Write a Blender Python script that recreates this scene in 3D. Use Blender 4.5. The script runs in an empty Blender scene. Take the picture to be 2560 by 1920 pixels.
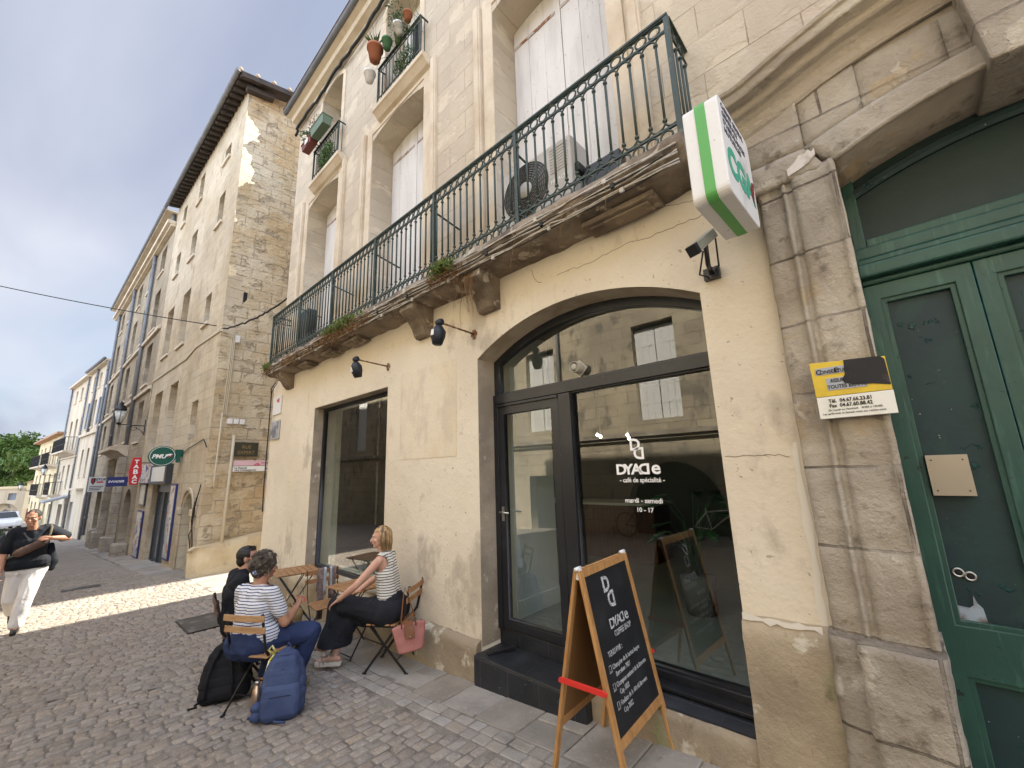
import bpy, bmesh, math, random
from mathutils import Vector, Matrix, noise
from math import sin, cos, pi, radians as rad
R = random.Random(7)
scene = bpy.context.scene
C = scene.collection
# ---------------------------------------------------------------- camera
EYE = 1.67
yaw, pitch, roll = 0.74171, 0.20445, -0.03329
fw = Vector((-sin(yaw)*cos(pitch), cos(yaw)*cos(pitch), sin(pitch)))
rt = Vector((cos(yaw), sin(yaw), 0)); up = rt.cross(fw)
r2 = cos(roll)*rt + sin(roll)*up; u2 = -sin(roll)*rt + cos(roll)*up
M = Matrix((( r2.x, u2.x, -fw.x, 0), (r2.y, u2.y, -fw.y, 0), (r2.z, u2.z, -fw.z, EYE), (0, 0, 0, 1)))
cam = bpy.data.objects.new('camera', bpy.data.cameras.new('camera'))
cam.matrix_world = M; cam.data.sensor_width = 36; cam.data.lens = 36*1027.8/2560
cam.data.clip_start = .05; cam.data.clip_end = 2000
C.objects.link(cam); scene.camera = cam
# ---------------------------------------------------------------- light
SUN_EL, SUN_DIR = rad(46), Vector((-.03, 1, 0)).normalized()       # horizontal direction towards the sun
w = bpy.data.worlds.new('World'); scene.world = w; w.use_nodes = True
nt = w.node_tree; nt.nodes.clear()
def N(tree, t, **k):
    n = tree.nodes.new(t)
    for a, b in k.items(): setattr(n, a, b)
    return n
out = N(nt, 'ShaderNodeOutputWorld'); bg = N(nt, 'ShaderNodeBackground'); bg.inputs['Strength'].default_value = .15
sky = N(nt, 'ShaderNodeTexSky', sky_type='NISHITA', sun_disc=False, sun_elevation=SUN_EL, sun_rotation=math.atan2(SUN_DIR.x, SUN_DIR.y),
        air_density=1.0, dust_density=.6, ozone_density=1.2)
tc = N(nt, 'ShaderNodeTexCoord'); sp = N(nt, 'ShaderNodeSeparateXYZ'); nt.links.new(tc.outputs['Generated'], sp.inputs[0])
ad = N(nt, 'ShaderNodeMath', operation='ADD'); nt.links.new(sp.outputs[2], ad.inputs[0]); ad.inputs[1].default_value = .13
mx = N(nt, 'ShaderNodeMath', operation='MAXIMUM'); nt.links.new(ad.outputs[0], mx.inputs[0]); mx.inputs[1].default_value = .05
dx = N(nt, 'ShaderNodeMath', operation='DIVIDE'); nt.links.new(sp.outputs[0], dx.inputs[0]); nt.links.new(mx.outputs[0], dx.inputs[1])
dy = N(nt, 'ShaderNodeMath', operation='DIVIDE'); nt.links.new(sp.outputs[1], dy.inputs[0]); nt.links.new(mx.outputs[0], dy.inputs[1])
cb = N(nt, 'ShaderNodeCombineXYZ'); nt.links.new(dx.outputs[0], cb.inputs[0]); nt.links.new(dy.outputs[0], cb.inputs[1])
mp = N(nt, 'ShaderNodeMapping'); nt.links.new(cb.outputs[0], mp.inputs[0]); mp.inputs['Scale'].default_value = (.3, .75, 1); mp.inputs['Rotation'].default_value = (0, 0, .5)
mp.inputs['Location'].default_value = (1.7, .4, 0)
nz = N(nt, 'ShaderNodeTexNoise'); nt.links.new(mp.outputs[0], nz.inputs[0]); nz.inputs['Scale'].default_value = 1.1; nz.inputs['Detail'].default_value = 7; nz.inputs['Roughness'].default_value = .48; nz.inputs['Distortion'].default_value = .25
rp = N(nt, 'ShaderNodeValToRGB'); nt.links.new(nz.outputs[0], rp.inputs[0]); rp.color_ramp.elements[0].position = .30; rp.color_ramp.elements[1].position = .60
nz2 = N(nt, 'ShaderNodeTexNoise'); nt.links.new(mp.outputs[0], nz2.inputs[0]); nz2.inputs['Scale'].default_value = 1.5; nz2.inputs['Detail'].default_value = 6; nz2.inputs['Roughness'].default_value = .45; nz2.inputs['Distortion'].default_value = .5
rp2 = N(nt, 'ShaderNodeValToRGB'); nt.links.new(nz2.outputs[0], rp2.inputs[0])
rp2.color_ramp.elements[0].position = .36; rp2.color_ramp.elements[0].color = (1.0, 1.12, 1.5, 1)
rp2.color_ramp.elements[1].position = .60; rp2.color_ramp.elements[1].color = (2.0, 2.08, 2.32, 1)
bl = N(nt, 'ShaderNodeMixRGB'); nt.links.new(rp.outputs[0], bl.inputs[0]); sc_ = N(nt, 'ShaderNodeMixRGB', blend_type='MULTIPLY'); sc_.inputs[0].default_value = 1; nt.links.new(sky.outputs[0], sc_.inputs[1]); sc_.inputs[2].default_value = (.42, .42, .40, 1); nt.links.new(sc_.outputs[0], bl.inputs[1]); nt.links.new(rp2.outputs[0], bl.inputs[2])
m2 = N(nt, 'ShaderNodeMixRGB'); m2.inputs[0].default_value = .22; nt.links.new(bl.outputs[0], m2.inputs[1]); m2.inputs[2].default_value = (1.5, 1.62, 2.0, 1)
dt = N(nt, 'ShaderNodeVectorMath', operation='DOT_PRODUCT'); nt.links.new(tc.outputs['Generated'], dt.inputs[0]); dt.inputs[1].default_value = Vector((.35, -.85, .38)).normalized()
mr = N(nt, 'ShaderNodeMapRange'); mr.interpolation_type = 'SMOOTHSTEP'; nt.links.new(dt.outputs['Value'], mr.inputs[0]); mr.inputs[1].default_value = .22; mr.inputs[2].default_value = .75; mr.inputs[3].default_value = .72; mr.inputs[4].default_value = 3.9  # sky boost added behind the camera to brighten the shaded facade
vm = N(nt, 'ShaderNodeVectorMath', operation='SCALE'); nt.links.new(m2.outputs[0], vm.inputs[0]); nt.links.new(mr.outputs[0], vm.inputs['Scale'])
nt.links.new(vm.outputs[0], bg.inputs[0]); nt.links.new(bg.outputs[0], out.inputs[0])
sd = bpy.data.lights.new('sun', 'SUN'); sd.energy = 4.4; sd.angle = rad(.8); sd.color = (1, .93, .8)
sun = bpy.data.objects.new('sun', sd); C.objects.link(sun)
ldir = -(SUN_DIR*cos(SUN_EL) + Vector((0, 0, sin(SUN_EL)))); sun.rotation_euler = ldir.to_track_quat('-Z', 'Y').to_euler()
scene.view_settings.view_transform = 'Standard'; scene.view_settings.look = 'None'
scene.view_settings.exposure = 1.95; scene.view_settings.gamma = 1
scene.render.engine = 'CYCLES'
scene.cycles.max_bounces = 6; scene.cycles.transparent_max_bounces = 12; scene.cycles.diffuse_bounces = 4
# ---------------------------------------------------------------- ground height along the street
def gz(x):
    if x >= -3: return .0739*x
    z = -.2217
    if x >= -5.5:
        u = -3-x; return z-(.0739*u-(.0739-.025)/2.5*u*u/2)
    z -= (.0739+.025)/2*2.5
    z = z+.025*(max(x, -10)+5.5)
    if x < -10: z += .03*(max(x, -12.5)+10)
    if x < -12.5: z += .05*(max(x, -36)+12.5)
    return z+.008*(x+36) if x < -36 else z
# ---------------------------------------------------------------- materials
MATS = {}
def mat(name, base, rough=.8, spec=.25, metal=0, layers=(), bump=(), brick=None, plane='xz', streak=None, emit=None, alpha_attr=None, stripes=None, tone=0, coat=0, local=False):
    """layers: (scale, lo, hi, colour, stretch(xyz) or None, detail); bump: (scale, distance, detail, stretch)"""
    if name in MATS: return MATS[name]
    m = bpy.data.materials.new(name); m.use_nodes = True; t = m.node_tree; t.nodes.clear(); L = t.links.new
    o = N(t, 'ShaderNodeOutputMaterial'); b = N(t, 'ShaderNodeBsdfPrincipled'); L(b.outputs[0], o.inputs[0])
    b.inputs['Roughness'].default_value = rough; b.inputs['Specular IOR Level'].default_value = spec; b.inputs['Metallic'].default_value = metal
    if coat: b.inputs['Coat Weight'].default_value = coat
    co = N(t, 'ShaderNodeTexCoord').outputs['Object']
    col = N(t, 'ShaderNodeRGB').outputs[0]; col.default_value = (*base, 1)
    def nzz(scale, detail=4, stretch=None, rgh=.6):
        n = N(t, 'ShaderNodeTexNoise'); n.inputs['Scale'].default_value = scale; n.inputs['Detail'].default_value = detail; n.inputs['Roughness'].default_value = rgh
        if stretch:
            q = N(t, 'ShaderNodeMapping'); q.inputs['Scale'].default_value = stretch; L(co, q.inputs[0]); L(q.outputs[0], n.inputs[0])
        else: L(co, n.inputs[0])
        return n.outputs[0]
    def mix(f, a, c):
        x = N(t, 'ShaderNodeMixRGB'); L(f, x.inputs[0]); L(a, x.inputs[1])
        if isinstance(c, tuple): x.inputs[2].default_value = (*c, 1)
        else: L(c, x.inputs[2])
        return x.outputs[0]
    def ramp(f, lo, hi, top=1):
        x = N(t, 'ShaderNodeMapRange'); L(f, x.inputs[0]); x.inputs[1].default_value = lo; x.inputs[2].default_value = hi; x.inputs[4].default_value = top
        return x.outputs[0]
    hs = []
    for ly in layers:
        sc, lo, hi, c = ly[:4]; st = ly[4] if len(ly) > 4 else None; de = ly[5] if len(ly) > 5 else 5; top = ly[6] if len(ly) > 6 else 1
        f = ramp(nzz(sc, de, st), lo, hi, top); col = mix(f, col, c)
        if len(ly) > 7: hs.append((f, ly[7]))
    def vec2():
        s = N(t, 'ShaderNodeSeparateXYZ'); L(co, s.inputs[0]); c = N(t, 'ShaderNodeCombineXYZ')
        i = {'xz': (0, 2), 'yz': (1, 2), 'xy': (0, 1), 'yx': (1, 0)}[plane]
        L(s.outputs[i[0]], c.inputs[0]); L(s.outputs[i[1]], c.inputs[1]); return c.outputs[0]
    if brick:      # (width, height, mortar, colour variation 0..1, mortar colour, mortar depth, wobble)
        bw, bh, mo, var, mc, md, wob = brick
        v = vec2()
        if wob:
            n = N(t, 'ShaderNodeTexNoise'); n.inputs['Scale'].default_value = 2.2; n.inputs['Detail'].default_value = 3; L(co, n.inputs[0])
            a = N(t, 'ShaderNodeVectorMath', operation='MULTIPLY_ADD'); L(n.outputs['Color'], a.inputs[0]); a.inputs[1].default_value = (wob, wob, 0); L(v, a.inputs[2]); v = a.outputs[0]
        br = N(t, 'ShaderNodeTexBrick'); L(v, br.inputs[0]); br.inputs['Scale'].default_value = 1; br.inputs['Brick Width'].default_value = bw; br.inputs['Row Height'].default_value = bh
        br.inputs['Mortar Size'].default_value = mo; br.inputs['Mortar Smooth'].default_value = .3; br.offset = .5; br.squash = 1
        br.inputs['Color1'].default_value = (1-var, 1-var, 1-var, 1); br.inputs['Color2'].default_value = (1+var*.4, 1+var*.35, 1+var*.25, 1); br.inputs['Mortar'].default_value = (1, 1, 1, 1)
        x = N(t, 'ShaderNodeMixRGB', blend_type='MULTIPLY'); x.inputs[0].default_value = 1; L(col, x.inputs[1]); L(br.outputs[0], x.inputs[2]); col = x.outputs[0]
        nb = nzz(3.1, 4); f = N(t, 'ShaderNodeMath', operation='MULTIPLY'); L(br.outputs[1], f.inputs[0]); L(ramp(nb, .3, .6, 1), f.inputs[1])
        col = mix(f.outputs[0], col, mc); hs.append((f.outputs[0], -md))
    if stripes:    # (period, duty, colour, slant)
        s = N(t, 'ShaderNodeSeparateXYZ'); L(co, s.inputs[0])
        nn = N(t, 'ShaderNodeMath', operation='MULTIPLY_ADD'); L(nzz(4, 2), nn.inputs[0]); nn.inputs[1].default_value = stripes[3]; L(s.outputs[2], nn.inputs[2])
        d = N(t, 'ShaderNodeMath', operation='DIVIDE'); L(nn.outputs[0], d.inputs[0]); d.inputs[1].default_value = stripes[0]
        fr = N(t, 'ShaderNodeMath', operation='FRACT'); L(d.outputs[0], fr.inputs[0])
        g = N(t, 'ShaderNodeMath', operation='LESS_THAN'); L(fr.outputs[0], g.inputs[0]); g.inputs[1].default_value = stripes[1]
        col = mix(g.outputs[0], col, stripes[2])
    if tone:
        at = N(t, 'ShaderNodeAttribute'); at.attribute_name = 'tone'
        x = N(t, 'ShaderNodeMixRGB', blend_type='MULTIPLY'); x.inputs[0].default_value = tone; L(col, x.inputs[1]); L(at.outputs[0], x.inputs[2]); col = x.outputs[0]
    L(col, b.inputs['Base Color'])
    nrm = None
    for f, d in hs:
        bn = N(t, 'ShaderNodeBump'); bn.inputs['Distance'].default_value = abs(d); bn.invert = d < 0; L(f, bn.inputs['Height'])
        if nrm: L(nrm, bn.inputs['Normal'])
        nrm = bn.outputs[0]
    for bp in bump:
        bn = N(t, 'ShaderNodeBump'); bn.inputs['Distance'].default_value = bp[1]; L(nzz(bp[0], bp[2] if len(bp) > 2 else 5, bp[3] if len(bp) > 3 else None, .62), bn.inputs['Height'])
        if nrm: L(nrm, bn.inputs['Normal'])
        nrm = bn.outputs[0]
    if nrm: L(nrm, b.inputs['Normal'])
    if emit: b.inputs['Emission Color'].default_value = (*emit[0], 1); b.inputs['Emission Strength'].default_value = emit[1]
    MATS[name] = m; return m
def glass(name, tint=(.9, .95, .93), ior=1.62, rough=0.0):
    m = bpy.data.materials.new(name); m.use_nodes = True; t = m.node_tree; t.nodes.clear(); L = t.links.new
    o = N(t, 'ShaderNodeOutputMaterial'); a = N(t, 'ShaderNodeBsdfTransparent'); a.inputs[0].default_value = (*tint, 1)
    g = N(t, 'ShaderNodeBsdfGlossy'); g.inputs['Roughness'].default_value = rough; g.inputs[0].default_value = (1, 1, 1, 1)
    f = N(t, 'ShaderNodeFresnel'); ge = N(t, 'ShaderNodeNewGeometry'); io = N(t, 'ShaderNodeMapRange'); L(ge.outputs['Backfacing'], io.inputs[0]); io.inputs[3].default_value = ior; io.inputs[4].default_value = 1/ior; L(io.outputs[0], f.inputs[0]); x = N(t, 'ShaderNodeMixShader')
    q = N(t, 'ShaderNodeMath', operation='MULTIPLY'); q.use_clamp = True; L(f.outputs[0], q.inputs[0]); q.inputs[1].default_value = 2.3
    L(q.outputs[0], x.inputs[0]); L(a.outputs[0], x.inputs[1]); L(g.outputs[0], x.inputs[2]); L(x.outputs[0], o.inputs[0])
    return m
# ---------------------------------------------------------------- building helpers
def tag(o, label=None, cat=None, group=None, kind=None):
    if label: o['label'] = label
    if cat: o['category'] = cat
    if group: o['group'] = group
    if kind: o['kind'] = kind
    return o
def thing(name, loc, label, cat, group=None, rz=0):
    o = bpy.data.objects.new(name, None); o.location = loc; o.rotation_euler = (0, 0, rz); o.empty_display_size = .1
    C.objects.link(o); return tag(o, label, cat, group)
def mw(o):
    m = Matrix.Translation(o.location) @ o.rotation_euler.to_matrix().to_4x4()
    if o.parent: m = mw(o.parent) @ o.matrix_parent_inverse @ m
    return m
def adopt(o, parent):
    if parent: o.parent = parent; o.matrix_parent_inverse = mw(parent).inverted()
    return o
class MB:
    def __init__(s, X=None): s.v = []; s.f = []; s.m = []; s.cur = 0; s.X = X; s.sm = []; s.smooth = False; s.seg = []
    def add(s, vs, fs):
        n = len(s.v); s.seg.append((len(vs), len(fs)))
        for p in vs:
            p = Vector(p); s.v.append(s.X @ p if s.X else p)
        for f in fs: s.f.append([n+i for i in f]); s.m.append(s.cur); s.sm.append(s.smooth)
    def box(s, x0, x1, y0, y1, z0, z1):
        s.add([(x, y, z) for z in (z0, z1) for y in (y0, y1) for x in (x0, x1)], [(0, 2, 3, 1), (4, 5, 7, 6), (0, 1, 5, 4), (2, 6, 7, 3), (0, 4, 6, 2), (1, 3, 7, 5)])
    def bar(s, a, b, w, h=None, side=None):
        """square bar from a to b, w wide (along side), h thick"""
        a, b = Vector(a), Vector(b); h = h or w; d = (b-a).normalized()
        sd_ = Vector(side) if side else (Vector((0, 0, 1)) if abs(d.z) < .9 else Vector((1, 0, 0))); u = (sd_-d*sd_.dot(d)).normalized(); v = d.cross(u)
        pts = [p+u*w/2*i+v*h/2*j for p in (a, b) for i, j in ((-1, -1), (1, -1), (1, 1), (-1, 1))]
        s.add(pts, [(3, 2, 1, 0), (4, 5, 6, 7), (0, 1, 5, 4), (1, 2, 6, 5), (2, 3, 7, 6), (3, 0, 4, 7)])
    def tube(s, pts, r, n=8, r1=None, closed=False, flat=None):
        pts = [Vector(p) for p in pts]; k = len(pts); vs = []; prev = None
        for i, p in enumerate(pts):
            if closed: d = pts[(i+1) % k]-pts[i-1]
            else: d = pts[min(i+1, k-1)]-pts[max(i-1, 0)]
            d = d.normalized() if d.length > 1e-9 else Vector((0, 0, 1))
            if prev is None:
                u = d.orthogonal().normalized()
            else:
                u = prev-d*prev.dot(d); u = u.normalized() if u.length > 1e-6 else d.orthogonal().normalized()
            prev = u; v = d.cross(u); rr = r if r1 is None else r+(r1-r)*i/(k-1)
            if callable(r): rr = r(i/(k-1))
            for j in range(n):
                a = 2*pi*j/n; vs.append(p+u*cos(a)*rr+v*sin(a)*rr)
        fs = []
        for i in range(k if closed else k-1):
            for j in range(n): a = i*n+j; b = i*n+(j+1) % n; c = ((i+1) % k)*n+(j+1) % n; d = ((i+1) % k)*n+j; fs.append((a, b, c, d))
        if not closed: fs += [tuple(range(n))[::-1], tuple((k-1)*n+j for j in range(n))]
        sm = s.smooth; s.smooth = True; s.add(vs, fs); s.smooth = sm
    def ring(s, c, R_, r, axis, n=16, m=5, sc=1):
        ax = Vector(axis).normalized(); u = ax.orthogonal().normalized(); v = ax.cross(u)
        s.tube([Vector(c)+(u*cos(2*pi*i/n)+v*sin(2*pi*i/n))*R_ for i in range(n)], r, m, closed=True)
    def lathe(s, c, prof, n=16, axis=(0, 0, 1), cap=True):
        ax = Vector(axis).normalized(); u = ax.orthogonal().normalized(); v = ax.cross(u); c = Vector(c); vs = []
        for r, h in prof:
            for j in range(n): a = 2*pi*j/n; vs.append(c+ax*h+(u*cos(a)+v*sin(a))*r)
        fs = [(i*n+j, i*n+(j+1) % n, (i+1)*n+(j+1) % n, (i+1)*n+j) for i in range(len(prof)-1) for j in range(n)]
        if cap: fs += [tuple(range(n))[::-1], tuple((len(prof)-1)*n+j for j in range(n))]
        sm = s.smooth; s.smooth = True; s.add(vs, fs); s.smooth = sm
    def prism(s, poly, a, b):
        """poly: list of 3d points (convex or simple), extruded by vector b-a"""
        d = Vector(b)-Vector(a); n = len(poly); p = [Vector(q)+Vector(a) for q in poly]
        s.add(p+[q+d for q in p], [tuple(range(n))[::-1], tuple(range(n, 2*n))]+[(i, (i+1) % n, n+(i+1) % n, n+i) for i in range(n)])
    def sweep(s, path, prof):
        """path: 3d points; prof: list of (out, up) offsets; out direction = -Y rotated square to the path in plan"""
        vs = []; k = len(path); n = len(prof)
        for i, p in enumerate(path):
            p = Vector(p); d = (Vector(path[min(i+1, k-1)])-Vector(path[max(i-1, 0)])).normalized()
            o = Vector((d.y, -d.x, 0)); o = o.normalized() if o.length > 1e-6 else Vector((0, -1, 0)); upv = o.cross(d); upv = -upv if upv.z < 0 else upv
            for a, b in prof: vs.append(p+o*a+upv*b)
        fs = [(i*n+j, i*n+(j+1) % n, (i+1)*n+(j+1) % n, (i+1)*n+j) for i in range(k-1) for j in range(n)]
        fs += [tuple(range(n)), tuple((k-1)*n+j for j in range(n))[::-1]]
        s.add(vs, fs)
    def each(s, name, mats, parent=None, **k):
        n = 0; f = 0
        for nv, nf in s.seg:
            q = MB(); q.v = s.v[n:n+nv]; q.f = [[i-n for i in fc] for fc in s.f[f:f+nf]]; q.m = [0]*nf; q.sm = s.sm[f:f+nf]; q.build(name, mats, parent, **k); n += nv; f += nf
    def build(s, name, mats, parent=None, bevel=0, label=None, sub=0, tone=None, recalc=True):
        me = bpy.data.meshes.new(name); me.from_pydata(s.v, [], s.f)
        for m in (mats if isinstance(mats, (list, tuple)) else [mats]): me.materials.append(m)
        me.polygons.foreach_set('material_index', s.m); me.polygons.foreach_set('use_smooth', s.sm)
        if recalc:
            b = bmesh.new(); b.from_mesh(me); bmesh.ops.recalc_face_normals(b, faces=b.faces); b.to_mesh(me); b.free()
        me.update(); o = bpy.data.objects.new(name, me); C.objects.link(o)
        if bevel: md = o.modifiers.new('bevel', 'BEVEL'); md.width = bevel; md.segments = 2; md.limit_method = 'ANGLE'
        adopt(o, parent)
        if label: o['label'] = label
        return o
def to_mesh(o, name, m, parent):
    dg = bpy.context.evaluated_depsgraph_get(); me = bpy.data.meshes.new_from_object(o.evaluated_get(dg)); me.transform(o.matrix_world)
    d = o.data; bpy.data.objects.remove(o); me.name = name; me.materials.clear(); me.materials.append(m)
    for p in me.polygons: p.material_index = 0
    q = bpy.data.objects.new(name, me); C.objects.link(q); return adopt(q, parent)
def slab(name, outline, holes, y0, y1, m, parent, X=None, bevel=0, rough=0):
    """vertical slab in the XZ plane between y0 and y1 with holes; X maps to the world"""
    cu = bpy.data.curves.new(name, 'CURVE'); cu.dimensions = '2D'; cu.fill_mode = 'BOTH'; cu.extrude = (y1-y0)/2; cu.bevel_depth = bevel; cu.bevel_resolution = 1
    for poly in [outline]+list(holes):
        sp_ = cu.splines.new('POLY'); sp_.points.add(len(poly)-1); sp_.use_cyclic_u = True
        for i, (a, b) in enumerate(poly): sp_.points[i].co = (a, b, 0, 1)
    o = bpy.data.objects.new(name, cu); C.objects.link(o)
    T = Matrix(((1, 0, 0, 0), (0, 0, -1, (y0+y1)/2), (0, 1, 0, 0), (0, 0, 0, 1)))
    o.matrix_world = (X or Matrix()) @ T; bpy.context.view_layer.update()
    return to_mesh(o, name, m, parent)
def text(s, size, loc, right, upv, m, parent, name='lettering', ext=.001, off=0, align='LEFT', mirror=False, shear=0, sx=1):
    cu = bpy.data.curves.new(name, 'FONT'); cu.body = s; cu.size = size; cu.extrude = ext; cu.offset = off; cu.align_x = align; cu.shear = shear; cu.resolution_u = 3
    o = bpy.data.objects.new(name, cu); C.objects.link(o)
    r = Vector(right).normalized(); u = Vector(upv).normalized(); n = r.cross(u)
    if mirror: r = -r
    o.matrix_world = Matrix(((r.x*sx, u.x, n.x, loc[0]), (r.y*sx, u.y, n.y, loc[1]), (r.z*sx, u.z, n.z, loc[2]), (0, 0, 0, 1)))
    bpy.context.view_layer.update(); return to_mesh(o, name, m, parent)
def arch_pts(x0, x1, spring, rise, n=14, rev=False):
    """points of a segmental arch from x0 to x1"""
    hw = (x1-x0)/2; r = (hw*hw+rise*rise)/(2*rise); cz = spring+rise-r; a0 = math.asin(min(1, hw/r)); a0 = a0 if rise <= hw else pi-a0
    p = [((x0+x1)/2+r*sin(-a0+2*a0*i/n), cz+r*cos(-a0+2*a0*i/n)) for i in range(n+1)]
    return p[::-1] if rev else p
def opening(x0, x1, z0, spring, rise, n=14):
    return [(x0, z0)]+arch_pts(x0, x1, spring, rise, n)+[(x1, z0)] if rise > 0 else [(x0, z0), (x0, spring), (x1, spring), (x1, z0)]
def clump(mb, c, rad_, n, size, rng, squash=(1, 1, 1), elong=1.0):
    for _ in range(n):
        d = Vector((rng.gauss(0, 1), rng.gauss(0, 1), rng.gauss(0, 1))).normalized()*rad_*rng.random()**.45
        p = Vector(c)+Vector((d.x*squash[0], d.y*squash[1], d.z*squash[2])); s = size*rng.uniform(.6, 1.4)
        a = Vector((rng.gauss(0, 1), rng.gauss(0, 1), rng.gauss(0, 1))).normalized(); b = a.orthogonal().normalized()
        mb.add([p-a*s*elong, p+b*s*.45, p+a*s*elong, p-b*s*.45], [(0, 1, 2, 3)])
def twig(mb, p, d, L_, r, rng, droop=.4, seg=5, wig=.25):
    p = Vector(p); d = Vector(d).normalized(); pts = [p.copy()]
    for i in range(seg):
        d = (d+Vector((rng.gauss(0, wig), rng.gauss(0, wig), rng.gauss(0, wig)-droop*.3))).normalized(); p = p+d*L_/seg; pts.append(p.copy())
    mb.tube(pts, r, 4, r1=r*.4); return pts
# ---------------------------------------------------------------- material library
plaster = mat('cream_plaster', (.70, .625, .495), .9, .15, layers=[(.55, .42, .62, (.62, .545, .425), None, 6), (1.3, .60, .66, (.43, .37, .29), (1, 1, .6), 7, .8, .002), (.9, .55, .75, (.67, .585, .43)), (5, .62, .72, (.52, .42, .29), (1, 1, .35), 5, .5), (22, .68, .74, (.26, .21, .15), None, 2, .6, -.003)],
              bump=[(1.6, .03, 5), (45, .0025, 4), (160, .0012, 3)])
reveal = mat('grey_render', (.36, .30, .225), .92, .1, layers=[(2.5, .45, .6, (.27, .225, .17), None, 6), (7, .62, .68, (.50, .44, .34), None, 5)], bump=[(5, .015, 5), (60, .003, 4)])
plinthm = mat('plinth_render', (.40, .33, .225), .95, .1, layers=[(1.2, .42, .58, (.29, .235, .165), None, 7), (4, .58, .64, (.55, .50, .40), None, 7, .9, .003), (9, .6, .7, (.20, .165, .11), (1, 1, .5), 6), (3, .62, .7, (.23, .25, .12), None, 5, .6)], bump=[(3, .03, 6), (40, .005, 5), (130, .002, 3)])
ashlar = mat('upper_ashlar', (.50, .435, .34), .9, .12, layers=[(.8, .42, .62, (.44, .38, .30), None, 6), (1.7, .53, .58, (.555, .485, .375), (1, 1, 1.5), 9, 1, -.004), (14, .6, .75, (.34, .27, .2), None, 4, .6), (.5, .55, .7, (.42, .35, .28), (2, 1, .3), 4, .7)],
              brick=(.62, .33, .0045, .07, (.30, .24, .175), .006, .012), bump=[(38, .006, 5), (9, .01, 4)])
moulding = mat('moulded_stone', (.57, .495, .385), .88, .15, layers=[(1.7, .45, .62, (.47, .385, .28), None, 6), (6, .6, .72, (.50, .40, .28), (1, 1, .3), 5, .8), (30, .66, .75, (.3, .24, .18), None, 3, .7)], bump=[(12, .006, 5), (80, .002, 4)])
rawstone = mat('weathered_stone', (.42, .375, .305), .95, .1, layers=[(1.4, .40, .62, (.29, .25, .20), None, 8), (3.2, .585, .615, (.50, .45, .37), (1, 1, .8), 9, .85, .004), (8, .58, .70, (.135, .11, .082), None, 7, .8), (2.2, .6, .66, (.40, .31, .19), None, 6, .7)],
               brick=(3.0, .41, .008, .10, (.12, .10, .08), .014, .03), bump=[(4, .03, 7), (24, .012, 6), (90, .004, 4)])
slabstone = mat('dirty_slab_stone', (.27, .22, .165), .96, .08, layers=[(2.5, .4, .6, (.13, .102, .078), (1, 1, 1), 8), (6, .58, .64, (.42, .37, .29), None, 7), (1.1, .5, .7, (.30, .24, .17), None, 5)], bump=[(5, .03, 7), (30, .01, 6)])
shutter = mat('whitewashed_boards', (.60, .585, .565), .7, .2, layers=[(2, .45, .7, (.50, .485, .465), (3, 3, .5), 6), (22, .68, .72, (.28, .25, .23), None, 2, .8), (5, .62, .7, (.44, .41, .38), (8, 8, .35), 5)], bump=[(14, .003, 4, (10, 10, .4))])
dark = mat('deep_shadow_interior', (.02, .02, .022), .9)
blackmetal = mat('black_painted_metal', (.014, .015, .018), .32, .5, layers=[(40, .72, .76, (.35, .34, .32), None, 3, .5), (3, .5, .8, (.03, .032, .036))], bump=[(50, .0006, 3)])
blacktile = mat('black_painted_tile', (.016, .018, .022), .35, .5, layers=[(6, .705, .715, (.62, .58, .52), (1.4, 1, 1.4), 9), (3, .45, .7, (.04, .042, .048), None, 6), (55, .70, .73, (.45, .42, .38), None, 3, .8)], brick=(.34, .6, .004, .1, (.07, .065, .06), .003, 0), bump=[(20, .003, 5)])
sillmat = mat('black_sill', (.022, .024, .03), .45, .45, layers=[(5, .5, .75, (.045, .05, .06), None, 6), (60, .72, .75, (.4, .38, .35), None, 3, .5)], brick=(.42, 3.0, .004, .1, (.09, .09, .085), .002, 0), plane='xy', bump=[(30, .0015, 4)])
iron = mat('green_painted_iron', (.026, .043, .035), .5, .4, layers=[(14, .55, .7, (.10, .105, .075), None, 5), (30, .64, .7, (.17, .15, .105), None, 4, .8)], bump=[(60, .001, 4)])
zinc = mat('zinc', (.15, .155, .165), .6, .4, metal=.15, layers=[(4, .45, .7, (.20, .205, .215), None, 5)])
glasspane = glass('window_glass'); glassdark = glass('shop_glass', (.80, .88, .85), 1.6)
setts = mat('granite_setts', (.335, .29, .245), .9, .15, tone=1, layers=[(.6, .42, .6, (.29, .25, .212), None, 5), (14, .42, .6, (.265, .228, .192), None, 7), (40, .55, .66, (.40, .355, .30), None, 5, .8), (90, .60, .68, (.15, .13, .11), None, 3, .7)], bump=[(30, .010, 6), (110, .005, 4)])
mortar = mat('sett_joints', (.24, .212, .178), .95, .1, layers=[(5, .45, .65, (.13, .112, .095), None, 6)], bump=[(40, .008, 5)])
roadm = mat('far_setts', (.31, .27, .228), .85, .2, layers=[(1.4, .45, .6, (.27, .24, .21), None, 6), (25, .5, .7, (.38, .34, .29), None, 4, .6)], brick=(.12, .093, .006, .12, (.20, .175, .15), .006, .03), plane='yx', bump=[(30, .006, 5)])
flag = mat('paving_flags', (.33, .295, .25), .85, .2, tone=1, layers=[(2.5, .42, .62, (.25, .225, .195), None, 7), (28, .55, .7, (.40, .36, .31), None, 4, .6), (7, .64, .7, (.15, .135, .115), None, 6, .6)], bump=[(14, .004, 6), (90, .0025, 4)])
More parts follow.
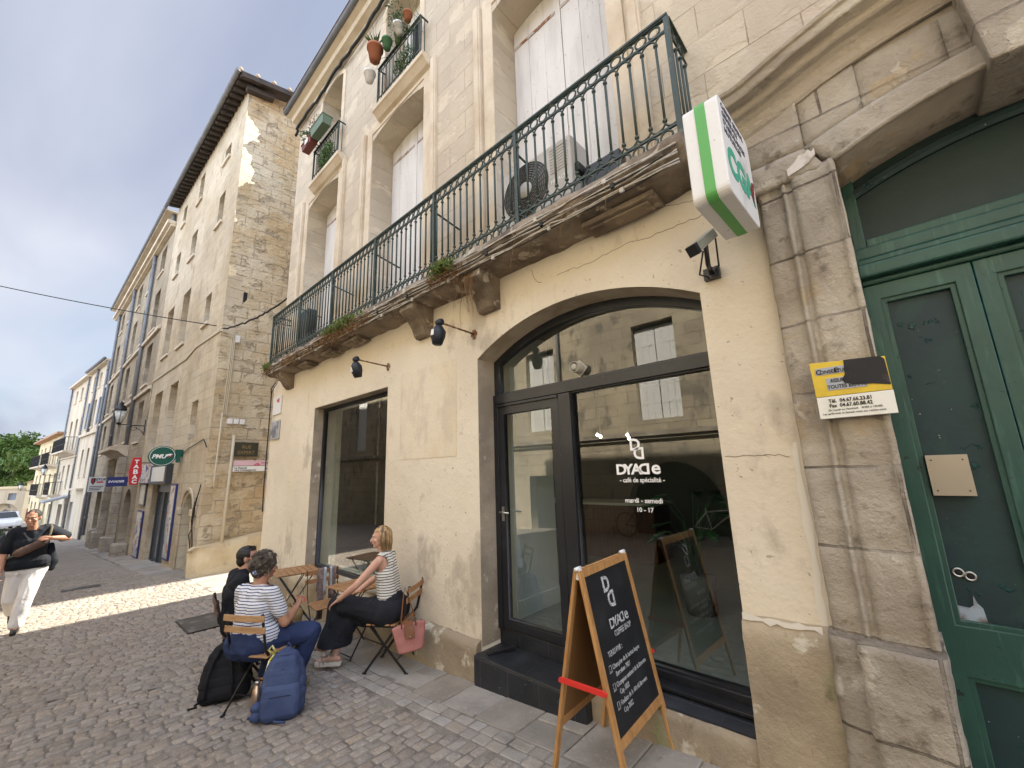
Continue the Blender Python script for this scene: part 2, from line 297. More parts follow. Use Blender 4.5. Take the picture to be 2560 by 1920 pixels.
greenpaint = mat('green_door_paint', (.018, .062, .05), .4, .45, layers=[(2.2, .45, .65, (.025, .085, .062), None, 6), (5, .55, .7, (.05, .13, .095), (5, 5, .5), 6), (20, .66, .70, (.012, .02, .022), None, 6, .9, -.001)], bump=[(16, .002, 5, (3, 3, .6))])
greendark = mat('dark_green_panel', (.014, .032, .036), .5, .35, layers=[(1.6, .45, .6, (.016, .042, .042), None, 6), (5, .55, .68, (.022, .06, .05), (1, 1, .5), 7, .8), (11, .64, .67, (.008, .05, .045), None, 8, 1, .003), (60, .74, .76, (.5, .5, .5), None, 2, .7)], bump=[(3, .002, 4), (22, .0015, 5)])
wood = mat('oiled_pine', (.46, .24, .085), .5, .35, layers=[(4, .42, .62, (.34, .165, .055), (9, 9, .8), 5), (16, .55, .7, (.52, .30, .12), (8, 8, .6), 4, .6)], bump=[(20, .0008, 3, (8, 8, .6))])
chairwood = mat('acacia_slats', (.36, .19, .085), .55, .3, layers=[(10, .42, .65, (.26, .13, .055), (1, 1, 6), 5), (30, .6, .7, (.44, .26, .13), None, 3, .7)], bump=[(40, .001, 3)])
blackframe = mat('black_steel', (.012, .012, .014), .38, .5)
white = mat('white_plastic', (.72, .72, .70), .5, .4)
grime = mat('grimy_white', (.66, .65, .63), .5, .35, layers=[(4, .62, .75, (.34, .30, .24), (1, 1, .4), 7, .8), (70, .68, .72, (.2, .19, .17), None, 2, .7)])
rust = mat('rusty_iron', (.16, .075, .035), .8, .2, layers=[(20, .45, .6, (.32, .26, .2), None, 5)])
cream = mat('cream_stone_far', (.52, .45, .34), .92, .1, layers=[(.35, .42, .6, (.42, .345, .24), None, 6), (1.6, .58, .64, (.36, .29, .20), (1, 1, .8), 7, .7, -.01), (.9, .55, .68, (.56, .48, .35), (3, 3, .25), 5, .7)], brick=(.55, .27, .008, .10, (.33, .265, .185), .008, .05), bump=[(4, .04, 6), (22, .012, 5)])
rubble = mat('rough_rubble_wall', (.56, .485, .36), .95, .1, plane='yz', layers=[(.7, .42, .6, (.46, .345, .20), None, 6), (2.4, .56, .62, (.37, .30, .205), (1, 1, 1.6), 8, .8, -.03), (1.1, .56, .68, (.60, .525, .38), None, 6)], brick=(.55, .30, .014, .08, (.35, .28, .19), .02, .10), bump=[(3.2, .09, 7, (1, .8, 1.8)), (14, .03, 6)])
greystone = mat('grey_stone_far', (.36, .305, .225), .94, .1, layers=[(.5, .42, .6, (.27, .225, .165), None, 6), (2.2, .58, .66, (.20, .17, .125), (1, 1, .6), 7, .7)], brick=(.6, .30, .012, .12, (.22, .18, .13), .012, .03), bump=[(6, .03, 6)])
palewall = mat('pale_far_plaster', (.55, .475, .36), .92, .1, layers=[(.5, .45, .62, (.47, .40, .30), (3, 3, .4), 6), (2.5, .6, .7, (.38, .31, .23), (2, 2, .4), 6, .6)], bump=[(7, .01, 5)])
yellowwall = mat('sunlit_yellow_plaster', (.66, .56, .37), .9, .1, layers=[(.6, .45, .62, (.55, .45, .28), None, 5)], bump=[(7, .01, 5)])
tile = mat('clay_roof_tiles', (.42, .25, .15), .9, .1, layers=[(3, .42, .6, (.30, .18, .115), None, 6), (9, .55, .68, (.48, .36, .24), None, 4)], bump=[(20, .01, 4)])
eavewood = mat('eave_boards', (.07, .06, .055), .8, .15, layers=[(4, .45, .65, (.045, .04, .038))])
blueshut = mat('grey_blue_shutters', (.20, .235, .28), .6, .3, layers=[(3, .45, .65, (.26, .29, .33), (4, 4, .5), 5)])
greyshut = mat('pale_grey_shutters', (.27, .28, .285), .65, .25, layers=[(3, .45, .65, (.34, .345, .345), (6, 6, .5), 5)])
# ---------------------------------------------------------------- ground
def ground():
    g = MB(); xs = [60, 20, 8, 4]+[3-i*.5 for i in range(60)]+[-30, -40, -50, -60, -80, -120, -200, -400]; ys = [-60, -20, -7, -5.6, -4, -2, 0, 2, 2.9, 6, 20, 120]
    vs = [(x, y, gz(x)-.02) for x in xs for y in ys]; n = len(ys)
    g.add(vs, [(i*n+j, i*n+j+1, (i+1)*n+j+1, (i+1)*n+j) for i in range(len(xs)-1) for j in range(n-1)])
    tag(g.build('ground', roadm), kind='structure')
ground()
def stone(g, tones, x0, x1, y0, y1, rng, h=.008, jit=.006, rnd=.02, z0=0, tv=.12):
    cx, cy = (x0+x1)/2, (y0+y1)/2; ax, ay = (x1-x0)/2, (y1-y0)/2; a = rnd; zb = gz(cx)+z0; dz = rng.uniform(-.003, .003); tx, ty = rng.gauss(0, .012), rng.gauss(0, .012)
    P8 = [(-ax+a, -ay), (ax-a, -ay), (ax, -ay+a), (ax, ay-a), (ax-a, ay), (-ax+a, ay), (-ax, ay-a), (-ax, -ay+a)]
    j = [(rng.uniform(-jit, jit), rng.uniform(-jit, jit)) for _ in P8]; vs = []
    sl = gz(cx+.05)-gz(cx-.05)
    for k, (ins, zz) in enumerate(((0, -.03), (.001, -.003), (.008, h*.7), (.028, h))):
        for (px, py), (jx, jy) in zip(P8, j):
            fx = max(0, 1-ins/ax); fy = max(0, 1-ins/ay); qx, qy = (px+jx)*fx, (py+jy)*fy
            vs.append((cx+qx, cy+qy, zb+sl*10*qx+zz+dz+tx*qx+ty*qy+(rng.uniform(-.002, .002) if k > 1 else 0)))
    fs = [(r*8+i, r*8+(i+1) % 8, r*8+8+(i+1) % 8, r*8+8+i) for r in range(3) for i in range(8)]+[tuple(24+i for i in range(8))]
    g.add(vs, fs); t = rng.uniform(1-tv*1.3, 1+tv); w_ = rng.gauss(0, .018)
    tones += [(t*(1+w_), t, t*(1-w_*1.3), 1)]*len(vs)
def tone_attr(o, tones):
    a = o.data.attributes.new('tone', 'FLOAT_COLOR', 'POINT'); a.data.foreach_set('color', [c for t in tones for c in t])
rng = random.Random(3)
g = MB(); g.smooth = True; tones = []
x = -1.2; SL = 2.42
while x > -17:
    wd = rng.uniform(.082, .104); y = SL-.21-rng.uniform(0, .08) if x > -9.6 else 2.3-rng.uniform(0, .1); lim = -.9 if x > -9 else -1.3
    while y > lim:
        ln = rng.uniform(.09, .15); o_ = .02*sin(y*1.3+x)+.012*sin(y*3.1+x*2)
        stone(g, tones, x-wd+.0035+o_, x-.0035+o_, y-ln+.004, y-.004, rng, rnd=rng.uniform(.004, .012), jit=.004, h=rng.uniform(.004, .009)); y -= ln
    x -= wd
o = g.build('road_setts', setts, recalc=False); tone_attr(o, tones); tag(o, kind='structure')
g = MB(); mb_x = [(-1.0-i*.5) for i in range(33)]
g.add([(x, y, gz(x)-.0015) for x in mb_x for y in (-.92 if x > -9 else -1.32, SL+.05)], [(2*i, 2*i+1, 2*i+3, 2*i+2) for i in range(len(mb_x)-1)])
tag(g.build('road_bed', mortar), kind='structure')
# pavement: flags against the wall, two rows of small squares outside them
g = MB(); tones = []; x = 1.2
while x > -9.7:
    wd = rng.choice((.32, .5, .62, .42))
    y1 = 2.9
    if rng.random() < .25: stone(g, tones, x-wd+.003, x-.003, SL+.003, 2.68, rng, h=.003, jit=.001, rnd=.006); stone(g, tones, x-wd+.003, x-.003, 2.683, y1+.1, rng, h=.003, jit=.001, rnd=.006)
    else: stone(g, tones, x-wd+.003, x-.003, SL+.003, y1+.1, rng, h=.003, jit=.001, rnd=.006)
    x -= wd
x = 1.2
while x > -9.7:
    wd = rng.uniform(.12, .2)
    stone(g, tones, x-wd+.003, x-.003, SL-.105, SL-.002, rng, h=.004, jit=.002, rnd=.01)
    stone(g, tones, x-wd+.03, x+.025, SL-.21, SL-.11, rng, h=.004, jit=.002, rnd=.01); x -= wd
o = g.build('pavement', flag, recalc=False); tone_attr(o, tones); tag(o, kind='structure')
g = MB(); g.add([(x, y, gz(x)-.008) for x in [1.3-i*.5 for i in range(22)] for y in (SL-.22, 3.05)], [(2*i, 2*i+1, 2*i+3, 2*i+2) for i in range(21)])
tag(g.build('pavement_bed', mortar), kind='structure')
# flags across the mouth of the side street and along the far corner building
g = MB(); tones = []
for i in range(7):
    for j in range(12):
        y0 = 2.15+j*.9+.15*(i % 2); x1 = -9.75-i*.42
        stone(g, tones, x1-.41, x1-.005, y0, y0+.89, rng, h=.003, jit=.002, rnd=.01, z0=.002)
for i in range(26):
    x1 = -12.7-i*.8; yw = 2.43+.04*(x1+12.5)
    stone(g, tones, x1-.79, x1-.005, yw-.62, yw+.1, rng, h=.012, jit=.002, rnd=.01, z0=.012)
o = g.build('side_pavement', flag, recalc=False); tone_attr(o, tones); tag(o, kind='structure')
# ---------------------------------------------------------------- cafe building
B = thing('cafe_building', (-5, 3, -.34), 'old cream stone building with a black framed arched shopfront below a long iron balcony', 'building')
XR = -.40; XL = -9.55
low = [(XL, -1.2), (XR, -1.2), (XR, 3.64), (XL, 3.64)]
shop = [(-3.15, -1.1)]+arch_pts(-3.15, -.84, 2.84, .31, 20)+[(-.84, .12), (-1.95, .12), (-1.95, -1.1)]
win = opening(-7.35, -4.95, .2, 2.83, 0)
slab('lower_wall', low, [shop, win], 2.9, 3.32, plaster, B)
slab('backing_wall', [(XL, -1.2), (XR, -1.2), (XR, 3.6), (XL, 3.6)], [[(-3.15, -1.1), (-3.15, 3.3), (-.84, 3.3), (-.84, -1.1)], opening(-7.35, -4.95, .2, 2.83, 0)], 3.325, 3.4, plaster, B)
# thin darker linings of the reveals
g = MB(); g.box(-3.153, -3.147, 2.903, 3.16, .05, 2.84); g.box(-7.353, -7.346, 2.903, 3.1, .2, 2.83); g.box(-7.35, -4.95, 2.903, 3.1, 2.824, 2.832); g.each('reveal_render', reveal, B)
g = MB(); g.smooth = False
ap = arch_pts(-3.15, -.84, 2.84, .31, 20)
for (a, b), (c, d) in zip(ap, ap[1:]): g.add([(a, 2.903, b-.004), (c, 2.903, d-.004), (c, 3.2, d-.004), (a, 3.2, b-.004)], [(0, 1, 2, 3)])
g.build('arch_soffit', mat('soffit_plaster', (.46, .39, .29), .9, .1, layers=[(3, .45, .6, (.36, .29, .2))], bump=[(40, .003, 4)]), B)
# plinths
def rough_prism(name, x0, x1, ztop0, ztop1, y0, y1, m, cell=.05, amp=.012):
    g = MB(); g.smooth = True; nx = max(2, int((x1-x0)/cell)); vs = []; nz_ = 12
    for i in range(nx+1):
        x = x0+(x1-x0)*i/nx; zt = ztop0+(ztop1-ztop0)*i/nx+.012*noise.noise((x*5, 0, 0)); zb = gz(x)-.1
        for j in range(nz_+1):
            z = zb+(zt-zb)*j/nz_; nn = noise.noise((x*4, z*4, 1))*amp+noise.noise((x*17, z*17, 2))*amp*.5
            vs.append((x, y0-nn-(.012 if j < nz_ else 0), z))
        vs.append((x, y0+.03, zt+.018)); vs.append((x, y1, zt+.03))
    n = nz_+3; g.add(vs, [(i*n+j, i*n+j+1, (i+1)*n+j+1, (i+1)*n+j) for i in range(nx) for j in range(n-1)])
    g.add([vs[k] for k in range(n)]+[(x0, y1, gz(x0)-.1)], [tuple(range(n+1))]); g.add([vs[nx*n+k] for k in range(n)]+[(x1, y1, gz(x1)-.1)], [tuple(range(n+1))])
    return g.build(name, m, B)
rough_prism('plinth', -9.58, -3.155, .02, .08, 2.845, 2.91, plinthm)
rough_prism('plinth', -.838, XR-.01, .75, .77, 2.85, 2.91, plinthm)
rough_prism('plinth', -1.99, -.842, .085, .105, 2.87, 3.3, plinthm)
# moulded plinth cap highlight strip and old patched render
g = MB(); g.box(-4.62, -3.5, 2.8955, 2.899, 1.83, 2.93); g.build('painted_over_panel', mat('patched_plaster', (.69, .61, .47), .9, .15, layers=[(2.6, .46, .60, (.56, .49, .385), (1.5, 1, .7), 5, .8), (1.2, .5, .7, (.66, .55, .38), None, 4)], bump=[(1.6, .03, 5), (45, .0025, 4), (160, .0012, 3)]), B)
# step
g = MB(); g.box(-3.147, -1.94, 2.79, 3.17, -.6, .022); g.build('step', blacktile, B, bevel=.012)
g = MB(); g.box(-3.147, -1.94, 3.145, 3.3, .022, .152); g.build('threshold_riser', blacktile, B, bevel=.004)
g = MB(); g.prism([(0, 2.893, .125), (0, 3.3, .16), (0, 3.3, .11), (0, 2.893, .10)], (-1.97, 0, 0), (-.842, 0, 0)); g.build('sill', sillmat, B)
# shopfront
fr = MB(); Y0, Y1 = 3.15, 3.22
outer = [(-3.147, .152)]+arch_pts(-3.147, -.843, 2.84, .305, 20)+[(-.843, .152)]
def glz(x0, x1, z0, z1): return [(x0, z0), (x0, z1), (x1, z1), (x1, z0)]
archhole = [(-3.075, 2.475)]+arch_pts(-3.075, -.9, 2.80, .265, 20)+[(-.9, 2.475)]
slab('shopfront_frame', outer, [archhole, glz(-3.09, -2.29, .165, 2.345), glz(-2.145, -.9, .235, 2.35)], Y0, Y1, blackmetal, B, bevel=.003)
g = MB(); g.box(-3.147, -.843, 3.12, 3.15, 2.36, 2.46); g.box(-2.285, -2.15, 3.125, 3.15, .155, 2.355); g.box(-3.147, -3.085, 3.12, 3.15, .155, 2.355); g.box(-3.085, -2.285, 3.11, 3.15, 2.325, 2.352); g.box(-2.145, -.843, 3.12, 3.15, .152, .225); g.each('frame_moulding', blackmetal, B, bevel=.003)
g = MB(); g.box(-2.145, -.843, 3.02, 3.12, .15, .172); g.build('frame_drip', blackmetal, B, bevel=.003)
dr = slab('door', glz(-3.085, -2.295, .17, 2.34), [glz(-3.01, -2.375, .255, 2.245)], 3.135, 3.185, blackmetal, B, bevel=.004)
g = MB(); g.box(-3.0, -2.385, 3.128, 3.136, .18, .24); g.build('kick_rail', blackmetal, dr, bevel=.002)
hw = mat('brushed_handle', (.55, .55, .53), .3, .5, metal=1)
g = MB(); g.tube([(-3.045, 3.13, 1.245), (-3.045, 3.075, 1.25), (-2.92, 3.075, 1.245)], .0095, 8); g.box(-3.062, -3.03, 3.125, 3.135, 1.16, 1.3); g.build('handle', hw, dr)
def pane(x0, x1, z0, z1, y, m, par, name='glass_pane'):
    g = MB(); g.add([(x0, y, z0), (x1, y, z0), (x1, y, z1), (x0, y, z1)], [(0, 1, 2, 3)]); return g.build(name, m, par)
pane(-3.01, -2.375, .255, 2.245, 3.165, glassdark, dr); pane(-2.145, -.9, .235, 2.35, 3.19, glassdark, B)
g = MB(); g.add([(a, 3.19, b) for a, b in archhole], [tuple(range(len(archhole)))]); g.build('glass_pane', glassdark, B)
# left shop window
slab('window_frame', glz(-7.345, -4.952, .205, 2.825), [glz(-7.30, -4.99, .255, 2.78)], 3.06, 3.12, blackmetal, B, bevel=.003)
pane(-7.30, -4.99, .255, 2.78, 3.09, glassdark, B)
g = MB(); g.box(-7.35, -4.95, 2.88, 3.06, .175, .204); g.build('window_sill', plinthm, B, bevel=.006)
# vinyl lettering on the glass
wv = mat('white_vinyl', (.85, .85, .84), .5, .3)
YT = 3.184; XV = (1, 0, 0); ZV = (0, 0, 1)
def dyade(loc, s, right, upv, m, parent, off=.02, ext=.0008):
    r = Vector(right).normalized(); p = Vector(loc)
    text('D', s, p, r, upv, m, parent, off=off*s, ext=ext, sx=1.15); text('Y', s, p+r*s*.66, r, upv, m, parent, off=off*s, ext=ext, sx=1.1)
    text('A', s, p+r*s*1.22, r, upv, m, parent, off=off*s, ext=ext, sx=1.15); text('D', s, p+r*s*2.62, r, upv, m, parent, off=off*s, ext=ext, mirror=True, sx=1.15)
    text('e', s*1.24, p+r*s*2.70, r, upv, m, parent, off=off*s, ext=ext, sx=1.12)
def emblem(loc, s, right, upv, m, parent, tall=1.0, off=.028, ext=.0008):
    r = Vector(right).normalized(); u = Vector(upv).normalized(); p = Vector(loc)
    text('D', s, p+u*s*.56*tall, r, u, m, parent, off=off*s, ext=ext, name='emblem'); text('D', s, p+r*s*.98, r, u, m, parent, off=off*s, ext=ext, mirror=True, name='emblem')
dyade((-1.765, YT, 1.60), .115, XV, ZV, wv, B, off=.03)
emblem((-1.625, YT, 1.72), .13, XV, ZV, wv, B)
text('- café de spécialité -', .053, (-1.545, YT, 1.535), XV, ZV, wv, B, align='CENTER', off=.0005, sx=.9)
text('mardi - samedi', .053, (-1.545, YT, 1.375), XV, ZV, wv, B, align='CENTER', off=.0006); text('10 - 17', .05, (-1.54, YT, 1.305), XV, ZV, wv, B, align='CENTER', off=.0006)
# ---- upper wall
up_out = [(XL, 3.64), (4.2, 3.64), (4.2, 14.2), (-5.2, 14.2), (XL, 14.2)]
WIN1 = [(-2.88, -1.37, 7.36), (-5.86, -4.33, 7.36), (-8.62, -7.16, 7.40)]
WIN2 = [(-8.2, -7.2, 10.0), (-5.5, -4.45, 10.0), (-2.6, -1.6, 10.0)]
holes = [opening(a, b, 3.9, s, .12, 10) for a, b, s in WIN1]+[opening(a, b, 7.75, s-.12, .14, 10) for a, b, s in WIN2]
slab('upper_wall', [(XL, 3.645), (4.2, 3.645), (4.2, 10.35), (XL, 10.35)], holes, 3.0, 3.5, ashlar, B)
g = MB(); g.box(XL+.003, 4.2, 3.505, 3.8, 3.3, 10.3); g.box(XL, XL+.3, 3.33, 14, -1.2, 3.63); g.box(XL, XL+.3, 3.81, 14, 3.64, 10.3); g.box(-10.05, -9.3, 6.5, 13.9, -1.2, 11.5); g.each('inner_wall_and_sun_block', plaster, B)  # last box: unseen rear wing, added to narrow the sun strip on the street
g = MB()
for a, b, s in WIN1:                     # shallow raised surrounds
    for x0, x1 in ((a-.165, a), (b, b+.165)): g.box(x0, x1, 2.985, 3.003, 3.85, s+.30)
    g.box(a-.165, b+.165, 2.9855, 3.003, s+.13, s+.30)
    for x0, x1 in ((a-.32, a-.20), (b+.20, b+.32)): g.box(x0, x1, 2.955, 3.003, 3.85, s+.26); g.box(x0+.02, x1-.02, 2.94, 2.956, 3.85, s+.26)
for a, b, s in WIN2:
    for x0, x1 in ((a-.12, a), (b, b+.12)): g.box(x0, x1, 2.975, 3.003, 7.75, s-.12)
    p0 = arch_pts(a-.12, b+.12, s-.12, .27, 10); p1 = arch_pts(a, b, s-.12, .14, 10)
    for i in range(10): g.prism([(p0[i][0], 0, p0[i][1]), (p0[i+1][0], 0, p0[i+1][1]), (p1[i+1][0], 0, p1[i+1][1]), (p1[i][0], 0, p1[i][1])], (0, 2.9755, 0), (0, 3.003, 0))
g.each('window_surround', moulding, B, bevel=.004)
def shutters(a, b, z0, s, y, m, boards=5, ajar=0):
    for side in (0, 1):
        x0, x1 = (a, (a+b)/2) if side == 0 else ((a+b)/2, b); g = MB(); n = 3; ws = (x1-x0-.008)/n
        for i in range(n): g.box(x0+.004+i*ws+.0015, x0+.004+(i+1)*ws-.0015, y+(.002*(i % 2)), y+.03, z0, s+.1)
        if ajar and side == 0:
            for k, v in enumerate(g.v): dx_ = v.x-x0; g.v[k] = Vector((x0+dx_*cos(ajar), v.y+dx_*sin(ajar), v.z))
        sh = g.build('shutter', m, B, bevel=.002)
        h = MB()
        for zz in (z0+.35, s-.28): h.box(x0+.005, x0+(x1-x0)*.9, y-.008, y-.001, zz, zz+.045)
        if side == 0 and not ajar: h.tube([(x0-.03, y-.02, s-.3), (x0-.03, y-.02, s-.2)], .018, 6)
        if not ajar: h.each('strap_hinge', shutter_iron, sh)
shutter_iron = mat('painted_strap', (.40, .36, .33), .7, .3, layers=[(12, .5, .6, (.22, .10, .045), None, 4)])
shutters(-2.88, -1.37, 3.9, 7.36, 3.4, shutter); shutters(-5.86, -4.33, 3.9, 7.36, 3.4, shutter)
shutters(-8.62, -7.16, 3.9, 7.40, 3.4, shutter, ajar=.0)
g = MB()
for a, b, s in WIN2[:2]:
    x0 = (a+b)/2
    g.box(a+.0, a+.07, 3.38, 3.42, 7.76, s); g.box(b-.07, b, 3.38, 3.42, 7.76, s); g.box(a, b, 3.38, 3.44, s-.25, s+.05); g.box(a+.09, a+.14, 3.39, 3.47, 7.76, s-.25)
g.each('window_casement', white, B, bevel=.003)
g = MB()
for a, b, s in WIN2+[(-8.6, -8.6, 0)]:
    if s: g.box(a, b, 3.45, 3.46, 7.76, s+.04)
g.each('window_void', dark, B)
# cables along the cornice, gutter, roof
g = MB()
g.prism([(0, 3.002, 10.10), (0, 2.95, 10.10), (0, 2.93, 10.2), (0, 2.82, 10.23), (0, 2.79, 10.31), (0, 2.70, 10.34), (0, 2.68, 10.4), (0, 3.002, 10.4)], (XL-.1, 0, 0), (4.2, 0, 0))
g.build('cornice', moulding, B)
g = MB(); g.tube([(XL-.12, 2.66, 10.40), (4.2, 2.66, 10.40)], .06, 12); g.build('gutter', zinc, B)
g = MB(); g.add([(XL-.15, 2.6, 10.47), (4.2, 2.6, 10.47), (4.2, 8, 11.9), (XL-.15, 8, 11.9)], [(0, 1, 2, 3)]); g.add([(XL-.15, 2.6, 10.40), (4.2, 2.6, 10.40), (4.2, 8, 11.83), (XL-.15, 8, 11.83)], [(0, 1, 2, 3)]); g.build('roof', tile, B)
# ---- balcony slab
def lump(v, a=.02, f=6): return Vector(v)+Vector((0, noise.noise(Vector(v)*f)*a, noise.noise(Vector(v)*f+Vector((9, 3, 1)))*a))
g = MB(); g.smooth = True; prof = [(3.02, 3.86), (2.56, 3.86), (2.545, 3.80), (2.555, 3.76), (2.585, 3.73), (2.60, 3.69), (2.66, 3.66), (2.78, 3.65), (2.9, 3.635), (3.02, 3.60)]
nx = 170; xs = [-9.1+(8.38)*i/nx for i in range(nx+1)]; n = len(prof); vs = [lump((x, y, z), .03 if 0 < j < n-1 else 0, 5) for x in xs for j, (y, z) in enumerate(prof)]
g.add(vs, [(i*n+j, i*n+j+1, (i+1)*n+j+1, (i+1)*n+j) for i in range(nx) for j in range(n-1)]+[tuple(range(n)), tuple(nx*n+j for j in range(n))]); g.build('balcony_slab', slabstone, B)
def corbel(x0, x1, dep=.30, hgt=.36):
    g = MB(); pr = [(2.905, 3.66), (2.905-dep, 3.66), (2.905-dep-.01, 3.60), (2.905-dep+.03, 3.57), (2.905-dep*.62, 3.50), (2.905-dep*.42, 3.42), (2.905-dep*.30, 3.66-hgt+.03), (2.905-dep*.2, 3.66-hgt), (2.905, 3.66-hgt)]
    g.prism([(0, a, b) for a, b in pr], (x0, 0, 0), (x1, 0, 0)); c = g.build('corbel', slabstone, B, bevel=.008)
    g = MB()
    for xx in (x0+.02, x1-.05): g.tube([(xx+.015, a-.004, b) for a, b in pr[2:8]], .009, 5)
    g.build('corbel_roll', slabstone, c)
corbel(-3.05, -2.78); corbel(-4.22, -3.93); corbel(-8.7, -8.42, .26, .30)
g = MB()
for x0, x1 in ((-1.62, -1.0), (-5.95, -5.45), (-6.7, -6.3), (-7.75, -7.3)):
    g.box(x0, x1, 2.68, 2.9, 3.60, 3.645); g.box(x0+.06, x1-.06, 2.72, 2.86, 3.58, 3.602)
g.each('soffit_panel', slabstone, B, bevel=.008)
# ---- balcony railing (iron)
RL = B
yR, zT, zB = 2.62, 4.92, 3.88; x0r, x1r = -9.0, -.74; pitch_ = .1067; nb = int((x1r-x0r)/pitch_)
g = MB(); g.box(x0r-.015, x1r+.015, yR-.022, yR+.022, zT-.018, zT); g.box(x0r, x1r, yR-.014, yR+.014, zT-.03, zT-.018); g.box(x1r-.02, x1r+.02, yR+.022, 3.0, zT-.018, zT); g.box(x0r-.02, x0r+.02, yR+.022, 3.0, zT-.018, zT); g.build('handrail', iron, B)
g = MB()
for z in (zT-.13, zB+.11, zB): g.bar((x0r, yR, z), (x1r, yR, z), .016, .018); g.bar((x1r, yR, z), (x1r, 3.0, z), .012, .014); g.bar((x0r, yR, z), (x0r, 3.0, z), .012, .014)
g.build('rail_bars', iron, B)
g = MB(); posts = [x0r, x0r+1.42, x0r+2.75, x0r+4.1, x0r+5.45, x0r+6.75, x1r]
for i in range(nb):
    xc = x0r+(i+.5)*pitch_
    g.ring((xc, yR, zT-.08), .043, .0085, (0, 1, 0), 18, 5); g.ring((xc, yR, zB+.055), .043, .0085, (0, 1, 0), 18, 5)
    xa = xc+pitch_/2                                     # arches between balusters
    g.tube([(xc+pitch_/2-pitch_/2*cos(a), yR, zT-.19+.052*sin(a)) for a in [pi*k/8 for k in range(9)]], .0080, 5)
    g.tube([(xc+pitch_/2-pitch_/2*cos(a), yR, zB+.175-.052*sin(a)) for a in [pi*k/8 for k in range(9)]], .0080, 5)
for k in range(3):
    for zz in (zT-.08, zB+.055): g.ring((x1r, yR+.09+k*.1, zz), .042, .0065, (1, 0, 0), 16, 5); g.ring((x0r, yR+.09+k*.1, zz), .042, .0065, (1, 0, 0), 12, 4)
g.build('ring_band', iron, B)
g = MB(); g.tube([(0, 0, 0), (0, 0, zT-zB-.365)], .0105, 6)
for zz in (.01, zT-zB-.375): g.lathe((0, 0, zz), [(.010, -.014), (.018, -.006), (.018, .006), (.010, .014)], 8)
b0 = None
for i in range(nb):
    x = x0r+(i+.5)*pitch_
    if b0 is None: b0 = g.build('baluster', iron); q = b0
    else: q = b0.copy(); C.objects.link(q)
    q.location = (x, yR, zB+.175); adopt(q, B)
for k in range(4):
    q = b0.copy(); C.objects.link(q); q.location = (x1r, yR+.045+k*.09, zB+.175); adopt(q, B)
for k in range(3):
    q = b0.copy(); C.objects.link(q); q.location = (x0r, yR+.09+k*.1, zB+.175); adopt(q, B)
for x in posts:
    g = MB(); g.box(x-.018, x+.018, yR-.018, yR+.018, zB-.04, zT-.02)
    if x not in (x0r, x1r): g.bar((x, yR, zT-.25), (x+.02, 2.99, zT-.33), .016)
    g.build('rail_post', iron, B)
# balconettes of the second floor
for n_, (x0, x1) in enumerate(((-8.18, -7.0), (-5.5, -4.26))):
    g = MB(); z0, z1, y = 7.76, 8.5, 2.87
    for z in (z0+.02, z0+.12, z1-.1): g.bar((x0, y, z), (x1, y, z), .012)
    g.box(x0-.01, x1+.01, y-.02, y+.02, z1-.012, z1)
    for x in (x0, x1): g.box(x-.012, x+.012, y-.012, y+.012, z0, z1); g.bar((x, y, z1-.01), (x, 3.0, z1-.01), .02); g.bar((x, y, z0+.03), (x, 3.0, z0+.03), .012); g.bar((x, y+.07, z0), (x, y+.07, z1), .01)
    k = 12
    for i in range(k):
        xx = x0+(i+.5)*(x1-x0)/k; g.tube([(xx, y, z0+.12), (xx, y, z1-.1)], .0065, 5); g.ring((xx, y, z0+.07), .04, .005, (0, 1, 0), 10, 4); g.ring((xx, y, z1-.055), .04, .005, (0, 1, 0), 10, 4)
    g.build('window_railing', iron, B)
    g = MB(); g.prism([(0, 3.003, 7.55), (0, 2.93, 7.58), (0, 2.86, 7.65), (0, 2.83, 7.67), (0, 2.83, 7.74), (0, 3.4, 7.76), (0, 3.4, 7.6)], (x0-.1, 0, 0), (x1+.1, 0, 0)); g.build('window_ledge', moulding, B)
# ---------------------------------------------------------------- cafe interior
wallin = mat('interior_wall', (.09, .10, .09), .8); whitein = mat('interior_white', (.72, .73, .72), .7); floorin = mat('polished_concrete', (.20, .215, .19), .3, .5, layers=[(1.5, .4, .65, (.14, .155, .14), None, 6)])
g = MB(); g.box(-9.2, -.45, 3.41, 8.4, .09, .15); g.build('interior_floor', floorin, B)
g = MB(); g.box(-9.2, -.45, 8.3, 8.4, .15, 3.4); g.box(-9.2, -9.1, 3.41, 8.3, .15, 3.4); g.box(-.55, -.45, 3.41, 8.3, .15, 3.4); g.build('interior_wall', wallin, B)
g = MB(); g.box(-9.2, -.45, 3.41, 8.3, 3.3, 3.4); g.build('interior_ceiling', mat('interior_ceiling', (.14, .14, .13), .8), B)
g = MB(); g.box(-3.42, -3.16, 3.405, 4.15, .15, 3.3); g.box(-3.44, -3.14, 3.405, 4.17, .15, .32); g.build('interior_partition', whitein, B, bevel=.004)
g = MB(); g.box(-7.30, -6.2, 4.3, 4.36, .15, 3.3); g.build('interior_screen', mat('pale_green_screen', (.33, .40, .38), .6), B)
bar = thing('bar_counter', (-4.6, 6.8, .15), 'wooden café bar counter seen through the glass door', 'counter')
g = MB(); g.box(-6.4, -3.0, 6.5, 7.1, .15, 1.02); g.build('counter_front', mat('dark_red_wood', (.10, .035, .018), .5, .35, layers=[(6, .4, .6, (.05, .02, .012), (6, 6, .5), 4)]), bar)
g = MB(); g.box(-6.45, -2.95, 6.42, 7.15, 1.02, 1.06); g.build('counter_top', mat('pale_counter_top', (.5, .5, .47), .3, .5), bar, bevel=.005)
cm = thing('coffee_machine', (-5.2, 6.8, 1.06), 'black and steel coffee machine standing on the bar counter', 'coffee machine')
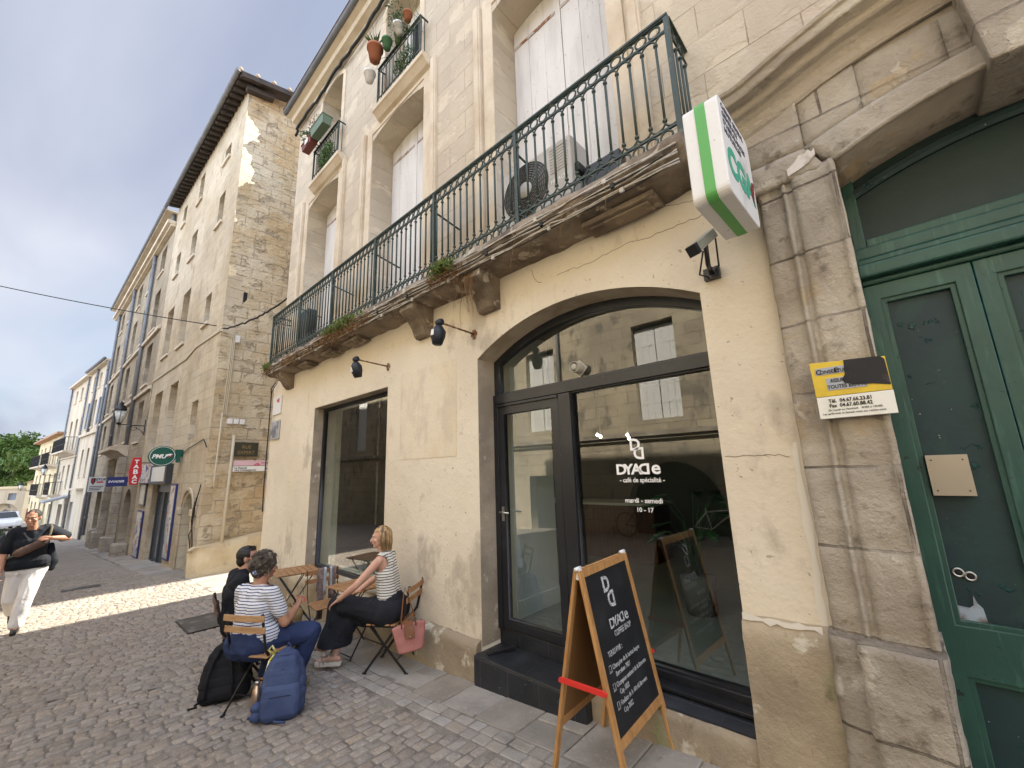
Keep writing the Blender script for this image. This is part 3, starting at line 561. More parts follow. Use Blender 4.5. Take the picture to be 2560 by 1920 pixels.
g = MB(); g.box(-5.45, -4.95, 6.6, 7.0, 1.1, 1.5); g.build('body', blackframe, cm, bevel=.02)
for xx in (-5.35, -5.18): g = MB(); g.lathe((xx, 6.58, 1.07), [(.05, 0), (.05, .22), (.045, .24)], 12); g.build('steel_jug', hw, cm)
g = MB(); g.box(-4.95, -4.6, 6.6, 6.62, 1.2, 1.55); g.build('menu_sheet', white, cm)
lampm = mat('lit_bulb', (1, .9, .7), .5, emit=((1, .86, .6), 14))
for i, (x, z, r) in enumerate(((-4.53, 2.52, .045), (-3.31, 2.14, .022), (-3.26, 2.11, .022), (-2.82, 2.10, .022), (-2.80, 2.05, .022))):
    l = thing('pendant_lamp', (x, 5.5, z), ['round lit globe lamp hanging behind the glass of the door', 'small lit spot, left of the pair behind the big pane', 'small lit spot, right of the pair behind the big pane', 'small lit spot, upper of the two nearest the lettering', 'small lit spot, lower of the two nearest the lettering'][i], 'lamp', 'lit lamps inside the café')
    g = MB(); g.lathe((x, 5.5, z), [(r*.2, -r), (r*.75, -r*.66), (r, 0), (r*.75, r*.66), (r*.2, r)], 12); g.build('bulb', lampm, l)
    g = MB(); g.tube([(x, 5.5, z+r), (x, 5.5, 3.3)], .004, 4); g.build('cord', blackframe, l)
pot = thing('monstera_plant', (-1.75, 4.6, .15), 'large leafed monstera plant standing inside behind the big pane', 'plant')
leafg = mat('monstera_leaf', (.03, .10, .035), .45, .4)
g = MB(); g.lathe((-1.75, 4.7, .15), [(.14, 0), (.18, .35), (.17, .36)], 14); g.build('pot', mat('grey_pot', (.12, .12, .12), .7), pot)
g = MB(); rr = random.Random(5)
for i in range(13):
    a = rr.uniform(0, 2*pi); h = rr.uniform(.75, 1.25); c = Vector((-1.75+cos(a)*.26, 4.7+sin(a)*.26, .15+h)); g.tube([(-1.75, 4.7, .5), (-1.75+cos(a)*.1, 4.7+sin(a)*.1, .15+h*.8), c], .006, 4)
    d = Vector((cos(a), sin(a), .1)).normalized(); s_ = d.cross(Vector((0, 0, 1))); L_ = rr.uniform(.11, .17); pts = [c]
    for k in range(9):
        t = k/8; wv_ = L_*.75*sin(pi*min(1, t*.9+.1))*(1 if k % 2 else .55); pts.append(c+d*L_*2*t+s_*wv_-Vector((0, 0, .12*t*t)))
    for k in range(8, -1, -1):
        t = k/8; wv_ = L_*.75*sin(pi*min(1, t*.9+.1))*(1 if k % 2 else .55); pts.append(c+d*L_*2*t-s_*wv_-Vector((0, 0, .12*t*t)))
    n_ = len(pts); g.add(pts, [(0, k, k+1) for k in range(1, n_-1)])
g.build('leaves', leafg, pot)
# ---------------------------------------------------------------- stone portal with the green door
PT = thing('portal_building', (.75, 3, .05), 'weathered stone doorway with heavy hood moulding and keystone around a green double door', 'building')
def vprism(name, prof, z0, z1, m, parent, amp=.01, dz=.045, f=7, block=0, seed=0, zf=None):
    g = MB(); g.smooth = True; nzz_ = max(1, int((z1-z0)/dz)); n = len(prof); vs = []
    for j in range(nzz_+1):
        z = z0+(z1-z0)*j/nzz_
        for i, (x, y) in enumerate(prof):
            v = Vector((x, y, z)); a = noise.noise(v*f+Vector((seed, 0, 0)))*amp+noise.noise(v*f*3.3)*amp*.5
            if y > 3: a = 0
            vs.append((x+a*.5, y+a+(zf(z) if zf and y < 3 else 0), z))
    g.add(vs, [(j*n+i, j*n+i+1, (j+1)*n+i+1, (j+1)*n+i) for j in range(nzz_) for i in range(n-1)]+[tuple(nzz_*n+i for i in range(n)), tuple(range(n))[::-1]])
    return g.build(name, m, parent)
def dens(p, st=.03):
    o_ = [p[0]]
    for a, b in zip(p, p[1:]):
        k = max(1, int(math.hypot(b[0]-a[0], b[1]-a[1])/st)); o_ += [(a[0]+(b[0]-a[0])*i/k, a[1]+(b[1]-a[1])*i/k) for i in range(1, k+1)]
    return o_
blk = lambda z: .016 if (z % .41) < .03 else 0
prof = dens([(-.40, 3.1), (-.40, 2.84), (-.385, 2.825), (-.272, 2.825), (-.268, 2.805), (-.258, 2.797), (-.247, 2.80), (-.243, 2.815), (-.215, 2.815), (-.212, 2.797), (-.19, 2.79), (-.035, 2.785), (-.028, 2.772), (-.004, 2.772), (0, 2.78), (0, 3.2)])
vprism('pilaster', prof, .70, 3.36, rawstone, PT, amp=.008, zf=blk)
base = dens([(-.42, 3.1), (-.42, 2.80), (-.40, 2.78), (-.30, 2.77), (-.29, 2.72), (-.02, 2.71), (.0, 2.72), (.012, 2.75), (.012, 3.2)])
vprism('pilaster_base', base, -.3, .80, rawstone, PT, amp=.022, f=5)
vprism('pilaster', [(x*-1+1.5, y) for x, y in prof][::-1], .70, 3.36, rawstone, PT, amp=.008, zf=blk); vprism('pilaster_base', [(x*-1+1.5, y) for x, y in base][::-1], -.3, .80, rawstone, PT, amp=.022, f=5)
def wstone(name, quad, y0, y1, m, parent, amp=.008, st=.05, seed=0):
    """rough block between two xz polylines (lower, upper) sampled alike"""
    lo, hi = quad; g = MB(); g.smooth = True; n = len(lo); kz = 6; vs = []
    for i in range(n):
        col = [(lo[i][0], y1, lo[i][1])]
        for k in range(kz+1):
            t = k/kz; x = lo[i][0]+(hi[i][0]-lo[i][0])*t; z = lo[i][1]+(hi[i][1]-lo[i][1])*t; v = Vector((x, y0, z)); a = noise.noise(v*6+Vector((seed, 0, 0)))*amp+noise.noise(v*21)*amp*.5
            if k in (0, kz): a += .006
            col.append((x, y0+a, z))
        col.append((hi[i][0], y1, hi[i][1])); vs += col
    c = kz+3; g.add(vs, [(i*c+j, i*c+j+1, (i+1)*c+j+1, (i+1)*c+j) for i in range(n-1) for j in range(c-1)]+[tuple(range(c)), tuple((n-1)*c+j for j in range(c))[::-1]])
    return g.build(name, m, parent)
A0 = arch_pts(0, 1.5, 3.33, .16, 30); A1 = arch_pts(-.12, 1.62, 3.50, .13, 30)
wstone('arch_band', (A0, A1), 2.775, 3.2, rawstone, PT, seed=2)
g = MB(); g.tube([(x, 2.778, z+.012) for x, z in A0], .016, 8); g.build('arch_roll', rawstone, PT)
for k, (s0, s1) in enumerate(((0, 5), (5, 11), (11, 15), (15, 22), (22, 30))): wstone('frieze_block', (A1[s0:s1+1], [(x, 3.90) for x, z in A1[s0:s1+1]]), 2.812+.007*(k % 2), 3.3, rawstone, PT, seed=3+k*3)
wstone('impost_block', ([(-.44+.05*i, 3.33) for i in range(9)], [(-.46+.0425*i, 3.50) for i in range(9)]), 2.785, 3.3, rawstone, PT, seed=5)
wstone('impost_block', ([(-.46+.0425*i, 3.505) for i in range(9)], [(-.47+.0435*i, 3.90) for i in range(9)]), 2.80, 3.3, rawstone, PT, seed=8, amp=.012)
# broken render flake on the springing stone
g = MB(); fl = [(-.22, 3.35), (-.16, 3.365), (-.11, 3.385), (-.075, 3.42), (-.075, 3.46), (-.09, 3.445), (-.105, 3.47), (-.12, 3.45), (-.15, 3.455), (-.18, 3.42), (-.22, 3.395)]
g.prism([(a, 0, b) for a, b in fl], (0, 2.772, 0), (0, 2.79, 0)); g.build('render_flake', mat('pale_render_flake', (.56, .52, .47), .9, .1, layers=[(12, .45, .6, (.40, .35, .30), None, 6)], bump=[(30, .004, 4)]), PT)
g = MB(); kx = .59; g.prism([(kx+.02, 0, 3.46), (kx+.30, 0, 3.46), (kx+.36, 0, 4.16), (kx-.03, 0, 4.16)], (0, 2.70, 0), (0, 3.25, 0)); g.build('keystone', rawstone, PT, bevel=.012)
hood = [(-.50, 3.76), (-.40, 3.765), (-.30, 3.78), (-.2, 3.81), (-.1, 3.845), (0, 3.88), (.12, 3.91), (.25, 3.935), (.4, 3.955), (.58, 3.965), (.75, 3.97), (.95, 3.965), (1.15, 3.94), (1.35, 3.90), (1.5, 3.86), (1.7, 3.80), (1.95, 3.76)]
hp = [(0, -.02), (.02, -.02), (.03, .0), (.035, .04), (.045, .07), (.07, .095), (.105, .105), (.115, .115), (.115, .15), (.125, .155), (.175, .165), (.18, .175), (.18, .225), (.195, .235), (.20, .255), (.19, .27), (0, .29)]
hood = dens(hood, .04)
g = MB(); g.sweep([(x, 2.82, z) for x, z in hood], hp); g.v = [v+Vector((0, noise.noise(v*5)*.007, noise.noise(v*5+Vector((4, 4, 4)))*.006)) for v in g.v]; g.build('hood_moulding', mat('dark_weathered_hood', (.38, .33, .26), .95, .1, layers=[(2, .42, .6, (.26, .22, .17), (.5, 1, 2), 7), (5, .56, .62, (.48, .43, .34), (.5, 1, 2), 7, .7), (2.5, .60, .66, (.10, .088, .072), (.4, 1, 3), 6, .8)], bump=[(6, .025, 7), (34, .008, 5)]), PT)
slab('portal_wall', [(-.42, 3.85), (4.2, 3.85), (4.2, 4.05), (-.42, 4.05)], [], 2.83, 2.998, rawstone, PT); slab('portal_wall', [(1.93, -.1), (4.2, -.1), (4.2, 3.99), (1.93, 3.99)], [], 2.85, 3.3, rawstone, PT)
# door
DL = [(0, 2.92), (0, 2.66)]
def leaf(x0, x1, par):
    d = None; y = 3.12
    d = slab('door_leaf', glz(x0, x1, -.05, 2.655), [glz(x0+.062, x1-.062, .84, 2.575), glz(x0+.062, x1-.062, .12, .62)], y, y+.05, greenpaint, par, bevel=.005)
    for z0, z1 in ((.84, 2.575), (.12, .62)):
        slab('panel_moulding', glz(x0+.062, x1-.062, z0, z1), [glz(x0+.085, x1-.085, z0+.023, z1-.023)], y+.012, y+.03, greenpaint, d, bevel=.004)
        g = MB(); g.box(x0+.06, x1-.06, y+.035, y+.045, z0, z1); g.build('door_panel', greendark, d)
    return d
d1 = leaf(.004, .434, PT); d2 = leaf(.448, 1.05, PT); d3 = leaf(1.064, 1.494, PT)
g = MB(); g.box(-.005, 1.505, 3.11, 3.2, 2.665, 2.70); g.box(-.005, 1.505, 3.06, 3.2, 2.70, 2.78); g.box(-.005, 1.505, 3.085, 3.2, 2.78, 2.82); g.box(-.005, 1.505, 3.10, 3.2, 2.82, 2.90); g.build('door_transom', greenpaint, PT, bevel=.012)
g = MB()
for x0, x1 in ((.0, .06), (1.44, 1.5)): g.box(x0, x1, 3.12, 3.2, 2.9, 3.5)
g.box(.06, 1.44, 3.12, 3.2, 2.9, 2.95); g.build('tympanum_frame', greenpaint, PT, bevel=.006)
g = MB(); g.box(0, 1.5, 3.15, 3.2, 2.9, 3.75); g.build('tympanum_panel', mat('tympanum_paint', (.012, .028, .028), .5, .35, layers=[(2, .45, .65, (.016, .036, .032), None, 6)], bump=[(6, .004, 5)]), PT)
ap2 = arch_pts(.03, 1.47, 3.22, .16, 24); g = MB(); g.sweep([(x, 3.15, z) for x, z in ap2], [(0, 0), (.02, 0), (.03, .02), (.03, .05), (0, .07)]); g.build('tympanum_moulding', greendark, PT)
g = MB(); g.box(0, 1.5, 3.21, 3.3, -.1, 3.9); g.build('door_backing', dark, PT)
pl = mat('brushed_plate', (.42, .37, .30), .35, .5, metal=.55, bump=[(160, .0003, 3)])
g = MB(); g.box(.098, .252, 3.105, 3.152, 1.465, 1.67); q = g.build('blank_plate', pl, d1, bevel=.001)
g = MB()
for xx in (.118, .232):
    for zz in (1.49, 1.645): g.lathe((xx, 3.105, zz), [(.004, 0), (.003, .002)], 6, axis=(0, -1, 0))
g.build('screws', blackframe, q)
g = MB()
for xx, zz in ((.123, 1.088), (.163, 1.075)):
    g.ring((xx, 3.148, zz), .0185, .0055, (0, 1, 0), 20, 6)
q = g.build('lock_rings', hw, d1)
g = MB()
for xx, zz in ((.123, 1.088), (.163, 1.075)): g.lathe((xx, 3.15, zz), [(.016, 0), (.016, .003)], 14, axis=(0, -1, 0))
g.build('keyhole', dark, q)
g = MB(); g.prism([(.075, 0, .86), (.165, 0, .845), (.185, 0, .87), (.18, 0, .93), (.165, 0, .95), (.155, 0, .985), (.15, 0, .94), (.135, 0, .925), (.08, 0, .93)], (0, 3.148, 0), (0, 3.153, 0)); g.build('bare_patch', mat('bare_metal_patch', (.14, .10, .09), .5, .4, layers=[(9, .45, .6, (.30, .36, .42), None, 4)]), d1)
# plaques
yel = mat('yellow_enamel', (.62, .44, .035), .4, .4, layers=[(6, .5, .75, (.50, .34, .03), None, 5)]); inkm = mat('black_ink', (.02, .02, .022), .6)
plq = thing('insurance_plaque', (-.12, 2.75, 1.9), 'broken yellow and white enamel plaque with telephone numbers beside the green door', 'plaque')
def tilt(p): return p
g = MB(); g.prism([(-.278, 0, 1.995), (.03, 0, 1.995), (.028, 0, 2.165), (-.282, 0, 2.185)], (0, 2.735, 0), (0, 2.762, 0)); g.build('yellow_panel', yel, plq, bevel=.002)
g = MB(); g.box(-.277, .032, 2.735, 2.76, 1.878, 1.993); g.build('white_panel', mat('enamel_white', (.70, .69, .62), .4, .4, layers=[(8, .55, .75, (.58, .56, .48))]), plq, bevel=.002)
g = MB(); tn = [(-.135, 2.176), (-.118, 2.176), (.01, 2.168), (.024, 2.15), (.0285, 2.02), (-.04, 2.035), (-.105, 2.04), (-.148, 2.055), (-.155, 2.075), (-.14, 2.10)]
g.prism([(a, 0, b) for a, b in tn], (0, 2.7315, 0), (0, 2.737, 0)); g.build('torn_black_patch', mat('torn_black', (.018, .018, .02), .6, .3, layers=[(16, .6, .7, (.06, .05, .045))]), plq)
gl = mat('grey_label', (.34, .36, .40), .5)
g = MB(); g.box(-.262, -.135, 2.7325, 2.736, 2.112, 2.150); g.box(-.222, -.06, 2.7325, 2.736, 2.025, 2.090); g.build('label_strip', gl, plq)
ty = 2.731
text('C', .036, (-.260, ty, 2.117), XV, ZV, inkm, plq, ext=.0006, off=.0009); text('ONSEIL', .027, (-.242, ty, 2.117), XV, ZV, inkm, plq, ext=.0006, off=.0004, sx=.86)
text('E', .036, (-.181, ty, 2.117), XV, ZV, inkm, plq, ext=.0006, off=.0009); text('TUDE', .027, (-.167, ty, 2.117), XV, ZV, inkm, plq, ext=.0006, off=.0004, sx=.7)
text('ASSURA', .027, (-.205, ty, 2.066), XV, ZV, inkm, plq, ext=.0006, off=.0004, sx=.75); text('TOUTES BRANC', .027, (-.221, ty, 2.033), XV, ZV, inkm, plq, ext=.0006, off=.0004, sx=.82)
text('Tél.  04.67.66.23.81', .026, (-.228, ty+.002, 1.960), XV, ZV, inkm, plq, ext=.0006, off=.0006, sx=.86); text('Fax  04.67.60.88.42', .026, (-.228, ty+.002, 1.935), XV, ZV, inkm, plq, ext=.0006, off=.0006, sx=.86)
text('Du Lundi au Vendredi   9H00 à 19H00', .014, (-.235, ty+.002, 1.916), XV, ZV, inkm, plq, ext=.0005, sx=.98); text('Les après-midi et Samedi matin sur rendez-vous', .014, (-.262, ty+.002, 1.898), XV, ZV, inkm, plq, ext=.0005, sx=.93)
# ---------------------------------------------------------------- opposite side of the street (seen in the glass)
OP = thing('opposite_building', (-6, -5.6, -.4), 'long stone building across the street, reflected in the shop glass', 'building')
def fl_(x): return x
Xo = Matrix(((-1, 0, 0, 0), (0, -1, 0, -5.6), (0, 0, 1, 0), (0, 0, 0, 1)))       # local x = -world x, local y = depth away from the street
wins = [(-10.2+4.5*i, -8.85+4.5*i) for i in range(-4, 5)]
hol = [glz(-b, -a, 3.0, 6.05) for a, b in wins]+[glz(-b, -a, 7.4, 9.4) for a, b in wins]
arch_o = [(3.5, -1), (3.5, .4)]+arch_pts(3.5, 6.3, .4, 1.35, 18)+[(6.3, -1)]
hol += [arch_o, glz(9.0, 10.2, -1, 1.4), glz(13.4, 14.4, .4, 1.9), glz(-.5, .6, .3, 1.9)]
slab('opposite_wall', [(-16, -2), (34, -2), (34, 9.9), (-16, 9.9)], hol, 0, .4, mat('pale_limestone_blocks', (.52, .45, .33), .92, .1, layers=[(.6, .42, .6, (.40, .345, .26), None, 6), (2, .56, .64, (.20, .18, .15), (1, 1, .6), 7, .8)], brick=(.8, .36, .012, .12, (.25, .21, .16), .01, .02), bump=[(6, .02, 6)]), OP, X=Xo)
g = MB(Xo); g.box(-16, 34, -.18, 0, 2.52, 2.66); g.box(-16, 34, -.10, 0, 2.42, 2.52); g.build('string_course', rawstone, OP)
g = MB(Xo); g.box(-16, 34, -.3, .4, 9.9, 10.1); g.build('eaves', rawstone, OP)
g = MB(Xo); g.box(-16, 34, .42, .5, -2, 9.8); g.build('wall_backing', mat('dim_backing', (.03, .032, .035), .8), OP)
for a, b in wins:
    for z0, z1 in ((3.0, 6.05), (7.4, 9.4)):
        g = MB(Xo); c = (-a-b)/2
        for x0, x1 in ((-b, c), (c, -a)):
            for k in range(3): ww = (x1-x0-.02)/3; g.box(x0+.01+k*ws_ if 0 else x0+.01+k*ww, x0+.01+(k+1)*ww-.006, .2, .24, z0+.03, z1-.12)
            g.box(x0+.02, x1-.02, .19, .2, z0+.5, z0+.58); g.box(x0+.02, x1-.02, .19, .2, z1-.7, z1-.62)
        g.build('shutter', white if z0 < 4 else greyshut, OP)
g = MB(Xo); g.tube([(8.57, -.1, -.3), (8.57, -.1, 9.9)], .06, 8); g.build('downpipe', zinc, OP)
def bicycle(x, y, ang, label, col):
    t = thing('bicycle', (x, y, gz(x)), label, 'bicycle', 'bicycles parked across the street', rz=ang); z = gz(x)
    X = Matrix.Translation((x, y, z)) @ Matrix.Rotation(ang, 4, 'Z')
    for wx in (-.52, .52):
        g = MB(X); g.ring((wx, 0, .34), .33, .017, (0, 1, 0), 28, 6)
        for k in range(14): a = 2*pi*k/14; g.tube([(wx, 0, .34), (wx+.32*cos(a), 0, .34+.32*sin(a))], .0015, 3)
        g.build('wheel', blackframe, t)
    g = MB(X)
    for a, b in (((-.52, .34), (-.12, .30)), ((-.12, .30), (-.22, .80)), ((-.52, .34), (-.2, .72)), ((-.2, .72), (.34, .78)), ((-.12, .30), (.36, .68)), ((.32, .92), (.52, .34))): g.tube([(a[0], 0, a[1]), (b[0], 0, b[1])], .016, 6)
    g.build('frame', col, t)
    g = MB(X); g.tube([(.2, -.26, .98), (.3, -.1, .98), (.32, 0, .93), (.3, .1, .98), (.2, .26, .98)], .012, 6); g.build('handlebar', hw, t)
    g = MB(X); g.prism([(-.36, -.07, .84), (-.36, .07, .84), (-.1, .02, .86), (-.1, -.02, .86)], (0, 0, 0), (0, 0, .05)); g.build('saddle', blackframe, t)
bicycle(-5.6, -4.95, .1, 'black bicycle leaning by the arched doorway across the street', blackframe)
bicycle(-3.6, -4.9, -.12, 'pale framed bicycle parked right of the black one across the street', white)
# ---------------------------------------------------------------- far street buildings
def frame(ox, oy, k):
    n = math.hypot(1, k); return Matrix(((1/n, -k/n, 0, ox), (k/n, 1/n, 0, oy), (0, 0, 1, 0), (0, 0, 0, 1)))
voidm = mat('dark_window_pane', (.05, .055, .06), .15, .6); paneblue = mat('sky_window_pane', (.10, .12, .14), .08, .8)
def facade(T, X, L_, zb, zt, m, wins, arches=(), thick=.4, side=True, name='wall'):
    hol = [glz(-b, -a, c, d) for a, b, c, d, k in wins]+[[(x, z) for x, z in arc] for arc in arches]
    w_ = slab(name, [(-L_, zb), (0, zb), (0, zt), (-L_, zt)], hol, 0, thick, m, T, X=X)
    g = MB(X); g.box(-L_, -.0, thick+.005, thick+.1, zb, zt-.05); g.build('backing', dark, T)
    for a, b, c, d, k in wins:
        if k == 'none': continue
        g = MB(X)
        mm = {'dark': voidm, 'pane': paneblue, 'grey': greyshut, 'blue': blueshut, 'white': white, 'red': None, 'open': voidm, 'roll': greyshut}.get(k) or voidm
        dpt = .2 if k in ('grey', 'blue', 'white') else .26
        if k in ('grey', 'blue', 'white'):
            mid = -(a+b)/2; g.box(-b+.01, mid-.006, dpt, dpt+.04, c, d); g.box(mid+.006, -a-.01, dpt, dpt+.04, c, d)
        else: g.box(-b, -a, dpt, dpt+.03, c, d)
        wn = g.build('window', mm, T)
        if k in ('dark', 'pane', 'open'):
            g = MB(X); g.box(-(a+b)/2-.025, -(a+b)/2+.025, dpt-.02, dpt, c, d); g.box(-b, -a, dpt-.02, dpt, c+(d-c)*.62, c+(d-c)*.62+.04); g.build('window_bars', mat('window_bar_grey', (.25, .25, .24), .6), wn)
        g = MB(X); g.box(-b-.08, -a+.08, -.06, .05, c-.09, c-.005); g.build('sill', moulding, wn)
        if k == 'open':
            g = MB(X); ww = (b-a)/2
            g.box(-b-ww, -b-.01, -.045, -.008, c, d); g.box(-a+.01, -a+ww, -.045, -.008, c, d); g.build('shutter', blueshut, T)
    return w_
def gutter_pipe(T, X, s, z0, z1, off=-.09, r=.055, m=zinc, name='downpipe'):
    g = MB(X); g.tube([(-s, off, z0), (-s, off, z1)], r, 8)
    for z in (z0+1, (z0+z1)/2, z1-.6): g.lathe((-s, off, z), [(r+.012, -.03), (r+.012, .03)], 8)
    return g.build(name, m, T)
X1 = frame(-12.5, 2.43, .04)
F1 = thing('corner_building', (-12.5, 2.43, gz(-12.5)), 'tall old stone corner building with deep eaves and small irregular windows above a tobacconist', 'building')
W1 = [(1.27, 1.88, 11.55, 12.05, 'dark'), (4.38, 5.0, 11.62, 12.7, 'dark'), (1.3, 1.88, 9.30, 10.35, 'dark'), (6.8, 7.33, 11.73, 12.55, 'dark'), (4.39, 5.15, 9.40, 10.40, 'pane'), (6.8, 7.48, 9.55, 10.46, 'pane'),
      (4.2, 5.2, 6.15, 8.10, 'grey'), (6.55, 7.6, 6.25, 8.12, 'grey'), (1.43, 2.0, 6.12, 7.04, 'dark'), (4.2, 5.3, 2.74, 4.85, 'none'), (6.5, 7.75, 2.80, 4.86, 'none'), (1.45, 2.1, 2.77, 3.85, 'none')]
shopd = [(-5.9, -1.3), (-5.9, 1.54), (-3.32, 1.54), (-3.32, -1.3)]
archd = [(-1.70, -1.1), (-1.70, .96)]+arch_pts(-1.70, -.70, .96, .36, 10)+[(-.70, -1.1)]
facade(F1, X1, 8.7, -1.6, 13.3, cream, W1, [shopd, archd])
g = MB(X1); g.box(-5.3, -4.2, .3, .35, 2.74, 4.85); g.box(-7.75, -6.5, .3, .35, 2.8, 4.86); g.box(-2.1, -1.45, .3, .35, 2.77, 3.85); g.each('blocked_window', cream, F1)
g = MB(); g.add([(-12.5, 2.43, -1.2), (-12.5, 16, -1.2), (-12.5, 16, 16.2), (-12.5, 2.43, 13.1)], [(0, 1, 2, 3)])
# the rough side wall, finely cut so that it can bulge
g = MB(); g.smooth = True; ny, nz_ = 90, 110; vs = []
for i in range(ny+1):
    y = 2.43+4.8*(i/ny)
    for j in range(nz_+1):
        z = -1.0+(14.1+.24*(y-2.43))*(j/nz_); v = Vector((0, y*.9, z*1.8)); a = noise.noise(v*.6)*.03+noise.noise(v*3.7)*.010+noise.noise(v*9)*.006
        vs.append((-12.5+a*(0.2 if i == 0 else 1), y, z))
g.add(vs, [(i*(nz_+1)+j, (i+1)*(nz_+1)+j, (i+1)*(nz_+1)+j+1, i*(nz_+1)+j+1) for i in range(ny) for j in range(nz_)]); g.build('side_wall', rubble, F1, recalc=False)
g = MB(); g.box(-12.9, -12.52, 7.22, 22, -1.2, 14.4); g.build('side_wall', rubble, F1)
# cement render patch low at the corner on the side wall
g = MB(); e0 = X1 @ Vector((.40, -.36, 13.12)); e1 = X1 @ Vector((-8.6, -.36, 13.12)); bk = Vector((0, 6, 1.3)); th = Vector((0, 0, .06))
g.add([e0, e1, e1+bk, e0+bk, e0+th, e1+th, e1+bk+th, e0+bk+th], [(0, 1, 2, 3), (4, 5, 6, 7), (0, 1, 5, 4), (1, 2, 6, 5), (2, 3, 7, 6), (3, 0, 4, 7)]); g.build('roof', eavewood, F1)
g = MB()
for i in range(30):
    a = X1 @ Vector((.34-i*.30, -.33, 13.06)); g.bar(a, a+Vector((0, .5, .10)), .08, .10)
g.build('rafters', eavewood, F1)
g = MB(); g.tube([X1 @ Vector((.42, -.42, 13.13)), X1 @ Vector((-8.7, -.42, 13.13))], .065, 10); g.build('gutter', zinc, F1)
g = MB()
for i in range(14):
    p = e0+bk*(i/14.)+Vector((-.02, 0, .085)); g.tube([p+Vector((.05, 0, 0)), p+Vector((-.5, 0, .02))], .06, 8)
for i in range(34):
    p = X1 @ Vector((.3-i*.25, -.40, 13.19)); g.tube([p, p+bk*.6], .05, 6)
g.build('roof_tiles', mat('pale_roof_tiles', (.36, .30, .24), .9, .1, layers=[(3, .42, .6, (.27, .22, .175), None, 6)], bump=[(20, .01, 4)]), F1)
g = MB(); g.bar(e0+Vector((0, .05, -.05)), e0+bk+Vector((0, 0, -.05)), .04, .12, side=(1, 0, 0)); g.build('verge_board', eavewood, F1); g = MB(); g.bar(e0+Vector((-.30, .25, -.16)), e0+Vector((-.30, .95, -.02)), .14, .2); g.build('corner_bracket', eavewood, F1)
# tobacconist front
dk = mat('dark_shop_metal', (.04, .045, .05), .4, .5); navy = mat('navy_frame', (.02, .03, .14), .45, .4)
g = MB(X1); g.box(-5.9, -3.32, .2, .24, -1.0, 1.5); q = g.build('shop_glazing', paneblue, F1)
g = MB(X1)
for s in (5.85, 4.9, 4.2, 3.37): g.box(-s-.04, -s+.04, .14, .2, -.95, 1.5)
g.box(-5.9, -3.32, .12, .2, 1.32, 1.54); g.box(-5.9, -3.32, .12, .2, -1.0, -.78); g.each('shop_bar', dk, F1)
g = MB(X1); g.box(-4.15, -3.5, .13, .15, .1, 1.0); g.build('poster_sheet', mat('poster_mix', (.35, .33, .30), .6, layers=[(3, .45, .5, (.55, .5, .42)), (5, .58, .62, (.35, .05, .04)), (4, .62, .66, (.04, .08, .25))]), F1)
g = MB(X1); g.box(-1.70, -.70, .25, .3, -1.1, 1.35); g.build('arched_door', mat('dark_teal_door', (.02, .05, .05), .5), F1)
apx = arch_pts(-1.80, -.60, .96, .44, 12); g = MB(X1); g.sweep([(x, -.001, z) for x, z in apx], [(0, 0), (.05, 0), (.05, .09), (0, .09)]); g.build('door_surround', cream, F1, bevel=.02)
g = MB(X1); g.box(-1.98, -1.70, -.08, 0, .78, .96); g.box(-.72, -.46, -.08, 0, .78, .96); g.box(-1.90, -1.72, -.04, 0, -.7, .78); g.box(-.70, -.54, -.04, 0, -.6, .78); g.each('door_jamb', cream, F1, bevel=.02)
def panel(name, label, cat, s0, s1, z0, z1, fm, cm_, y0=-.05, y1=-.008, grp=None, parent=None):
    t = parent or thing(name, X1 @ Vector((-(s0+s1)/2, y0, z0)), label, cat, grp)
    g = MB(X1); g.box(-s1, -s0, y0, y1, z0, z1); g.build('frame', fm, t)
    g = MB(X1); g.box(-s1+.07, -s0-.07, y0-.006, y0-.001, z0+.05, z1-.05); g.build('face', cm_, t); return t
postm = mat('faded_posters', (.42, .42, .42), .5, .4, layers=[(1.7, .45, .5, (.62, .58, .5), (1, 1, .8), 3), (2.3, .56, .6, (.40, .16, .08), None, 3), (3, .6, .64, (.06, .09, .25), None, 3), (7, .6, .66, (.05, .05, .06), None, 3)])
panel('poster_case', 'narrow blue framed poster case right of the tobacconist door', 'display case', 2.48, 3.12, -.46, 1.58, navy, postm, grp='poster cases of the tobacconist')
panel('poster_case', 'tall blue framed poster case left of the tobacconist door', 'display case', 6.7, 7.7, -.85, .68, navy, postm, grp='poster cases of the tobacconist')
panel('notice_board', 'dark blank notice board above the left poster case', 'board', 6.75, 7.7, .85, 1.6, dk, voidm)
tb = thing('shop_fascia', X1 @ Vector((-6, -.1, 1.7)), 'tobacconist fascia board with printed street picture and lit white end', 'sign')
g = MB(X1); g.box(-8.4, -5.75, -.14, -.008, 1.62, 2.24); g.build('picture_board', mat('fascia_print', (.45, .42, .40), .5, layers=[(2, .45, .5, (.62, .60, .58), None, 3), (3.4, .55, .6, (.45, .16, .10), None, 3), (2.6, .58, .6, (.08, .07, .25), None, 3)]), tb)
g = MB(X1); g.box(-5.7, -3.35, -.16, -.008, 1.58, 2.17); g.build('box', dk, tb)
g = MB(X1); g.box(-5.35, -3.55, -.17, -.161, 1.66, 2.10); g.build('white_panel', mat('white_lightbox', (.75, .77, .72), .4), tb)
text('TABAC', .36, X1 @ Vector((-7.6, -.145, 1.76)), X1.to_3x3() @ Vector((1, 0, 0)), ZV, white, tb, off=.008, sx=1.2)
X2_ = X1
redm = mat('red_sign', (.50, .02, .025), .4, .4); pg = mat('deep_green_sign', (.006, .085, .06), .4, .4); sw = mat('sign_white', (.8, .8, .8), .5)
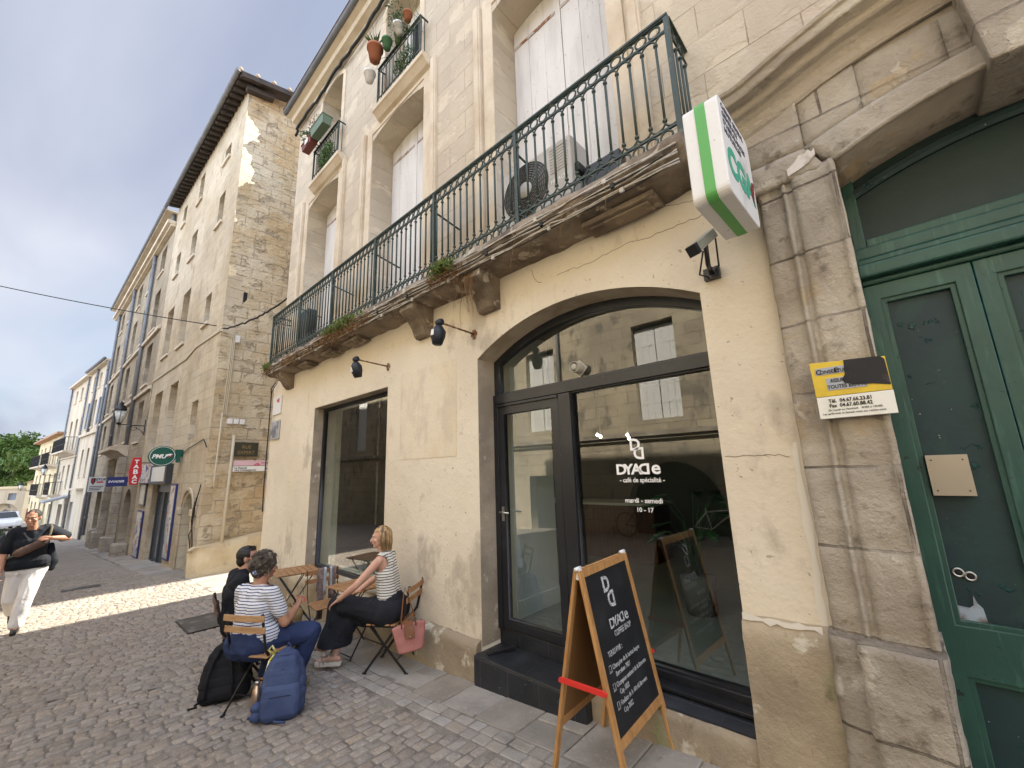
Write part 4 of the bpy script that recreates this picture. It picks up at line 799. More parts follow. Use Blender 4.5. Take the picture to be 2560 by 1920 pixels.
def place_sign(X, s, off, ang):     # local frame: x right when seen from the camera, z up
    return X @ Matrix.Translation((-s, -off, 0)) @ Matrix.Rotation(pi/2, 4, 'Z')
t = thing('betting_sign', X1 @ Vector((-2.4, 0, 2.3)), 'oval dark green hanging sign with white letters and a galloping horse', 'sign')
XS = place_sign(X1, 2.4, .46, 0); zc = 2.34; RX, RZ = .30, .275; nx_ = XS.to_3x3() @ Vector((1, 0, 0))
def oval(rx, rz, n=32): return [(rx*cos(2*pi*i/n), 0, rz*sin(2*pi*i/n)) for i in range(n)]
g = MB(XS); g.prism([(a, b, c+zc) for a, b, c in oval(RX, RZ)], (0, -.05, 0), (0, .05, 0)); g.build('disc', pg, t)
g = MB(XS); g.tube([(a, -.052, c+zc) for a, b, c in oval(RX*.9, RZ*.9)], .006, 5, closed=True); g.build('rim', sw, t)
text('PMU', .15, XS @ Vector((-.225, -.053, zc-.06)), nx_, ZV, sw, t, off=.006, shear=.25)
g = MB(XS); g.prism([(a*.5, 0, zc+c*.5) for a, c in ((.14, .0), (.2, .10), (.34, .13), (.44, .09), (.36, .06), (.33, .0), (.27, .03), (.2, -.02))], (0, -.056, 0), (0, -.051, 0)); g.build('horse', sw, t)
g = MB(XS); g.prism([(a*.5, 0, zc+c*.5) for a, c in ((.24, -.04), (.33, .0), (.36, .05), (.42, .07), (.38, -.02), (.3, -.06))], (0, -.058, 0), (0, -.051, 0)); g.build('jockey', redm, t)
g = MB(XS); g.box(.27, .45, -.03, .03, zc-.02, zc+.18); g.box(.31, .40, -.06, .06, zc-.18, zc+.1); g.build('bracket', pg, t)
t = thing('tobacco_sign', X1 @ Vector((-4.3, 0, 2.0)), 'red elongated hexagon hanging sign with white TABAC letters', 'sign')
XS = place_sign(X1, 5.2, .60, 0); zc = 2.00
g = MB(XS); hx = [(-.10, 0, -.42), (.10, 0, -.42), (.155, 0, 0), (.10, 0, .42), (-.10, 0, .42), (-.155, 0, 0)]
g.prism([(a, b, c+zc) for a, b, c in hx], (0, -.06, 0), (0, .06, 0)); g.build('box', redm, t, bevel=.01)
for i, (s, z_) in enumerate(zip('TABAC', (.24, .09, -.085, -.235, -.37))): text(s, .19 if i == 2 else .15, XS @ Vector((0, -.066, zc+z_)), nx_, ZV, sw, t, off=.007, align='CENTER', sx=1.1)
g = MB(XS); g.bar((.1, 0, zc+.25), (.6, 0, zc+.25), .03); g.build('bracket', dk, t)
t = thing('games_sign', X1 @ Vector((-6, 0, 1.5)), 'navy blue rectangular hanging sign with pale italic letters', 'sign')
XS = place_sign(X1, 8.8, .58, 0); zc = 1.70
g = MB(XS); g.box(-.28, .28, -.04, .04, zc-.17, zc+.17); g.build('box', navy, t, bevel=.006)
text('INVADER', .105, XS @ Vector((-.245, -.044, zc-.03)), nx_, ZV, sw, t, off=.003, shear=.2, sx=.98)
g = MB(XS); g.bar((.26, 0, zc), (.58, 0, zc), .04); g.build('bracket', dk, t)
t = thing('locksmith_sign', X1 @ Vector((-8.5, 0, 1.5)), 'pale grey square hanging sign with a shield emblem', 'sign')
XS = place_sign(X2_, 14.0, .66, 0); zc = 1.64
g = MB(XS); g.box(-.27, .27, -.03, .03, zc-.34, zc+.30); g.build('box', grime, t, bevel=.006)
text('STOP', .135, XS @ Vector((-.05, -.034, zc+.14)), nx_, ZV, inkm, t, off=.004)
g = MB(XS); g.prism([(-.20, 0, zc+.25), (-.06, 0, zc+.25), (-.06, 0, zc+.08), (-.13, 0, zc-.04), (-.20, 0, zc+.08)], (0, -.035, 0), (0, -.031, 0)); g.build('shield', inkm, t)
g = MB(XS); g.prism([(-.17, 0, zc+.21), (-.10, 0, zc+.21), (-.12, 0, zc+.12), (-.10, 0, zc+.08), (-.13, 0, zc+.02), (-.16, 0, zc+.10)], (0, -.038, 0), (0, -.035, 0)); g.box(-.02, .2, -.035, -.031, zc+.04, zc+.10); g.build('shield_mark', redm, t)
g = MB(XS); g.bar((.26, 0, zc+.1), (.66, 0, zc+.1), .03)
for k in range(3): g.box(-.22, .22-.05*k, -.035, -.031, zc-.13-.07*k, zc-.10-.07*k)
g.build('small_print', dk, t)
# building two
p2 = X1 @ Vector((-8.72, 0, 0)); X2 = frame(p2.x, p2.y, .04)
F2 = thing('portal_house', (p2.x, p2.y, gz(p2.x)), 'grey stone house with string courses, three downpipes and a corniced doorway', 'building')
W2 = []
for i, s in enumerate((1.35, 4.1, 7.0, 9.9, 12.8)):
    W2 += [(s, s+1.1, 10.85, 12.1, 'dark'), (s, s+1.15, 8.15, 10.0, 'dark' if i % 2 else 'pane'), (s, s+1.15, 5.7, 7.5, 'dark' if i != 1 else 'grey'), (s, s+1.1, 3.3 if i in (0, 4) else 3.5, 5.0, 'dark' if i else 'white')]
d2h = [(-6.3, -2), (-6.3, .9)]+arch_pts(-6.3, -4.3, .9, .7, 12)+[(-4.3, -2)]; d2b = [(-2.6, -2), (-2.6, .9)]+arch_pts(-2.6, -1.0, .9, .5, 10)+[(-1.0, -2)]
facade(F2, X2, 16.2, -2.0, 13.0, greystone, W2, [d2h, d2b, [(-12, -2), (-12, 1.2), (-9.4, 1.2), (-9.4, -2)]])
g = MB(X2); g.box(-16.2, 0, -.40, .4, 13.0, 13.05); g.box(-16.2, 0, -.30, 0, 12.45, 12.62); g.box(-16.2, 0, -.18, 0, 12.36, 12.45); g.box(-16.2, 0, -.10, 0, 7.75, 7.9); g.box(-16.2, 0, -.1, 0, 5.25, 5.38); g.each('string_course', moulding, F2, bevel=.02)
g = MB(X2); g.tube([(.0, -.42, 13.10), (-16.2, -.42, 13.10)], .075, 8); g.build('gutter', zinc, F2)
for s, a, b in ((.2, 12.5, 13.0), (3.6, 3.1, 12.5), (9.1, 3.1, 12.5), (14.6, -1.3, 13)): gutter_pipe(F2, X2, s, a, b, r=.07)
g = MB(X2); pr = [(0, 2.75), (-.12, 2.8), (-.35, 3.0), (-.6, 3.05), (-.6, 3.2), (0, 3.26)]
g.prism([(0, a, b) for a, b in pr], (-7.6, 0, 0), (-3.4, 0, 0)); g.build('door_cornice', moulding, F2, bevel=.01)
g = MB(X2)
for s in (3.7, 7.0): g.box(-s-.28, -s+.28, -.26, 0, -1.3, 2.75)
g.each('pilaster', rawstone, F2, bevel=.02); g = MB(X2)
for s in (3.7, 7.0, .5, 8.6): g.box(-s-.34, -s+.34, -.42, 0, -1.8, -.55)
g.each('guard_stone', rawstone, F2, bevel=.05)
g = MB(X2); g.box(-6.3, -4.3, .25, .3, -1.6, 1.6); g.box(-2.6, -1.0, .25, .3, -1.4, 1.4); g.each('door', mat('old_brown_door', (.10, .075, .055), .7, layers=[(3, .4, .6, (.06, .045, .035), (6, 6, .5))]), F2)
X3 = frame(-37.4, 1.43, .11)
F3 = thing('pale_house', (-37.4, 1.43, gz(-37)), 'pale plastered house with open grey blue shutters on its middle floor', 'building')
W3 = []
for i, s in enumerate((.4, 2.2, 4.1)): W3 += [(s, s+.75, 8.2, 9.25, 'white' if i < 2 else 'dark'), (s+.3, s+.95, 5.45, 7.35, 'open' if i in (0, 2) else 'blue'), (s, s+.65, 2.15, 4.0, 'dark' if i % 2 else 'grey')]
red_h = [(-1.4, -3), (-1.4, .70)]+arch_pts(-1.4, -.2, .70, .5, 10)+[(-.2, -3)]
facade(F3, X3, 6.0, -3.0, 9.6, palewall, W3, [red_h, [(-5.9, -3), (-5.9, .45), (-4.6, .45), (-4.6, -3)]])
g = MB(X3); g.box(-1.4, -.2, .15, .2, -2.2, .65); g.build('red_door', mat('dark_red_door', (.22, .012, .015), .5, .4), F3)
g = MB(X3); g.box(-5.9, -4.6, .12, .16, -2.2, .45); g.build('roller_shutter', greyshut, F3)
g = MB(X3); g.box(-6, 0, -.28, .4, 9.6, 9.75); g.box(-6, 0, -.16, 0, 4.9, 5.08); g.box(-4.4, -2.0, -.35, 0, 1.25, 1.38); g.each('string_course', moulding, F3, bevel=.02)
g = MB(X3); g.tube([(0, -.34, 9.75), (-6, -.34, 9.75)], .09, 8); g.build('gutter', zinc, F3)
for s, a, b in ((.05, -1.8, 9.6), (3.3, 5.0, 9.6)): gutter_pipe(F3, X3, s, a, b, r=.07)
p4 = X3 @ Vector((-6.02, 0, 0)); X4 = frame(p4.x, p4.y, .11)
F4 = thing('balcony_house', (p4.x, p4.y, gz(-44)), 'sunlit cream house with two stacked iron balconies', 'building')
W4 = []
for i, s in enumerate((.6, 2.6, 4.8)): W4 += [(s, s+.8, 8.1, 9.1, 'grey'), (s, s+.85, 4.4, 6.6, 'grey' if i % 2 else 'pane'), (s, s+.8, 1.4, 3.1, 'dark' if i % 2 else 'grey')]
facade(F4, X4, 7.2, -3, 9.5, palewall, W4, [[(-1.9, -3), (-1.9, .3), (-.6, .3), (-.6, -3)], [(-4.6, -3), (-4.6, .2), (-2.9, .2), (-2.9, -3)]])
g = MB(X4); g.box(-7.2, 0, -.3, .4, 9.5, 9.65); g.box(-7.2, 0, -.1, 0, 3.6, 3.7); g.each('string_course', moulding, F4)
def small_balcony(T, X, s0, s1, z, d=.7):
    g = MB(X); g.prism([(0, 0, z-.3), (0, -d*.6, z-.12), (0, -d, z-.08), (0, -d, z+.04), (0, 0, z+.04)], (-s1, 0, 0), (-s0, 0, 0)); q = g.build('balcony', moulding, T)
    g = MB(X); k = int((s1-s0)/.13)
    for i in range(k+1): x = -s1+(s1-s0)*i/k; g.bar((x, -d+.03, z+.05), (x, -d+.03, z+1.0), .02)
    for j in range(5):
        for x in (-s0, -s1): g.bar((x, -d+.03+j*d/5, z+.05), (x, -d+.03+j*d/5, z+1.0), .02)
    g.bar((-s1, -d+.03, z+1), (-s0, -d+.03, z+1), .04); g.bar((-s1, -d+.03, z+1), (-s1, 0, z+1), .04); g.bar((-s0, -d+.03, z+1), (-s0, 0, z+1), .04); g.bar((-s1, -d+.03, z+.5), (-s0, -d+.03, z+.5), .03)
    g.build('railing', blackframe, q)
small_balcony(F4, X4, .9, 6.6, 4.05); small_balcony(F4, X4, 4.4, 7.1, .85)
g = MB(X4); g.prism([(0, 0, .9), (0, -1.2, .55), (0, -1.25, .5), (0, -1.2, .42), (0, 0, .75)], (-2.4, 0, 0), (-.2, 0, 0)); g.build('awning', greyshut, F4)
for s in (.1, 7.1): gutter_pipe(F4, X4, s, -1.8, 9.5)
p5 = X4 @ Vector((-7.22, 0, 0)); X5 = frame(p5.x, p5.y, .11)
F5 = thing('low_house', (p5.x, p5.y, gz(-51)), 'lower warm yellow house at the street end with a dark balcony', 'building')
W5 = [(s, s+1.0, z, z+1.7, k) for s in (1.2, 4, 7, 10, 12.6) for z, k in ((.9, 'dark'), (3.5, 'grey'), (-1.6, 'dark'))]
facade(F5, X5, 15, -3, 5.8, yellowwall, W5, [])
g = MB(X5); g.box(-15.2, 0, -.5, .4, 5.8, 5.95); g.build('eaves', tile, F5); small_balcony(F5, X5, .8, 5, 3.3); small_balcony(F5, X5, 6, 12, 3.3); small_balcony(F5, X5, 3.5, 8.5, .75)
# gate building closing the street
GT = thing('gateway_building', (-75, -4, -2), 'low cream stone gateway with a wide carriage arch across the street end', 'building')
XG = Matrix(((0, -1, 0, -75), (1, 0, 0, -1.0), (0, 0, 1, 0), (0, 0, 0, 1)))
ga = [(-3.9, -3)]+[(-3.9, -1.0)]+arch_pts(-3.9, -1.7, -1.0, .75, 14)+[(-1.7, -3)]
slab('gate_wall', [(-14, -3), (.9, -3), (.9, 1.35), (-14, 1.35)], [ga, glz(-2.6, -2.0, .1, .85)], 0, .6, palewall, GT, X=XG)
g = MB(XG); g.box(-14, 1.0, -.15, .6, 1.35, 1.62); g.build('parapet', yellowwall, GT); g = MB(XG); g.box(-14, .9, .7, .8, -3, 1.3); g.build('gate_backing', mat('pale_courtyard', (.55, .48, .36), .9, layers=[(1, .5, .55, (.2, .2, .2))]), GT)
g = MB(XG); g.box(-2.6, -2.0, .2, .25, .1, .85); g.build('window', blueshut, GT)
WH = thing('white_house', (-68, -2.0, -2), 'small sunlit cream gabled house between the gateway and the low house', 'building')
g = MB(); g.box(-74, -67.2, -2.1, 4, -3, 2.0); g.build('wall', yellowwall, WH); g = MB(); g.prism([(-67.0, -2.3, 2.0), (-67.0, 4, 2.0), (-67.0, 1.5, 3.3)], (0, 0, 0), (-7, 0, 0)); g.build('roof', tile, WH)
g = MB(); g.box(-67.2, -67.15, -1.75, -1.3, -.2, 1.0); g.build('window', voidm, WH); g = MB(); g.box(-67.2, -67.14, -1.8, -1.2, -2.1, -.7); g.build('doorway', mat('brick_red_panel', (.25, .05, .05), .6), WH)
# ---------------------------------------------------------------- street furniture, cables, side street
pale = mat('painted_conduit', (.50, .44, .33), .6, .3); cablem = mat('grey_cable', (.30, .28, .25), .7, .2, layers=[(8, .5, .65, (.18, .16, .14))]); cabled = mat('black_cable', (.02, .02, .02), .6, .3)
def wob(p0, p1, n, a, rg): 
    p0, p1 = Vector(p0), Vector(p1); return [p0+(p1-p0)*i/n+Vector((rg.gauss(0, a), rg.gauss(0, a)*.3, rg.gauss(0, a))) for i in range(n+1)]
rr = random.Random(11)
def street_lamp(X, s, off, z, label, scale=1):
    t = thing('street_lamp', X @ Vector((-s, 0, z)), label, 'street lamp', 'wall lanterns along the street')
    g = MB(X); g.box(-s-.04, -s+.04, -.03, 0, z-.35, z+.25); g.tube([(-s, 0, z), (-s, -off, z+.03)], .015*scale, 6)
    g.tube([(-s, -.05, z-.30)]+[(-s, -.05-off*.5*(1-cos(a))*.55, z-.28+.26*sin(a*.5)) for a in [pi*k/8 for k in range(1, 9)]], .009*scale, 5)
    g.ring((-s, -off*.42, z-.10), .07*scale, .007*scale, (1, 0, 0), 12, 4); g.build('bracket', blackframe, t)
    g = MB(X); g.lathe((-s, -off, z), [(.02, 0), (.05, .04), (.075, .07), (.075, .085)], 8); k = scale
    g.lathe((-s, -off, z), [(.19*k, .43*k), (.20*k, .45*k), (.13*k, .58*k), (.07*k, .62*k), (.07*k, .67*k), (.03*k, .70*k), (.012, .74*k)], 4); g.build('hood', blackframe, t)
    g = MB(X)
    for j in range(4): a = pi/2*j; g.tube([(-s+.07*k*cos(a), -off+.07*k*sin(a), z+.08), (-s+.175*k*cos(a), -off+.175*k*sin(a), z+.44*k)], .009*k, 4)
    g.build('cage', blackframe, t)
    g = MB(X); g.lathe((-s, -off, z), [(.065*k, .085), (.165*k, .43*k)], 4); g.build('lantern_glass', mat('milky_lantern_glass', (.62, .64, .62), .3, .5), t)
street_lamp(X1, 9.0, .78, 3.80, 'black four sided lantern on a scrolled wall bracket above the tobacco sign', 1.25)
street_lamp(X4, 6.4, .9, 2.4, 'black lantern on a bracket far down the street beside the balconies', 1.2)
street_lamp(X5, 13.5, .9, 1.2, 'small dark lantern on the last house before the gateway', 1.2)
# overhead wire
t = thing('overhead_wire', (-12.5, 2.4, 5.5), 'thin black wire crossing the street sky to the corner building', 'wire')
a = Vector((-12.45, 2.3, 5.57)); b = Vector((-24.0, -9.0, 10.0))
g = MB(); g.tube([a+(b-a)*i/20-Vector((0, 0, .45*4*(i/20)*(1-i/20)))*.8 for i in range(21)], .012, 5); g.build('wire', cabled, t)
# cable bundle on the far building
t = thing('wall_cables', (-12.4, 2.4, 5.4), 'pale cable bundle stapled along the corner building facade', 'cable')
g = MB(X1)
for k in range(3):
    o_ = k*.03; g.tube([(0, -.02, 5.48+o_), (-2.4, -.02, 5.55+o_), (-3.5, -.02, 5.40+o_), (-8.6, -.02, 5.50+o_), (-8.7, -.02, 5.1), (-8.7-o_, -.02, 4.1)], .018, 5)
g.build('facade_run', pale, t)
g = MB()
for k in range(3): o_ = k*.035; g.tube([(-12.43, 2.40, 5.46+o_*.5), (-12.42, 2.66+o_, 5.42), (-12.42, 2.66+o_, 4.7), (-12.42, 2.64+o_, 3.3), (-12.42, 2.7+o_, 3.22)], .014, 5)
g.build('corner_run', pale, t)
g = MB()
p = wob((-12.42, 2.45, 5.52), (-9.62, 3.02, 5.62), 26, .014, rr); p = [q-Vector((0, 0, .12*4*(i/26)*(1-i/26))) for i, q in enumerate(p)]
g.tube(p, .022, 6); g.build('crossing_cable', cabled, t)
g = MB(); g.box(-12.42, -12.34, 2.74, 2.82, 5.20, 5.38); g.build('junction_box', grime, t)
mt = thing('meter_boxes', (-12.4, 2.9, 3.1), 'row of small pale junction boxes on the side wall', 'junction box')
for k in range(3): g = MB(); y = 2.74+k*.135; g.box(-12.44, -12.33, y, y+.11, 3.04, 3.17); g.build('box', grime, mt, bevel=.008)
g = MB()
for k in range(3):
    y = 2.80+k*.135; g.tube([(-12.39, y, 3.04), (-12.39, y+.02, 2.95), (-12.39, 2.93, 2.88), (-12.39, 2.93, 2.75)], .011, 5)
g.build('looped_wires', pale, mt)
t = thing('downpipe', (-12.38, 2.9, .1), 'pale painted conduit running down the corner of the side wall', 'pipe')
g = MB(); g.tube([(-12.38, 2.93, 2.76), (-12.36, 2.91, 1.4), (-12.33, 2.88, .12)], .035, 8); g.tube([(-12.37, 2.62, 3.3), (-12.35, 2.60, 1.6), (-12.35, 2.62, 1.45)], .018, 6); g.build('tube', pale, t)
t = thing('loose_cables', X1 @ Vector((-.8, -.02, .3)), 'tangled black cables hanging beside the arched doorway', 'cable')
g = MB(X1); g.tube([(-2.9, -.03, 2.31), (-1.65, -.03, 2.53), (-.34, -.03, 2.67), (.0, -.03, 2.45)], .012, 5); g.tube([(-.12, -.03, 1.55), (-.25, -.05, 1.2), (-.45, -.06, .7), (-.2, -.06, .3), (-.12, -.05, -.1), (-.25, -.06, -.45)], .014, 5)
g.tube([(-.3, -.05, 1.25), (-.35, -.06, .5), (-.55, -.06, .35), (-.3, -.06, .1), (-.22, -.05, -.4)], .012, 5)
for k in range(5): g.tube([(-.27-.012*k, -.06, 1.15), (-.31-.012*k, -.07, .95), (-.35-.01*k, -.06, .75)], .018, 5)
g.build('cable', cabled, t)
t = thing('street_name_plate', (-12.4, 3.2, 2.3), 'dark enamel street name plate high on the side wall', 'sign')
def sideplate(y0, y1, z0, z1, x, m, par, name): g = MB(); g.box(x-.03, x, y0, y1, z0, z1); return g.build(name, m, par, bevel=.004)
sideplate(2.96, 3.50, 2.22, 2.58, -12.37, mat('dark_bronze', (.035, .032, .02), .5, .4), t, 'plate'); br_ = mat('dull_gold', (.20, .15, .06), .6)
YV = (0, 1, 0)
text('RUE', .115, (-12.367, 3.23, 2.42), YV, ZV, br_, t, off=.002, align='CENTER'); text('EXPERT', .115, (-12.367, 3.23, 2.28), YV, ZV, br_, t, off=.002, align='CENTER')
t = thing('museum_sign', (-12.4, 3.3, 2.0), 'white and pink direction sign with arrow and walking figure', 'sign')
sideplate(2.97, 3.85, 1.84, 1.97, -12.37, white, t, 'white_panel'); sideplate(2.97, 3.85, 1.985, 2.12, -12.37, mat('pink_panel', (.62, .42, .45), .5, layers=[(5, .6, .62, (.55, .12, .2))]), t, 'pink_panel')
text('La Panacée', .062, (-12.366, 3.0, 1.91), YV, ZV, inkm, t, off=.001, shear=.2); text('-Art Contemporain', .062, (-12.366, 3.0, 1.855), YV, ZV, inkm, t, off=.001, shear=.2)
g = MB(); g.bar((-12.366, 3.60, 2.05), (-12.366, 3.75, 2.05), .012, .004); g.prism([(-12.367, 3.74, 2.02), (-12.367, 3.74, 2.08), (-12.367, 3.80, 2.05)], (0, 0, 0), (.003, 0, 0)); g.tube([(-12.366, 3.74, 1.945), (-12.366, 3.74, 1.905), (-12.366, 3.70, 1.86)], .008, 4); g.tube([(-12.366, 3.74, 1.905), (-12.366, 3.77, 1.86)], .008, 4); g.build('arrow_and_figure', inkm, t)
# flared base block of the corner
t = thing('corner_plinth', (-12.3, 3, -.5), 'sloping sunlit rendered plinth hugging the street corner', 'plinth')
g = MB(); g.smooth = True; vs = []; ny = 50
for i in range(ny+1):
    y = 2.28+4.6*i/ny; zt = .06+.135*(y-2.28)-(.05 if i == 0 else 0)
    for j in range(9):
        z = -.75+(zt+.75)*j/8; v = Vector((1, y*2.5, z*4)); xo = -12.20-.10*(j/8)+noise.noise(v)*.04+noise.noise(v*2.7)*.015
        if i < 3: xo -= (3-i)**2*.03
        vs.append((xo, y, z))
    vs.append((-12.34, y, zt+.03)); vs.append((-12.6, y, zt+.05))
c = 11; g.add(vs, [(i*c+j, (i+1)*c+j, (i+1)*c+j+1, i*c+j+1) for i in range(ny) for j in range(c-1)]); g.add([vs[k] for k in range(c)]+[(-12.7, 2.45, -.7)], [tuple(range(c+1))[::-1]])
g.build('plinth', mat('ochre_render', (.58, .49, .33), .95, .1, layers=[(1.6, .42, .6, (.48, .38, .24), None, 6), (5, .6, .68, (.38, .31, .22), None, 6, .8)], bump=[(4, .03, 6), (30, .006, 4)]), t)
# inspection cover
t = thing('inspection_cover', (-7.9, 1.8, gz(-7.9)), 'dark rectangular metal inspection cover set in the cobbles', 'cover')
X_ = Matrix.Translation((-7.92, 1.78, gz(-7.92)+.012)) @ Matrix.Rotation(.0, 4, 'Z')
cvm = mat('worn_iron_cover', (.085, .078, .07), .6, .4, metal=.3, layers=[(5, .5, .65, (.20, .19, .17), None, 5)], bump=[(90, .002, 2)])
g = MB(X_ @ Matrix.Rotation(-.026, 4, 'Y')); g.box(-.42, .42, -.29, .29, -.02, .008); g.build('plate', cvm, t)
g = MB(X_ @ Matrix.Rotation(-.026, 4, 'Y'))
for a in (-.44, .42): g.box(a, a+.02, -.31, .31, -.02, .011)
g.box(-.42, .42, -.31, -.292, -.02, .011); g.box(-.42, .42, .292, .31, -.02, .011); g.build('rim', blackframe, t)
t = thing('drain_cover', (-13.6, .55, gz(-13.6)), 'thin dark strip cover in the sunlit cobbles', 'cover')
g = MB(); g.box(-13.75, -13.5, .35, .95, gz(-13.6)-.02, gz(-13.6)+.022); g.build('plate', cvm, t)
# painted line, distant car, bins and furniture
g = MB(); g.add([(-27, -1.9, gz(-27)+.012), (-27, -.3, gz(-27)+.012), (-27.3, -.3, gz(-27.3)+.012), (-27.3, -1.9, gz(-27.3)+.012)], [(0, 1, 2, 3)]); tag(g.build('road_marking', mat('road_paint', (.7, .7, .68), .7)), kind='structure')
def car(x, y, ang, label, m):
    t = thing('parked_car', (x, y, gz(x)), label, 'car', rz=ang); X = Matrix.Translation((x, y, gz(x))) @ Matrix.Rotation(ang, 4, 'Z')
    prof = [(-2.0, .35), (-2.05, .75), (-1.9, .95), (-1.6, 1.0), (-1.25, 1.42), (.35, 1.45), (1.05, 1.0), (1.85, .88), (2.05, .65), (2.0, .35)]
    g = MB(X); g.prism([(a, 0, b) for a, b in prof], (0, -.85, 0), (0, .85, 0)); g.build('body', m, t, bevel=.08)
    g = MB(X); g.prism([(-1.45, 0, 1.02), (-1.18, 0, 1.36), (.3, 0, 1.39), (.88, 0, 1.02)], (0, -.855, 0), (0, .855, 0)); g.build('side_windows', voidm, t)
    g = MB(X); g.add([(-1.87, -.7, 1.02), (-1.87, .7, 1.02), (-1.28, .62, 1.40), (-1.28, -.62, 1.40)], [(0, 1, 2, 3)]); g.add([(1.12, -.7, 1.02), (1.12, .7, 1.02), (.42, .62, 1.43), (.42, -.62, 1.43)], [(0, 1, 2, 3)]); g.v = [v+X.to_3x3() @ Vector((0.0, 0, .012)) for v in g.v]; g.build('windscreens', voidm, t)
    for wx in (-1.25, 1.25):
        for wy in (-.8, .8): g = MB(X); g.lathe((wx, wy-.1, .32), [(.16, 0), (.31, .01), (.31, .19), (.16, .2)], 16, axis=(0, 1, 0)); g.build('wheel', blackframe, t)
    for wy in (-.6, .6):
        g = MB(X); g.box(2.0, 2.05, wy-.14, wy+.14, .62, .76); g.build('headlight', white, t)
    return t
car(-55, -2.75, rad(12), 'small white car parked before the gateway', mat('white_car_paint', (.75, .75, .75), .3, .5, coat=.5))
for i in range(6):
    x, y = -40-1.3*(i//2), -1.35-.75*(i % 2)
    t = thing('planter_tub', (x, y, gz(x)), ['dark tub of clipped plants, nearest and closest to the houses', 'dark tub of clipped plants, nearest row and outer side', 'dark tub of clipped plants, middle row by the houses', 'dark tub of clipped plants, middle row outer side', 'dark tub of clipped plants, far row by the houses', 'dark tub of clipped plants, far row outer side'][i], 'planter', 'tubs in the roadway')
    g = MB(); g.box(x-.3, x+.3, y-.28, y+.28, gz(x), gz(x)+.45); g.build('tub', dk, t, bevel=.02)
    g = MB(); clump(g, (x, y, gz(x)+.6), .32, 120, .06, rr, (1, 1, .7)); g.build('leaves', mat('far_leaves', (.06, .085, .03), .7), t)
# trees beyond the gateway
leaf1 = mat('tree_leaves', (.075, .125, .03), .6, .3, tone=1); bark = mat('tree_bark', (.12, .09, .06), .9, bump=[(8, .03, 5)])
def tree(x, y, zb, h, r, seed, label):
    t = thing('broadleaf_tree', (x, y, zb), label, 'tree', 'trees beyond the gateway'); r_ = random.Random(seed)
    g = MB(); top = zb+h*.45; g.tube([(x, y, zb), (x+.1, y+.05, zb+h*.2), (x, y+.15, top)], .42, 8, r1=.2)
    cs = []
    for k in range(16):
        a = r_.uniform(0, 2*pi); rad__ = r*r_.uniform(.25, .85); zz = zb+h*r_.uniform(.38, .88); c = Vector((x+cos(a)*rad__, y+sin(a)*rad__, zz)); cs.append(c)
        g.tube([(x, y+.1, zb+h*.3), Vector((x, y, top)).lerp(c, .5)+Vector((0, 0, .2)), c], .14, 5, r1=.03)
    g.build('trunk', bark, t)
    g = MB(); tn = []
    for c in cs:
        n0 = len(g.v); clump(g, c, r*.42, 420, .24, r_, (1, 1, .75), 1.1)
        for i in range((len(g.v)-n0)//4): tt = r_.uniform(.55, 1.35); tn += [(tt, tt, tt*.9, 1)]*4
    o_ = g.build('crown', leaf1, t, recalc=False); tone_attr(o_, tn)
for i, (x, y, h, r) in enumerate(((-92, -8, 12.0, 5.6), (-96, -2.5, 13.0, 5.8), (-90, -15, 11.0, 5.5), (-98, 4, 14.0, 5.6), (-86, -4.5, 9.5, 4.6))):
    tree(x, y, -2.6, h, r, 40+i, ['rounded leafy tree left of centre behind the gateway', 'tall leafy tree behind the right end of the gateway', 'leafy tree at the far left edge of the street', 'leafy tree rising behind the low yellow house', 'lower leafy tree just behind the gateway parapet'][i])
# ---------------------------------------------------------------- things on and by the cafe wall
# wires clipped along the balcony slab
bc = thing('balcony_cables', (-4.5, 2.54, 3.7), 'bundles of whitish cables clipped along the front of the balcony slab', 'cable')
whc = mat('dusty_white_cable', (.48, .45, .40), .7, .2, layers=[(9, .5, .62, (.30, .27, .23))])
for k, (z, y, r) in enumerate(((3.79, 2.535, .007), (3.775, 2.53, .006), (3.735, 2.545, .007), (3.725, 2.54, .005), (3.715, 2.55, .007), (3.68, 2.565, .006), (3.67, 2.57, .007), (3.655, 2.575, .005))):
    g = MB(); n = 70; rr2 = random.Random(k); ph = rr2.uniform(0, 6)
    g.tube([(-9.06+8.3*i/n, y+rr2.gauss(0, .003), z+.010*sin(i*.9+ph)*(.4+.6*abs(sin(i*.21+k)))+rr2.gauss(0, .0022)) for i in range(n+1)], r, 5)
    if k % 3 == 0:
        for i in range(12): g.box(-8.8+i*.68+.02*k, -8.8+i*.68+.03+.02*k, y-.012, y+.012, z-.025, z+.014)
    g.build('cable', whc if k not in (3, 7) else cabled, bc)
weed_g = mat('fresh_weed', (.10, .16, .03), .6, .3); weed_b = mat('dry_weed', (.20, .115, .055), .9, .1)
